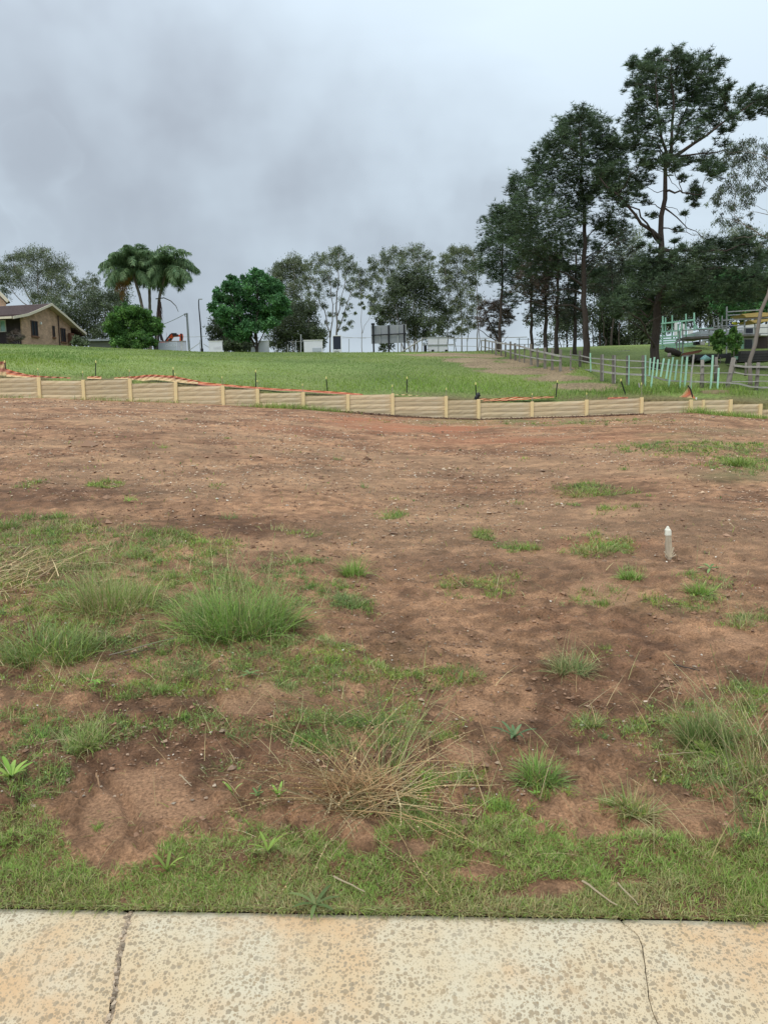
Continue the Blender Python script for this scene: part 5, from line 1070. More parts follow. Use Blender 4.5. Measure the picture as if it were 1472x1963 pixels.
ang_ = [((363, 672), (383.5, 657)), ((391, 659.5), (416, 675))]
# street lamp
sl = thing('street_lamp', at(388, 675, 66), 'tall black street lamp with a short bent arm standing alone against the sky', 'street lamp')
mb = MB(); mb.tube([at(388.5, 690, 66), at(387.7, 669, 66), at(387.5, 667, 66)], [.11, .11, .07], 10); mb.build('base', M['black'], sl)
mb = MB(); mb.tube([at(387.6, 668, 66), at(384.5, 620, 66), at(381.7, 590, 66), at(381.2, 578, 66), at(381.6, 574, 66), at(382.8, 572.5, 66)], [.065, .055, .045, .04, .035, .03], 10); mb.build('pole', M['black'], sl, smooth=True)
mb = MB(); mb.box((at(384.6, 573.5, 66)), (.14, .09, .035), None); mb.build('lamp_head', M['steel'], sl)
tf = thing('stay_brace', at(384, 672, 65), 'pair of thin sloping steel stays with an upright beside the lamp post', 'stay')
for (a, b) in (((362, 672.5), (383.5, 657)), ((391, 659.5), (415, 675)), ((384, 652), (384.5, 675))): mb = MB(); mb.tube([at(*a, 65), at(*b, 65)], .03, 5); mb.build('stay', M['steel'], tf)
# white boards
def board(x0, y0, x1, y1, Yd, label, legs=True, mat='white', frame=True):
    t = thing('sign_board', at((x0+x1)/2, y1+4, Yd), label, 'sign board', 'white boards along the crest'); pbox(x0, y0, x1, y1, Yd, .05, M[mat], 'panel', t)
    if frame:
        for (a, b, c, d) in ((x0-.5, y0-.5, x1+.5, y0+.3), (x0-.5, y0+.3, x0+.3, y1), (x1-.3, y0+.3, x1+.5, y1)): pbox(a, b, c, d, Yd-.03, .03, M['whitewall'], 'frame', t)
    if legs:
        for lx in (x0+2, x1-3): pbox(lx, y1-1, lx+1, y1+6, Yd+.06, .06, M['steel'], 'leg', t)
    return t
t = board(401, 654, 427, 679, 64, 'white board with faint grey marks right of the black street lamp'); letters('LLOT', 417, 668.5, 4, 63.96, M['letter2'], t)
board(482, 666, 496, 677, 66.5, 'low white board half hidden by the trunk of the dark green tree', False); board(495.5, 653.5, 516.5, 677, 66.5, 'plain white board just right of the dark green tree trunk')
t = board(582.5, 652.2, 618.5, 677, 63.5, 'wide white board with a paler inset panel at lower right'); pbox(599, 667, 616, 674, 63.46, .03, M['hoard'], 'inset_panel', t)
t = thing('display_board', at(646, 675, 63), 'upright dark navy board with white edges beside the tall gum tree', 'display board'); pbox(638.5, 644.3, 653.6, 669.5, 63, .06, M['navy'], 'panel', t)
for q in ((637, 643.3, 638.4, 672), (653.7, 643.3, 655, 672), (638.4, 643, 653.7, 644.2)): pbox(*q, 62.97, .1, M['whitewall'], 'frame', t)
pbox(638, 670.2, 655, 679, 63, .08, M['white'], 'stand', t); pbox(641, 672, 650, 673.6, 62.98, .02, M['steel'], 'stand_bar', t)
# big sign seen from behind
bs = thing('billboard', at(745, 676, 62), 'large grey sign seen from behind on tall black posts', 'billboard'); s8 = lambda a, b: (700+a/8.178, 600+b/8.178)
A_ = [at(*s8(*q), 62) for q in ((92, 205), (645, 178), (650, 462), (98, 482))]; mb = MB(); mb.prism(A_, (0, .08, 0)); mb.build('panel', M['signgrey'], bs)
for a, b, w_, mt in (((122, 165), (136, 640), .13, 'black'), ((366, 190), (374, 640), .13, 'black'), ((610, 180), (618, 640), .13, 'black'), ((228, 205), (234, 480), .06, 'steel'), ((506, 188), (516, 640), .10, 'steel'), ((632, 180), (640, 470), .06, 'steel')):
    mb = MB(); mb.bar(at(*s8(*b), 61.93), at(*s8(*a), 61.93), w_, .09, up=(0, 1, 0)); mb.build('post' if mt == 'black' else 'brace', M[mt], bs)
mb = MB(); mb.bar(at(*s8(98, 350), 61.84), at(*s8(648, 322), 61.84), .08, .06, up=(0, 1, 0)); mb.build('rail', M['black'], bs)
mb = MB(); a = at(*s8(122, 178), 61.8); mb.box(a, (.14, .12, .08)); mb.build('lamp_housing', M['black'], bs)
# trailer-like white board
tr_ = thing('white_panel_frame', at(838, 675, 60), 'white two part panel on a frame beside the fence at the head of the track', 'panel frame')
for q in ((980, 390, 1137, 495), (1150, 380, 1283, 492), (980, 505, 1137, 600), (1150, 500, 1290, 600)): pbox(*s8(q[0], q[1]), *s8(q[2], q[3]), 60, .06, M['white'], 'panel', tr_)
pbox(*s8(1137, 382), *s8(1150, 605), 59.97, .08, M['steel'], 'frame', tr_); pbox(*s8(920, 493), *s8(1390, 504), 59.95, .06, M['steel'], 'frame', tr_); pbox(*s8(975, 375), *s8(1285, 384), 59.96, .08, M['steel'], 'frame', tr_)
for x0 in (1040, 1250): pbox(*s8(x0, 575), *s8(x0+38, 608), 59.9, .2, M['black'], 'foot', tr_)
pbox(*s8(918, 505), *s8(965, 610), 59.8, .15, M['black'], 'box', tr_)
wf = thing('wire_boundary_fence', at(800, 675, 60.5), 'thin steel pipe and wire fence standing along the crest against the sky', 'fence')
for px_, pt in ((567.5, 652), (577, 641), (669, 649.5), (809, 646.8), (870, 650), (895, 648), (884, 660), (552, 660), (530, 661)): mb = MB(); mb.tube([at(px_, 682, 60.6), at(px_+.1, pt, 60.6)], .045 if px_ in (577, 809) else .028, 6); mb.build('post', M['rail'] if px_ == 809 else M['steel'], wf)
for a, b, r in (((770, 674.5), (808, 651), .06), ((809, 648.5), (915, 648.5), .035), ((809, 662), (818, 661.5), .03), ((553, 655), (600, 654), .012), ((655, 648), (712, 647), .012), ((915, 648.5), (1010, 646), .03), ((860, 663), (915, 664), .02)): mb = MB(); mb.tube([at(*a, 60.5), at(*b, 60.5)], r, 6); mb.build('brace' if r > .05 else 'rail', M['rail'], wf)

# ------------------------------------------------------------------ building site on the right
S5 = lambda a, b: (1200+a/5.412, 560+b/5.412)
def sbar(pr, a, b, Yd, w_, mt, name, dY=0., d=.08): mb = MB(); mb.bar(at(*S5(*a), Yd), at(*S5(*b), Yd+dY), w_, d, up=(0, 1, 0)); return mb.build(name, M[mt] if isinstance(mt, str) else mt, pr)
mf = thing('mint_timber_frame', at(*S5(480, 600), 50), 'mint green timber wall framing and stacked boards of an unfinished house behind the tall pine', 'timber frame')
for a, b in (((377, 250), (372, 590)), ((405, 262), (402, 470)), ((475, 240), (474, 480)), ((537, 330), (537, 480)), ((617, 225), (618, 465)), ((702, 213), (703, 400)), ((575, 300), (576, 400)), ((560, 380), (560, 480))): sbar(mf, b, a, 50, .075, 'mint', 'stud')
for a, b, w_ in (((360, 327), (705, 286), .09), ((360, 412), (545, 400), .08), ((702, 320), (742, 392), .07), ((600, 392), (900, 372), .05), ((590, 445), (860, 438), .05), ((345, 470), (540, 455), .10), ((345, 495), (540, 485), .09), ((345, 520), (545, 508), .09), ((345, 545), (600, 528), .09), ((345, 568), (720, 522), .09), ((345, 585), (720, 540), .08), ((360, 590), (720, 556), .05)): sbar(mf, a, b, 49.9, w_, 'mint', 'rail' if w_ < .085 else 'board')
t = thing('white_sheet_wall', at(*S5(520, 480), 53), 'pale sheeted wall glimpsed behind the mint green framing', 'wall'); 
for q in ((505, 300, 530, 450), (565, 330, 600, 450), (645, 380, 690, 470)): pbox(*S5(q[0], q[1]), *S5(q[2], q[3]), 53, .1, M['whitewall'], 'sheet', t)
sc_ = thing('scaffold', at(*S5(860, 560), 46), 'grey steel scaffold with dark deck, rails and yellow planks on the right', 'scaffold')
sbar(sc_, (560, 488), (875, 470), 46, .12, 'wood', 'deck', 0, 1.2); sbar(sc_, (875, 470), (1340, 455), 46.2, .09, 'wood', 'deck', 0, 1.2)
for a, b, w_ in (((1040, 150), (1034, 860), .06), ((548, 400), (552, 660), .05), ((582, 380), (584, 660), .05), ((520, 525), (520, 640), .05), ((950, 260), (950, 440), .045), ((992, 245), (992, 440), .045), ((905, 280), (905, 380), .04), ((856, 400), (856, 560), .06), ((1225, 270), (1225, 460), .05), ((1332, 270), (1334, 480), .05), ((1475, 170), (1475, 600), .06)): sbar(sc_, b, a, 46, w_, 'steel', 'pole')
for a, b, w_ in (((1045, 205), (1400, 183), .06), ((1000, 293), (1480, 262), .07), ((1045, 240), (1200, 232), .05), ((590, 398), (1040, 370), .05), ((720, 442), (1480, 428), .05), ((900, 355), (1230, 342), .05), ((1040, 378), (1480, 365), .05), ((740, 392), (1040, 385), .045), ((505, 530), (560, 490), .08)): sbar(sc_, a, b, 45.9, w_, 'steel', 'rail')
ylw = material('yellow_formply', (.62, .44, .16), .7, .15, 3)
for (q, lb) in (([(1190, 228), (1390, 208), (1480, 215), (1480, 250), (1240, 262), (1225, 240)], 0), ([(1275, 292), (1480, 275), (1480, 300), (1330, 318)], 0)): mb = MB(); mb.prism([at(*S5(*z), 45.7) for z in q], (0, 1.5, 0)); mb.build('plank', ylw, sc_)
ub = thing('unfinished_house', at(*S5(1300, 600), 49), 'unfinished house with white upper wall, grey siding and a louvred window behind scaffold', 'house')
pbox(*S5(1240, 335), *S5(1500, 448), 48.5, 5, M['whitewall'], 'wall', ub); pbox(*S5(1195, 480), *S5(1500, 640), 49.2, 5, M['whitewall'], 'wall', ub); pbox(*S5(1060, 390), *S5(1200, 450), 48.8, 4, M['hoard'], 'siding', ub); pbox(*S5(780, 400), *S5(900, 465), 48.9, 3, M['hoard'], 'siding', ub)
lw = pbox(*S5(1228, 488), *S5(1312, 588), 49.1, .06, M['steel'], 'window', ub)
for i in range(9): pbox(*S5(1234, 493+i*10.4), *S5(1306, 499+i*10.4), 49.04, .05, M['navy'], 'louvre', lw)
lw = pbox(*S5(1235, 372), *S5(1318, 440), 48.42, .06, M['steel'], 'window', ub)
for i in range(6): pbox(*S5(1240, 377+i*10.4), *S5(1313, 383+i*10.4), 48.36, .05, M['navy'], 'louvre', lw)
pbox(*S5(1195, 500), *S5(1215, 640), 49.1, .05, M['mint'], 'corner_stud', ub)
pbox(*S5(1340, 450), *S5(1500, 600), 49.15, .05, brownp, 'opening', ub); pbox(*S5(720, 512), *S5(760, 545), 47, .4, M['black'], 'pier', ub); pbox(*S5(770, 512), *S5(815, 548), 47, .4, M['whitewall'], 'pier', ub)
for nm, x0, y0, h_, lab, c in (('worker', 1130, 305, 38, 'worker in a yellow top seen small behind the scaffold rail', (.55, .6, .05)), ('worker', 1092, 328, 30, 'worker in dark blue seen small behind the scaffold rail', (.03, .04, .16))):
    b = at(*S5(x0, y0+h_), 46.8); t_ = at(*S5(x0, y0), 46.8); H = t_[2]-b[2]; mb = MB()
    mb.tube([b-np.array([0, 0, .5]), b+np.array([0, 0, 0]), b+np.array([0, 0, H*.55]), b+np.array([0, 0, H*.72]), b+np.array([0, 0, H*.78])], [.10, .12, .15, .13, .05], 8, c)
    for sx in (-1, 1): mb.tube([b+np.array([sx*.14, 0, H*.70]), b+np.array([sx*.2, -.03, H*.4]), b+np.array([sx*.16, -.14, H*.2])], [.05, .045, .035], 6, c)
    mb.tube([b+np.array([0, 0, H*.78]), b+np.array([0, 0, H*.83]), b+np.array([0, 0, H*.92]), b+np.array([0, 0, H])], [.05, .085, .09, .04], 8, (.45, .28, .2))
    tag(mb.build('person', M['stone'], origin=b, smooth=True), lab, 'person')
# piles of material beyond the fence
dk = material('black_roof_sheet', (.045, .043, .042), .45, .2, 5)
t = thing('stacked_roof_sheets', at(*S5(1300, 700), 41), 'stack of black roofing sheets under the mint green beam on the right', 'roof sheets')
for i in range(4): sbar(t, (1110-6*i, 640+26*i), (1490, 628+26*i), 41+.05*i, .16, dk, 'sheet', 0, 1.6)
beam(S5(1122, 683), S5(1490, 665), 40.5, .12, .16, M['mint'], 'mint_beam', 'long mint green beam lying across the black sheets at the right edge', 'beam')
t = thing('sheet_pile', at(*S5(850, 680), 43), 'low pile of black sheets and beams beyond the fence, left of the two small trees', 'sheet pile'); sbar(t, (590, 665), (1115, 650), 43, .10, 'rail', 'sheet', 0, .5); sbar(t, (640, 680), (1000, 668), 43.1, .22, dk, 'sheet', 0, 1.2); sbar(t, (700, 700), (880, 695), 42.8, .16, dk, 'sheet', 0, 1.)
rdw = material('reddish_sawn_timber', (.22, .09, .055), .85, .3, 5); t = thing('timber_pile', at(*S5(660, 640), 45), 'pile of reddish sawn timber in the grass beyond the fence', 'timber pile')
for i in range(4): sbar(t, (575+9*i, 655-6*i), (745+10*i, 622-5*i), 45+.2*i, .09, rdw, 'plank', .8, .12)
A_ = at(*S5(402, 592), 46); B_ = at(*S5(560, 650), 45.6); mb = MB(); mb.tube([A_, A_*.55+B_*.45+up*.03, B_], [.13, .20, .17], 9); tag(mb.build('fallen_log', M['bark'], origin=B_, smooth=True), 'dark fallen log on the lawn right of the tall pine', 'log')
mb = MB(); q = at(*S5(800, 700), 40); mb.tube([q+np.array([-.1, 0, -.05]), q+np.array([.1, 0, .08]), q+np.array([.34, 0, .02])], [.14, .17, .06], 8); tag(mb.build('blue_bag', material('pale_teal_bag', (.22, .42, .42), .5), origin=q, smooth=True), 'small pale teal bag draped on a fence post', 'bag')
t = thing('black_bin', at(*S5(118, 610), 56), 'small black bin standing on the lawn left of the tall pine trunk', 'bin'); pbox(*S5(108, 572), *S5(130, 612), 56, .6, M['black'], 'body', t); pbox(*S5(106, 566), *S5(132, 571), 55.95, .7, M['black'], 'lid', t)
t = thing('white_house', at(*S5(120, 600), 78), 'white walled house glimpsed low between the trunks left of the tall pine', 'house'); pbox(*S5(0, 480), *S5(330, 620), 78, 6, M['whitewall'], 'wall', t)
mb = MB(); mb.prism([at(*S5(-15, 482), 77.6), at(*S5(345, 482), 77.6), at(*S5(250, 420), 77.6), at(*S5(80, 420), 77.6)], (0, 7, 0)); mb.build('roof', M['signgrey'], t)
beam((1137, 677), (1206, 672.5), 50, .08, .06, M['rail'], 'lying_pole', 'long pale pole lying on the lawn behind the fence', 'pole')
t = thing('sapling_guard_frame', at(1180, 672, 58), 'low steel mesh panel fence standing far behind the rail fence', 'mesh fence')
for px_ in (1045, 1062, 1080, 1100, 1012, 995): mb = MB(); mb.tube([at(px_, 672, 57), at(px_, 648, 57)], .03, 5); mb.build('post', M['steel'], t)
for yy in (650, 660): mb = MB(); mb.tube([at(990, yy, 57), at(1104, yy+1, 57)], .02, 5); mb.build('rail', M['steel'], t)

# ------------------------------------------------------------------ trees
def bez(a, m_, b, n=7):
    t = np.linspace(0, 1, n)[:, None]; return (1-t)**2*a+2*t*(1-t)*m_+t*t*b
ST = {  # subs per lobe, sub radius, leaves, length, width, style
 'gum': dict(ns=17, sr=.38, nl=42, L=.19, W=.060, flat=.85, limb=1, cols=[(.15, .18, .09), (.12, .15, .08), (.19, .22, .11), (.09, .115, .065)], up=.25, rs=1.22),
 'gumr': dict(ns=16, sr=.36, nl=50, L=.12, W=.032, flat=.85, limb=1, cols=[(.13, .17, .10), (.10, .13, .08), (.07, .09, .06)], up=.25, rs=1.15),
 'dense': dict(ns=17, sr=.42, nl=54, L=.21, W=.10, flat=.9, limb=1, cols=[(.085, .11, .055), (.10, .13, .065), (.06, .08, .045)], up=.2, rs=1.25),
 'broad': dict(ns=20, sr=.30, nl=60, L=.17, W=.12, flat=.8, limb=1, cols=[(.08, .205, .07), (.11, .25, .085), (.055, .15, .055)], up=.15, rs=1.02),
 'shrub': dict(ns=22, sr=.28, nl=60, L=.15, W=.10, flat=.8, limb=0, cols=[(.10, .22, .045), (.07, .16, .035), (.15, .28, .06), (.04, .10, .025)], up=.05, rs=1.05),
 'pine': dict(ns=17, sr=.38, nl=81, L=.23, W=.029, flat=.8, limb=1, cols=[(.085, .135, .065), (.065, .105, .055), (.11, .165, .08), (.048, .078, .042)], up=.12, rs=1.25),
 'brown': dict(ns=13, sr=.42, nl=60, L=.24, W=.034, flat=.9, limb=1, cols=[(.15, .11, .09), (.12, .085, .07), (.09, .09, .06)], up=.2, rs=1.2),
 'mixed': dict(ns=17, sr=.40, nl=72, L=.23, W=.036, flat=.8, limb=1, cols=[(.06, .09, .055), (.09, .085, .06), (.05, .07, .045)], up=.15, rs=1.2),
}
def tree(name, label, cat, Yd, reg, trunks, lobes, style, r0=.18, bark='greybark', group=None, dens=1., depthf=.55, zig=.05, leafs=1., droop=0., limbr=1.):
    S = ST[style]; x0, y0, sc = reg; cv = lambda a, b, Y=Yd: at(x0+a/sc, y0+b/sc, Y)
    T0 = [cv(*trunks[0][0][0])]; base = T0[0].copy(); base[2] = float(z_base(base[0], base[1])) if base[1] > YW else base[2]
    root = thing(name, base, label, cat, group)
    tb = MB(); SP = []
    for ti, (pl, ra, rb) in enumerate(trunks):
        dy = 0 if ti == 0 else rng.uniform(-1.2, 1.2)
        P_ = np.array([cv(a, b, Yd+dy*min(1, k_*.6)) for k_, (a, b) in enumerate(pl)])
        gz = float(z_base(P_[0][0], P_[0][1]))
        if ti == 0 or P_[0][2] < gz+1.2: P_ = np.concatenate([[[P_[0][0], P_[0][1], min(gz, P_[0][2])-.4]], P_])
        d = np.concatenate([[0], np.cumsum(np.linalg.norm(np.diff(P_, axis=0), axis=1))]); n = max(8, int(d[-1]/.7)); t = np.linspace(0, d[-1], n)
        Q_ = np.stack([np.interp(t, d, P_[:, i]) for i in range(3)], 1); k3 = np.array([.25, .5, .25])
        for _ in range(2): Q_[1:-1] = .25*Q_[:-2]+.5*Q_[1:-1]+.25*Q_[2:]
        Q_[1:-1] += zig*rng.standard_normal((n-2, 3)); rr = (ra+(rb-ra)*(t/d[-1])**.8)*.62; rr[0] *= 1.25
        tb.tube(Q_, rr, 9); SP.append(np.concatenate([Q_, rr[:, None]], 1))
    SPa = np.concatenate(SP)
    V = []; Cc = []; W3 = []; NL = 0
    scm = Yd/F/sc
    leafV = []; leafC = []
    cx = np.mean([l[0] for l in lobes]); cw = np.std([l[0] for l in lobes])*scm*depthf+.3
    tips = []
    for lb in lobes:
        a, b, r = lb[:3]; rm = r*scm*S['rs']; c = cv(a, b, Yd+np.clip(rng.normal(0, cw), -2.2*cw, 2.2*cw))
        dv = c-SPa[:, :3]; dist = np.linalg.norm(dv, axis=1); hd = np.hypot(dv[:, 0], dv[:, 1]); pen = np.maximum(0, SPa[:, 2]-(c[2]-.35*hd+(.5*hd if droop else 0)))
        j = int(np.argmin(dist+2.2*pen)); p = SPa[j, :3]; rj = min(SPa[j, 3]*.6, (.010+.0085*dist[j])*limbr)
        mpt = (p+c)/2+np.array([0, 0, (.12 if not droop else -.02)*dist[j]])+.08*dist[j]*rng.standard_normal(3)*.6
        if S['limb'] and dist[j] > .3:
            Q_ = bez(p, mpt, c, 8); Q_[1:-1] += .02*dist[j]*rng.standard_normal((6, 3)); tb.tube(Q_, np.linspace(rj, rj*.35+.006, 8), 5, cap=False)
            SPa = np.concatenate([SPa, np.concatenate([Q_[2:-1], np.linspace(rj, rj*.4, 8)[2:-1, None]], 1)])
        ns = max(3, int(S['ns']*dens*float(np.clip((r/44)**1.4, .28, 1.4))*(rng.uniform(.75, 1.2))))
        q = rng.standard_normal((ns, 3)); q /= np.linalg.norm(q, axis=1)[:, None]; q *= (rm*(.15+1.1*rng.random(ns)**.8))[:, None]; q[:, 2] *= S['flat']; SC = c+q
        for s_ in SC:
            if S['limb'] and rng.random() < .75:
                tb.tube(bez(c, (c+s_)/2+np.array([0, 0, .1*rm])*(1 if not droop else .3), s_, 4), [rj*.3+.004, .008, .006, .004], 3, cap=False)
        nl = int(S['nl']*leafs); sr = S['sr']*rm*rng.uniform(.7, 1.3, ns)
        if style in ('pine', 'mixed', 'brown'):
            # needle bundles radiating from shoot tips
            nt_ = max(5, nl//9); tc_ = SC[:, None]+rng.standard_normal((ns, nt_, 3))*sr[:, None, None]*np.array([.62, .62, .42]); tc_ = tc_.reshape(-1, 3)
            cc_ = np.repeat(pal(ns, S['cols'], .18), nt_, 0)*(1+.15*rng.standard_normal((len(tc_), 1)))
            tc9 = np.repeat(tc_, 9, 0); cc9 = np.repeat(cc_, 9, 0); m_ = len(tc9); d_ = rng.standard_normal((m_, 3)); d_[:, 2] = np.abs(d_[:, 2])*.9-.15; d_ /= np.linalg.norm(d_, axis=1)[:, None]
            ln = S['L']*rng.uniform(.7, 1.2, m_); sd_ = np.cross(d_, rng.standard_normal((m_, 3))); sd_ /= np.linalg.norm(sd_, axis=1)[:, None]
            A1 = tc9+sd_*S['W']*.5; A2 = tc9-sd_*S['W']*.5; A3 = tc9+d_*ln[:, None]
            leafV.append(np.stack([A1, A2, A3, A3], 1)); leafC.append(np.clip(cc9, .004, 1))
        else:
            tc_ = SC[:, None]+rng.standard_normal((ns, nl, 3))*sr[:, None, None]*np.array([.6, .6, .5]); tc_ = tc_.reshape(-1, 3); m_ = len(tc_)
            cc_ = np.repeat(pal(ns, S['cols'], .2), nl, 0)*(1+.2*rng.standard_normal((m_, 1)))
            nm = rng.standard_normal((m_, 3)); nm[:, 2] = nm[:, 2]*.6+S['up']*4; nm /= np.linalg.norm(nm, axis=1)[:, None]
            d_ = np.cross(nm, rng.standard_normal((m_, 3))); d_ /= np.linalg.norm(d_, axis=1)[:, None]
            if 'gum' in style: d_ = d_*.6+np.array([0, 0, -.8]); d_ /= np.linalg.norm(d_, axis=1)[:, None]; nm = np.cross(d_, rng.standard_normal((m_, 3)))
            sd_ = np.cross(nm, d_); sd_ /= np.linalg.norm(sd_, axis=1)[:, None]+1e-9; ln = (S['L']*rng.uniform(.7, 1.3, m_))[:, None]
            wd_ = S['W']*rng.uniform(.7, 1.2, (m_, 1))
            leafV.append(np.stack([tc_, tc_+d_*ln*.45+sd_*wd_*.5, tc_+d_*ln, tc_+d_*ln*.45-sd_*wd_*.5], 1)); leafC.append(np.clip(cc_, .004, 1))
    tb.build('trunk', M[bark], root, smooth=True)
    LV = np.concatenate(leafV); LC = np.concatenate(leafC); cb = MB(); m_ = len(LV)
    if style in ('pine', 'mixed', 'brown'):
        cb.add(LV[:, :3].reshape(-1, 3), (np.arange(m_*3)).reshape(-1, 3), np.repeat(LC, 3, 0))
    else:
        T = np.array([[0, 1, 2], [0, 2, 3]])[None]+(np.arange(m_)*4)[:, None, None]; cb.add(LV.reshape(-1, 3), T.reshape(-1, 3), np.repeat(LC, 4, 0))
    cb.build('crown', M['leaf'], root); return root
Z1 = (0, 440, 3.874); Z2 = (360, 440, 3.874); Z3 = (700, 440, 3.874); Z5 = (900, 60, 2.573)
GT = 'gum trees behind the crest'
tree('gum_tree', 'broad spreading gum tree rising behind the brick house at the far left', 'tree', 92, Z1, [([(300, 640), (290, 480), (270, 330), (280, 220)], .22, .07), ([(310, 640), (360, 480), (400, 330)], .16, .05), ([(290, 620), (200, 470), (140, 330), (110, 260)], .16, .05), ([(280, 620), (150, 520), (60, 410)], .13, .04), ([(330, 640), (420, 500), (500, 400)], .13, .04)],
     [(280, 180, 60), (230, 190, 45), (320, 160, 40), (140, 200, 55), (90, 220, 40), (360, 230, 60), (200, 260, 60), (100, 300, 55), (300, 320, 70), (450, 260, 60), (490, 290, 45), (420, 360, 65), (20, 290, 45), (180, 380, 60), (330, 430, 60), (470, 400, 60), (60, 380, 50), (250, 480, 50), (420, 480, 50), (500, 460, 45), (370, 300, 55), (140, 340, 50), (400, 280, 40), (-30, 340, 60), (-40, 260, 50), (20, 450, 45), (340, 500, 70), (290, 540, 60), (400, 540, 60)], 'gum', group=GT, dens=1.25)
tree('gum_tree', 'thin loose gum tree between the spreading gum and the palms', 'tree', 90, Z1, [([(690, 820), (660, 600), (640, 450)], .14, .04), ([(700, 820), (720, 640), (700, 440)], .12, .03), ([(640, 820), (600, 640), (570, 480)], .10, .03), ([(760, 820), (780, 640), (800, 560)], .10, .03)],
     [(690, 365, 42), (650, 410, 50), (700, 440, 60), (610, 480, 50), (740, 500, 60), (560, 360, 30), (580, 420, 40), (540, 500, 40), (640, 540, 60)], 'gum', group=GT)
tree('dark_thicket_tree', 'dark low tree mass behind the verandah, below the thin loose gum', 'tree', 86, Z1, [([(650, 870), (650, 700), (660, 560)], .12, .04), ([(560, 860), (540, 700), (520, 600)], .09, .03), ([(760, 870), (770, 720), (780, 600)], .1, .03), ([(700, 870), (720, 760), (740, 660)], .08, .03)],
     [(700, 540, 60), (780, 540, 60), (640, 600, 70), (560, 620, 60), (740, 640, 80), (650, 690, 70), (580, 680, 50), (700, 740, 60), (830, 600, 60), (880, 500, 60), (900, 560, 60), (500, 600, 50), (470, 560, 50), (620, 770, 50), (540, 740, 40), (800, 720, 60), (850, 660, 60), (520, 800, 40), (600, 830, 40), (900, 480, 60), (830, 500, 50), (760, 800, 50)], 'dense', dens=.8)
tree('round_shrub', 'round glossy green shrub in front of the palm trunks', 'shrub', 63.5, Z1, [([(990, 880), (990, 800), (985, 720)], .10, .06), ([(1000, 880), (1060, 760)], .06, .03), ([(980, 880), (910, 770)], .06, .03)],
     [(970, 600, 50), (900, 610, 45), (860, 650, 45), (1030, 620, 50), (1080, 660, 55), (1130, 700, 50), (1165, 730, 40), (940, 650, 60), (1000, 680, 70), (860, 710, 55), (830, 700, 30), (920, 730, 65), (1050, 740, 70), (1120, 770, 55), (860, 780, 50), (940, 800, 60), (1030, 810, 65), (1100, 830, 50), (880, 840, 45), (960, 860, 45), (1050, 860, 45), (835, 650, 25), (1180, 700, 22), (820, 740, 30)], 'shrub', dens=1.1)
tree('broadleaf_tree', 'dense deep green broadleaf tree with a low forked trunk right of the street lamp', 'tree', 66, Z2, [([(512, 905), (508, 850), (500, 760), (520, 600), (520, 450)], .22, .06), ([(508, 860), (430, 740), (360, 600), (320, 480)], .13, .04), ([(515, 850), (590, 740), (640, 600)], .12, .04), ([(505, 820), (470, 640), (430, 480)], .10, .04), ([(510, 850), (480, 780), (330, 700)], .08, .03)],
     [(508, 330, 35), (480, 380, 45), (330, 375, 40), (300, 410, 35), (430, 385, 45), (545, 350, 38), (580, 380, 55), (270, 440, 45), (640, 440, 55), (370, 440, 60), (450, 460, 65), (530, 440, 65), (600, 480, 65), (680, 530, 60), (240, 510, 45), (310, 520, 65), (400, 540, 75), (500, 560, 75), (590, 570, 70), (200, 580, 40), (215, 620, 30), (260, 610, 60), (340, 630, 75), (440, 650, 80), (540, 650, 70), (630, 640, 60), (700, 610, 50), (280, 690, 50), (360, 710, 65), (450, 730, 60), (550, 720, 50), (620, 700, 40), (400, 780, 50), (330, 770, 45), (460, 790, 40), (230, 480, 30), (720, 560, 35), (205, 540, 22), (180, 580, 15)], 'broad', bark='bark')
tree('dark_thicket_tree', 'dark olive bush behind the lower left of the broadleaf tree', 'tree', 76, Z2, [([(400, 930), (380, 850), (340, 780)], .09, .03), ([(420, 930), (430, 850), (440, 780)], .07, .03), ([(300, 930), (280, 830), (250, 740)], .08, .03), ([(360, 930), (320, 860)], .06, .03)],
     [(230, 690, 45), (210, 740, 40), (215, 790, 40), (270, 760, 45), (290, 820, 45), (240, 820, 35), (310, 870, 35), (340, 850, 40), (390, 850, 45), (430, 820, 45), (450, 870, 35), (370, 890, 30), (280, 880, 25), (410, 890, 30)], 'dense')
tree('gum_tree', 'pale domed gum tree behind the right side of the broadleaf tree', 'tree', 86, Z2, [([(830, 940), (800, 700), (795, 500), (785, 300)], .18, .05), ([(790, 940), (740, 600), (700, 380)], .12, .04), ([(835, 880), (850, 600), (840, 380)], .11, .03)],
     [(790, 220, 45), (740, 235, 40), (830, 245, 40), (700, 265, 45), (660, 300, 45), (765, 290, 50), (640, 340, 45), (840, 310, 45), (700, 340, 50), (780, 360, 50), (620, 370, 35), (680, 400, 50), (820, 420, 45), (760, 430, 50), (700, 470, 50), (800, 500, 50), (740, 530, 45), (860, 260, 28)], 'gum', group=GT, dens=1.2)
tree('dark_thicket_tree', 'dense dark grey green tree filling the gap left of the tall open gum', 'tree', 80, Z2, [([(800, 940), (790, 760), (800, 620)], .14, .05), ([(740, 930), (730, 800), (700, 700)], .10, .03), ([(880, 930), (880, 780), (900, 660)], .11, .03)],
     [(800, 590, 55), (860, 580, 50), (730, 620, 50), (900, 620, 55), (690, 690, 55), (760, 690, 65), (840, 690, 65), (920, 700, 55), (670, 770, 55), (740, 780, 60), (820, 790, 60), (900, 790, 60), (970, 770, 45), (990, 820, 40), (670, 850, 50), (740, 860, 45), (860, 870, 50), (940, 870, 45), (620, 850, 25)], 'dense', dens=1.1)
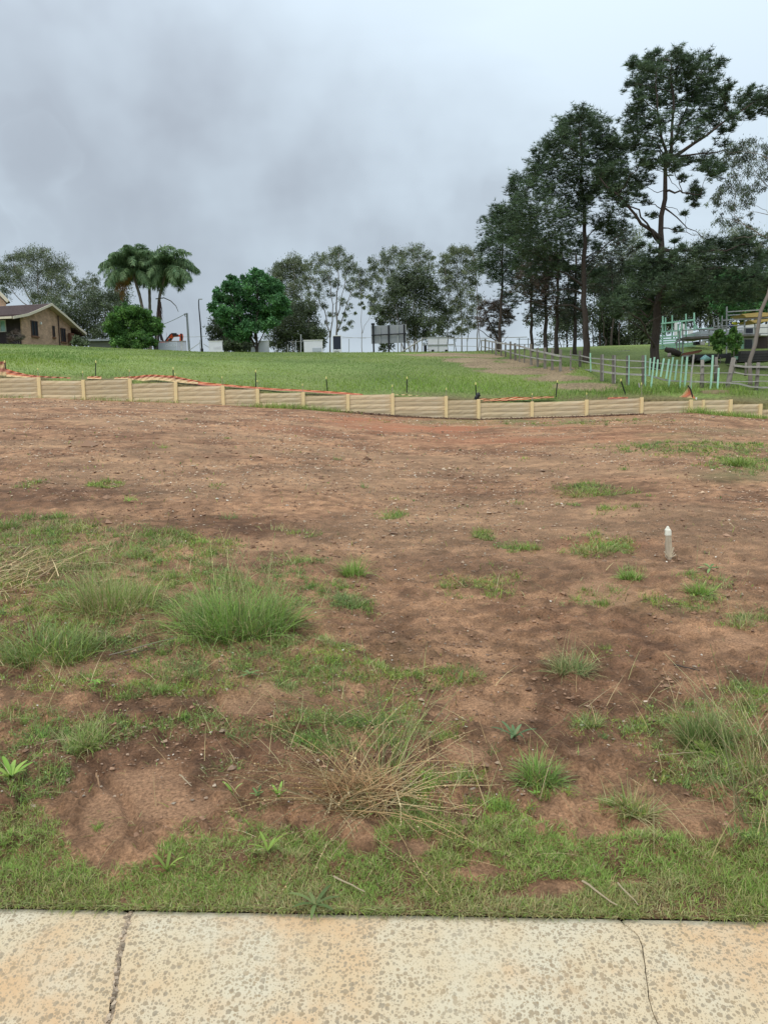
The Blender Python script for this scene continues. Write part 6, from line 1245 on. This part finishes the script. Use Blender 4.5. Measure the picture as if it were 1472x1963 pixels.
tree('gum_tree', 'tall open gum tree with many forking pale limbs behind the dark navy board', 'tree', 84, Z2, [([(1060, 930), (1055, 780), (1030, 640), (960, 480), (900, 350)], .17, .05), ([(1112, 930), (1105, 720), (1110, 500), (1120, 300), (1120, 180)], .19, .05), ([(1058, 800), (1080, 620), (1060, 420), (1020, 250)], .11, .04), ([(1110, 760), (1180, 560), (1250, 400), (1280, 320)], .11, .03), ([(1112, 640), (1160, 440), (1190, 260)], .09, .03)],
     [(1110, 150, 38), (1140, 170, 35), (1080, 185, 40), (1020, 205, 45), (970, 230, 45), (1180, 215, 40), (1230, 240, 38), (920, 260, 42), (1060, 260, 45), (1120, 250, 45), (890, 300, 40), (980, 310, 45), (1170, 300, 42), (1250, 300, 35), (1290, 320, 40), (870, 350, 28), (930, 370, 40), (1040, 350, 42), (1220, 370, 40), (1310, 370, 42), (880, 410, 35), (980, 420, 42), (1100, 390, 35), (1280, 420, 42), (1340, 400, 30), (900, 470, 36), (960, 490, 40), (1200, 450, 32), (1250, 480, 30), (1050, 470, 32), (900, 540, 38), (940, 570, 34), (1150, 520, 30), (1010, 560, 28), (1210, 570, 26), (1060, 620, 26), (1180, 640, 26), (1200, 700, 24), (1170, 730, 20), (1020, 680, 24), (1130, 690, 18), (1240, 620, 16), (990, 740, 18)], 'gum', group=GT, dens=.85)
tree('gum_sapling', 'slender bare stemmed sapling with a few leaves between the navy board and billboard', 'tree', 72, Z2, [([(1298, 930), (1296, 760), (1290, 600), (1288, 460)], .07, .02), ([(1297, 770), (1330, 690), (1380, 600)], .04, .015)], [(1285, 490, 22), (1290, 540, 16), (1380, 580, 24), (1400, 560, 16), (1350, 620, 14), (1330, 500, 20), (1310, 570, 14), (1370, 520, 20)], 'gum', dens=.7, group=None)
tree('gum_tree', 'twin topped grey gum tree behind the billboard', 'tree', 86, Z3, [([(370, 960), (360, 700), (370, 400), (400, 230)], .17, .05), ([(350, 960), (250, 600), (180, 350), (140, 240)], .14, .04), ([(365, 900), (420, 500), (450, 300)], .11, .03), ([(300, 940), (200, 600), (90, 380)], .1, .03)],
     [(350, 150, 42), (400, 155, 42), (440, 190, 42), (310, 185, 42), (250, 170, 38), (200, 165, 38), (140, 195, 42), (90, 225, 40), (180, 230, 48), (60, 280, 38), (270, 245, 46), (350, 230, 50), (420, 250, 46), (480, 240, 32), (130, 290, 45), (210, 310, 46), (50, 340, 34), (100, 360, 40), (170, 390, 40), (470, 290, 36), (40, 410, 28), (90, 440, 36), (60, 520, 34), (100, 500, 34), (50, 580, 32), (90, 590, 30), (500, 200, 18), (30, 230, 22)], 'gum', group=GT, dens=.9)
tree('dark_thicket_tree', 'wide dense olive tree filling the space right behind the billboard', 'tree', 78, Z3, [([(380, 960), (380, 760), (370, 560)], .16, .05), ([(470, 960), (480, 740), (470, 540)], .13, .04), ([(280, 960), (260, 760), (230, 600)], .11, .04), ([(540, 960), (550, 740), (540, 600)], .1, .03), ([(350, 960), (320, 780), (300, 660)], .08, .03)],
     [(320, 340, 55), (390, 360, 55), (260, 400, 55), (460, 370, 50), (210, 460, 55), (320, 450, 70), (410, 450, 65), (500, 430, 50), (170, 540, 55), (260, 560, 70), (370, 570, 75), (470, 550, 65), (540, 560, 45), (130, 610, 45), (200, 640, 60), (300, 680, 65), (400, 690, 65), (500, 660, 60), (560, 680, 45), (120, 680, 30), (450, 760, 50), (540, 750, 45), (350, 770, 45), (140, 870, 28), (180, 850, 26), (240, 740, 40), (500, 850, 30), (600, 620, 35)], 'dense', dens=1.)
tree('gum_tree', 'slim stemmed light green gum tree just left of the pines', 'tree', 80, Z3, [([(610, 960), (605, 700), (590, 450), (600, 250)], .11, .04), ([(722, 960), (715, 700), (700, 450), (680, 220)], .11, .04), ([(755, 960), (760, 700), (750, 400)], .08, .03), ([(832, 960), (834, 700), (830, 400), (800, 200)], .11, .04), ([(845, 960), (845, 740), (860, 500)], .08, .03), ([(680, 960), (640, 700), (620, 500)], .07, .03)],
     [(640, 165, 42), (690, 150, 42), (740, 150, 42), (790, 165, 42), (600, 200, 36), (580, 240, 32), (660, 230, 48), (740, 230, 50), (810, 230, 50), (570, 290, 30), (620, 310, 45), (700, 320, 50), (780, 320, 46), (840, 300, 40), (600, 370, 40), (660, 390, 46), (740, 410, 46), (620, 450, 42), (800, 400, 40), (700, 480, 46), (770, 480, 42), (640, 530, 42), (830, 500, 36), (720, 560, 44), (790, 570, 42), (650, 610, 40), (700, 650, 40), (760, 650, 40), (630, 690, 34), (690, 730, 36), (750, 730, 34), (650, 780, 30), (800, 700, 30)], 'gum', group=GT, dens=.95)
tree('bare_branched_shrub', 'purplish brown half dead low tree with bare curved limbs at the head of the fence', 'tree', 56, Z3, [([(995, 900), (990, 830), (970, 780), (900, 640), (880, 580)], .16, .05), ([(992, 850), (1000, 740), (1010, 600)], .10, .03), ([(980, 820), (900, 790), (840, 740)], .09, .03), ([(975, 800), (940, 660), (950, 520)], .08, .02), ([(1000, 850), (1060, 790)], .06, .02), ([(985, 830), (950, 740), (880, 690)], .06, .02)],
     [(890, 640, 50), (950, 590, 55), (910, 560, 45), (1000, 640, 55), (960, 700, 55), (870, 700, 38), (1030, 690, 45), (930, 760, 36), (1050, 620, 45), (990, 560, 45), (860, 600, 35), (1080, 660, 35), (1000, 750, 35)], 'brown', bark='bark')
tree('pine_tree', 'leftmost pine, ragged and shorter, its crown sloping down to the gum trees', 'pine tree', 54, Z5, [([(147, 1600), (150, 1440), (158, 1200), (165, 960)], .24, .06)],
     [(120, 915, 40), (90, 930, 30), (165, 940, 50), (100, 990, 45), (200, 960, 55), (150, 1020, 60), (90, 1050, 40), (230, 1030, 65), (140, 1090, 60), (70, 1080, 35), (200, 1100, 65), (90, 1140, 50), (280, 1090, 60), (160, 1170, 60), (250, 1160, 60), (60, 1150, 35), (110, 1210, 50), (200, 1230, 60), (300, 1180, 55), (350, 1130, 60), (260, 1260, 50), (340, 1230, 55), (180, 1300, 40), (240, 1330, 40), (215, 880, 45), (270, 940, 60), (300, 1010, 60)], 'pine', r0=.25, bark='bark', group='pine trees along the fence', limbr=1.2)
tree('pine_tree', 'middle pine with a rounded top and long low bare limbs', 'pine tree', 44, Z5, [([(578, 1650), (572, 1450), (570, 1200), (564, 1000), (556, 800), (550, 620), (545, 480)], .36, .06), ([(560, 1260), (500, 1210), (420, 1170), (340, 1110), (240, 1030)], .09, .02), ([(555, 1380), (450, 1340), (340, 1332), (200, 1330)], .09, .02), ([(548, 1290), (470, 1265), (380, 1290), (290, 1310)], .06, .02), ([(572, 1120), (680, 1050), (800, 960)], .06, .015), ([(570, 1030), (660, 940), (740, 860)], .05, .015), ([(574, 1210), (640, 1150), (760, 1110)], .05, .015), ([(562, 950), (480, 900), (400, 870)], .06, .02), ([(575, 1160), (700, 1030), (770, 980)], .04, .012)],
     [(545, 440, 50), (590, 450, 50), (500, 450, 45), (460, 475, 40), (640, 455, 45), (450, 520, 50), (530, 510, 60), (610, 520, 60), (665, 510, 40), (430, 560, 50), (500, 580, 60), (580, 590, 65), (650, 580, 50), (700, 570, 40), (735, 580, 40), (390, 590, 50), (340, 600, 35), (440, 640, 65), (520, 670, 65), (610, 660, 60), (350, 650, 45), (690, 640, 45), (740, 640, 30), (380, 700, 60), (460, 730, 65), (320, 700, 35), (550, 750, 65), (640, 740, 55), (255, 735, 45), (215, 760, 35), (300, 760, 50), (230, 810, 40), (370, 790, 65), (470, 810, 65), (570, 830, 55), (290, 840, 60), (380, 870, 65), (250, 890, 50), (470, 900, 65), (560, 900, 50), (320, 930, 60), (410, 960, 60), (500, 970, 55), (240, 960, 50), (290, 1010, 60), (380, 1040, 60), (460, 1060, 50), (340, 1100, 50), (430, 1140, 45), (680, 720, 45), (620, 800, 40), (540, 1040, 40), (480, 1170, 35), (620, 1200, 30), (690, 900, 45), (740, 830, 40), (640, 960, 45), (700, 1000, 40), (760, 940, 35), (620, 1060, 40), (200, 1020, 45), (180, 930, 40), (150, 880, 35), (260, 1080, 45), (330, 1180, 40), (240, 1150, 40)], 'pine', bark='bark', group='pine trees along the fence', limbr=1.5, depthf=.6)
tree('pine_tree', 'tallest pine with a broken open crown, long side limbs and a dark low skirt', 'pine tree', 41, Z5, [([(908, 1620), (918, 1500), (930, 1300), (945, 1000), (962, 800), (978, 620), (1000, 450), (1010, 300), (995, 150)], .42, .05), ([(972, 640), (945, 560), (930, 420), (918, 200)], .14, .04), ([(978, 640), (1080, 580), (1190, 500), (1290, 410), (1400, 350)], .17, .04), ([(975, 620), (1100, 610), (1240, 600), (1300, 580)], .10, .03), ([(962, 790), (1050, 790), (1140, 805)], .10, .04), ([(942, 1030), (870, 960), (790, 880), (700, 790), (640, 720)], .17, .05),
      ([(940, 1080), (1050, 1080), (1200, 1090), (1400, 1050)], .15, .04), ([(935, 1200), (1100, 1190), (1300, 1150), (1480, 1170)], .15, .04), ([(925, 1350), (850, 1290), (760, 1300)], .10, .03), ([(985, 560), (1050, 440), (1100, 300), (1150, 170)], .10, .03), ([(958, 870), (1040, 940), (1110, 1000), (1180, 1030)], .07, .015), ([(950, 970), (1020, 972), (1090, 1005), (1150, 1022)], .05, .012), ([(968, 700), (1010, 760), (1060, 800)], .04, .01), ([(960, 860), (1010, 880), (1080, 920)], .03, .01), ([(950, 880), (900, 850), (860, 840)], .05, .015), ([(965, 790), (900, 780), (850, 770)], .04, .012), ([(880, 1410), (800, 1360), (740, 1350)], .07, .02)],
     [(915, 115, 32), (905, 150, 35), (1000, 110, 30), (960, 150, 45), (1060, 140, 38), (1110, 140, 32), (1010, 190, 55), (830, 170, 38), (870, 190, 45), (800, 170, 18), (1180, 130, 28), (1220, 160, 28), (1090, 200, 50), (1160, 190, 45), (920, 220, 50), (830, 250, 38), (790, 270, 30), (1060, 270, 55), (980, 280, 48), (880, 290, 48), (1140, 270, 55), (1200, 250, 42), (1230, 300, 38), (1280, 270, 20), (820, 330, 35), (930, 350, 42), (1020, 360, 45), (1110, 350, 48), (1190, 340, 42), (850, 390, 38), (800, 400, 30), (780, 450, 35), (880, 450, 40), (960, 440, 40), (1060, 430, 45), (1150, 420, 42), (1210, 400, 35), (830, 500, 45), (770, 510, 38), (900, 520, 36), (1040, 520, 35), (1120, 490, 40), (1180, 450, 36), (810, 560, 32), (760, 560, 22), (870, 590, 36), (850, 640, 28), (930, 640, 55), (990, 660, 45), (1060, 640, 30), (890, 670, 35),
      (1150, 640, 42), (1200, 660, 45), (1250, 680, 38), (1180, 690, 30), (1240, 560, 26), (1300, 600, 30), (1240, 500, 24), (1290, 420, 30), (1250, 370, 30), (1320, 370, 42), (1370, 310, 32), (1400, 340, 42), (1450, 330, 38), (1440, 390, 30), (1380, 400, 35), (1480, 350, 45), (1300, 480, 16), (1400, 280, 18), (1260, 320, 20),
      (1100, 775, 32), (1130, 800, 26), (1080, 840, 16), (1110, 850, 20), (700, 690, 42), (750, 700, 42), (810, 720, 38), (670, 740, 38), (730, 760, 48), (790, 780, 42), (700, 800, 36), (830, 810, 28), (770, 850, 22), (840, 750, 28), (640, 690, 30),
      (1040, 1060, 22), (1100, 1090, 42), (1160, 1050, 32), (1220, 1055, 42), (1290, 1050, 45), (1350, 1045, 48), (1420, 1060, 42), (1180, 1120, 42), (1260, 1120, 42), (1350, 1110, 48), (1420, 1130, 48), (1480, 1100, 50), (890, 1130, 50), (850, 1170, 42), (940, 1160, 50), (1010, 1170, 50), (1070, 1210, 48), (830, 1230, 40), (890, 1230, 55), (960, 1260, 55), (1140, 1200, 48), (1220, 1210, 52), (1310, 1200, 55), (1400, 1210, 60), (1470, 1210, 60), (870, 1310, 55), (1040, 1300, 52), (1120, 1280, 50), (1210, 1290, 52), (1300, 1290, 55), (1400, 1290, 60), (1480, 1280, 60), (740, 1290, 40), (800, 1320, 45), (760, 1360, 42), (700, 1330, 40), (820, 1390, 40), (880, 1380, 36), (980, 1340, 34), (1060, 1350, 34), (720, 1400, 34), (890, 1010, 20), (860, 1060, 22), (920, 1070, 25), (1010, 1035, 16), (870, 1140, 50), (920, 1190, 55), (980, 1130, 45), (850, 1260, 50), (930, 1310, 50), (1000, 1240, 50), (800, 1190, 36), (1010, 1320, 40), (1060, 900, 16), (900, 900, 18), (1030, 980, 16), (880, 830, 20), (1050, 720, 20), (880, 740, 22)], 'pine', bark='bark', group='pine trees along the fence', dens=1.0, limbr=1.4, depthf=.4)
for i, (px_, dx, yy, rr, lab) in enumerate(((305, -6, 1575, .19, 'pine trunk with thin brownish foliage, third trunk from the left along the fence'), (372, 0, 1580, .26, 'thick reddish pine trunk left of the middle pine with dull foliage'), (430, 4, 1590, .26, 'tall straight pine trunk with drooping brown foliage close left of the middle pine'), (520, 4, 1590, .22, 'rough pine trunk directly left of the middle pine trunk'))):
    tree('pine_tree', lab, 'pine tree', 52-i*1.2, Z5, [([(px_, yy), (px_+dx*.5, 1350), (px_+dx, 1100)], rr, .10)], [(px_+rng.normal(0, 45), yy-l, rng.uniform(32, 55)) for l in (190, 240, 280, 320, 350, 390, 420, 460, 500)], 'mixed' if i % 2 else 'brown', bark='bark', group='pine trees along the fence', dens=.9)
EG = [(1, 1)]
tree('gum_tree', 'wispy gum tree leaning in from the right edge in front of the sky', 'tree', 37, Z5, [([(1390, 1600), (1420, 1450), (1455, 1310), (1540, 1100), (1600, 800)], .17, .10), ([(1540, 1060), (1400, 1000), (1300, 900)], .06, .02), ([(1600, 900), (1470, 770), (1400, 680)], .06, .02), ([(1600, 700), (1500, 640), (1390, 600)], .05, .02), ([(1580, 980), (1480, 900), (1370, 890)], .04, .015)],
     [(1330, 560, 36), (1370, 545, 36), (1410, 560, 34), (1290, 600, 34), (1340, 620, 42), (1400, 630, 42), (1450, 610, 38), (1480, 590, 40), (1300, 660, 34), (1370, 690, 42), (1440, 700, 42), (1480, 680, 40), (1290, 720, 28), (1340, 740, 36), (1400, 760, 32), (1260, 770, 34), (1310, 790, 42), (1360, 800, 40), (1220, 800, 30), (1200, 830, 26), (1240, 850, 34), (1300, 860, 40), (1360, 850, 32), (1230, 920, 28), (1270, 950, 30), (1320, 930, 26), (1380, 900, 16), (1300, 1020, 18), (1470, 1000, 22), (1430, 1050, 22), (1370, 960, 16), (1460, 760, 26)], 'gumr', dens=.75, leafs=.8, depthf=.35)
BT = 'background trees right of the pines'
def bgtree(px_, w_, top, bot, Yd, style, lab, dens=.9, n=16):
    lb = [(px_+rng.normal(0, w_*.42), rng.uniform(top, bot), rng.uniform(34, 60)) for _ in range(n)]
    tree('background_tree', lab, 'tree', Yd, Z5, [([(px_, 1560), (px_+8, 1400), (px_+3, 1200)], .17, .06), ([(px_+30, 1560), (px_+50, 1350)], .09, .04), ([(px_-30, 1560), (px_-45, 1380)], .08, .03)], lb, style, bark='bark', group=BT, dens=dens)
bgtree(700, 130, 960, 1300, 60, 'mixed', 'hanging dull pine foliage between the middle and tallest pines', .8, 16); bgtree(640, 120, 1180, 1460, 70, 'dense', 'dark background tree between the middle and tallest pines'); bgtree(780, 130, 1020, 1440, 74, 'gum', 'pale background gum left of the tallest pine trunk', .8, 18); bgtree(850, 90, 1330, 1520, 68, 'dense', 'low dark background tree directly left of the tallest pine trunk', .8, 12)
bgtree(1050, 130, 1180, 1430, 70, 'dense', 'dark background tree right behind the tallest pine trunk', .9, 18); bgtree(1180, 130, 1180, 1440, 66, 'dense', 'dark background tree above the mint green framing', .9, 20); bgtree(1250, 90, 1160, 1300, 72, 'gum', 'olive background gum seen under the dark pine skirt', .9, 12)
bgtree(1330, 130, 1200, 1400, 60, 'broad', 'bright leafed background tree above the scaffold', .7, 18); bgtree(1450, 130, 1180, 1420, 58, 'broad', 'bright leafed background tree at the right edge above the yellow planks', .8, 20); bgtree(1130, 80, 1040, 1200, 78, 'gum', 'far pale gum peeping over the dark pine limb', .8, 8); bgtree(1340, 60, 980, 1100, 78, 'gum', 'far pale gum top above the dark pine skirt at the right', .8, 8)
bgtree(480, 120, 1380, 1520, 72, 'dense', 'low dark background bush between the pine trunks', .6, 10); bgtree(700, 80, 1500, 1540, 72, 'dense', 'hedge like dark bush on the far lawn', .8, 8)
for px_, lab, g2 in ((208, 'left of the two small round topped trees behind the leaning fence post', 0), (316, 'right of the two small round topped trees behind the leaning fence post', 1)):
    c = [(1092-1092+a, b) for a, b in ()]
    X0 = 1105 if px_ == 208 else 1215; col_ = []
    tree('young_tree', lab, 'tree', 39+g2*.5, (1092, 540, 3.874), [([(X0-5, 800), (X0-3, 640), (X0, 520), (X0, 440)], .055, .03), ([(X0+12, 800), (X0+10, 560)], .03, .02)],
         [(X0+dx*.9, 372+dy, 19) for dx, dy in ((0, -5), (-25, 20), (25, 15), (-35, 50), (0, 35), (35, 50), (-30, 85), (5, 75), (38, 88), (-15, 115), (20, 118), (0, 145), (0, 100))], 'shrub', bark='greybark', group='two small trees behind the fence', dens=.5, leafs=.42, depthf=.5)
tree('twiggy_shrub', 'sparse dry twiggy shrub against the dark front wall of the house', 'shrub', 60, Z1, [([(130, 850), (110, 800), (90, 760)], .03, .01), ([(140, 850), (150, 790), (160, 750)], .03, .01), ([(125, 850), (140, 780)], .02, .01)], [(100, 790, 22), (130, 770, 24), (160, 780, 22), (120, 820, 22), (150, 820, 20), (180, 800, 14), (90, 830, 16)], 'brown', dens=.9)
tree('low_bush', 'low dark bush at the foot of the verandah post', 'shrub', 61.5, Z1, [([(590, 880), (590, 840)], .04, .02)], [(560, 830, 20), (590, 820, 24), (620, 835, 22), (640, 850, 18), (600, 855, 22), (545, 850, 16)], 'dense', dens=.8)
# palms
def palm(cpx, cpy, Yd, trunk, label, nfr=26, Lf=4.0, dead=0):
    pts = np.array([at(a, b, Yd) for a, b in trunk]); gz = float(z_base(pts[0][0], pts[0][1])); pts = np.concatenate([[[pts[0][0], pts[0][1], gz-.4]], pts])
    root = thing('palm_tree', (pts[0][0], pts[0][1], gz), label, 'palm tree', 'palm trees behind the round shrub')
    d = np.concatenate([[0], np.cumsum(np.linalg.norm(np.diff(pts, axis=0), axis=1))]); t = np.linspace(0, d[-1], 40); Q_ = np.stack([np.interp(t, d, pts[:, i]) for i in range(3)], 1)
    for _ in range(3): Q_[1:-1] = .25*Q_[:-2]+.5*Q_[1:-1]+.25*Q_[2:]
    mb = MB(); mb.tube(Q_, .13+.01*np.sin(np.arange(40)*2.2), 10); mb.build('trunk', M['greybark'], root, smooth=True)
    c = at(cpx, cpy, Yd)
    for i in range(nfr+dead):
        isd = i >= nfr; az = 6.283*i/nfr*2.4+rng.normal(0, .2); el = rng.uniform(.2, 1.95) if not isd else rng.uniform(1.9, 2.3); Ln = Lf*rng.uniform(.75, 1.1)*(.8 if isd else 1)
        K = 12; th = el*.75 if not isd else el; P_ = [c.copy()]; dd = np.array([math.cos(az), math.sin(az), 0.])
        for k_ in range(K):
            th_ = min(th+(1.85 if not isd else .9)*(k_/K)**1.15, 3.0); P_.append(P_[-1]+Ln/K*(math.sin(th_)*dd+math.cos(th_)*up))
        P_ = np.array(P_); mb = MB(); cc = (.09, .13, .05) if not isd else (.3, .17, .07); mb.tube(P_, np.linspace(.035, .01, K+1), 4, cc, cap=False)
        m_ = 150; tt = np.repeat(np.linspace(.12, .99, m_//2), 2); i0 = np.minimum((tt*K).astype(int), K-1); f = (tt*K-i0)[:, None]; B_ = P_[i0]*(1-f)+P_[i0+1]*f
        sdv = np.cross(dd, up)*np.tile([1, -1], m_//2)[:, None]; tang = P_[i0+1]-P_[i0]; tang /= np.linalg.norm(tang, axis=1)[:, None]
        dr = sdv*.7+tang*.5+np.array([0, 0, -.35])+.25*rng.standard_normal((m_, 3)); dr /= np.linalg.norm(dr, axis=1)[:, None]; ll = (.95*np.sin(np.pi*(.1+.85*tt))**.6*rng.uniform(.8, 1.1, m_))[:, None]
        M1 = B_+dr*ll*.5; E_ = M1+(dr*.5+np.array([0, 0, -.75]))*ll*.5; wv = tang*.036
        V = np.stack([B_-wv, B_+wv, M1-wv*.9, M1+wv*.9, E_], 1); T = np.array([[0, 1, 3], [0, 3, 2], [2, 3, 4]])[None]+(np.arange(m_)*5)[:, None, None]
        lc = pal(m_, [(.15, .24, .10), (.11, .195, .09), (.19, .27, .12)] if not isd else [(.40, .22, .07), (.3, .17, .07)], .15)
        if not isd and el > 1.3 and rng.random() < .06: lc = pal(m_, [(.16, .17, .06), (.2, .18, .07)], .15)
        mb.add(V.reshape(-1, 3), T.reshape(-1, 3), np.repeat(lc, 5, 0)); o = mb.build('frond', M['leaf'], root)
        if isd: o['label'] = 'dead orange brown frond'
    return root
p1 = palm(254, 518, 72, [(286, 664), (280, 620), (268, 565), (257, 530), (254, 519)], 'leftmost palm with yellowing lower fronds, leaning left over the shrub', 56, 3.5, 2)
p2 = palm(287, 511, 74, [(289, 664), (288, 600), (287, 550), (287, 512)], 'middle palm, tallest and straightest of the palm cluster', 56, 3.6, 0)
p3 = palm(318, 518, 73, [(302, 672), (302, 620), (306, 570), (314, 535), (318, 519)], 'rightmost palm with a long drooping bare frond towards the lamp post', 56, 3.4, 0)
mb = MB(); mb.tube([at(299, 573, 72.5), at(315, 571, 72.5), at(328, 577, 72.5), at(338, 587, 72.5), at(342.5, 598, 72.5)], [.05, .05, .045, .035, .02], 6, (.14, .13, .08)); mb.build('bare_frond', M['leaf'], p3)
mb = MB(); n = 300; bb = np.array([at(306+rng.normal(0, 1.3), 575+rng.uniform(0, 30), 72.6) for _ in range(n)]); blades(mb, bb, rng.uniform(.5, 1.1, n), rng.random(n)*6.283, rng.uniform(2.7, 3.1, n), .05, pal(n, [(.12, .07, .06), (.16, .10, .08)]), 2, .1); mb.build('hanging_seed_sheath', M['leaf'], p3)
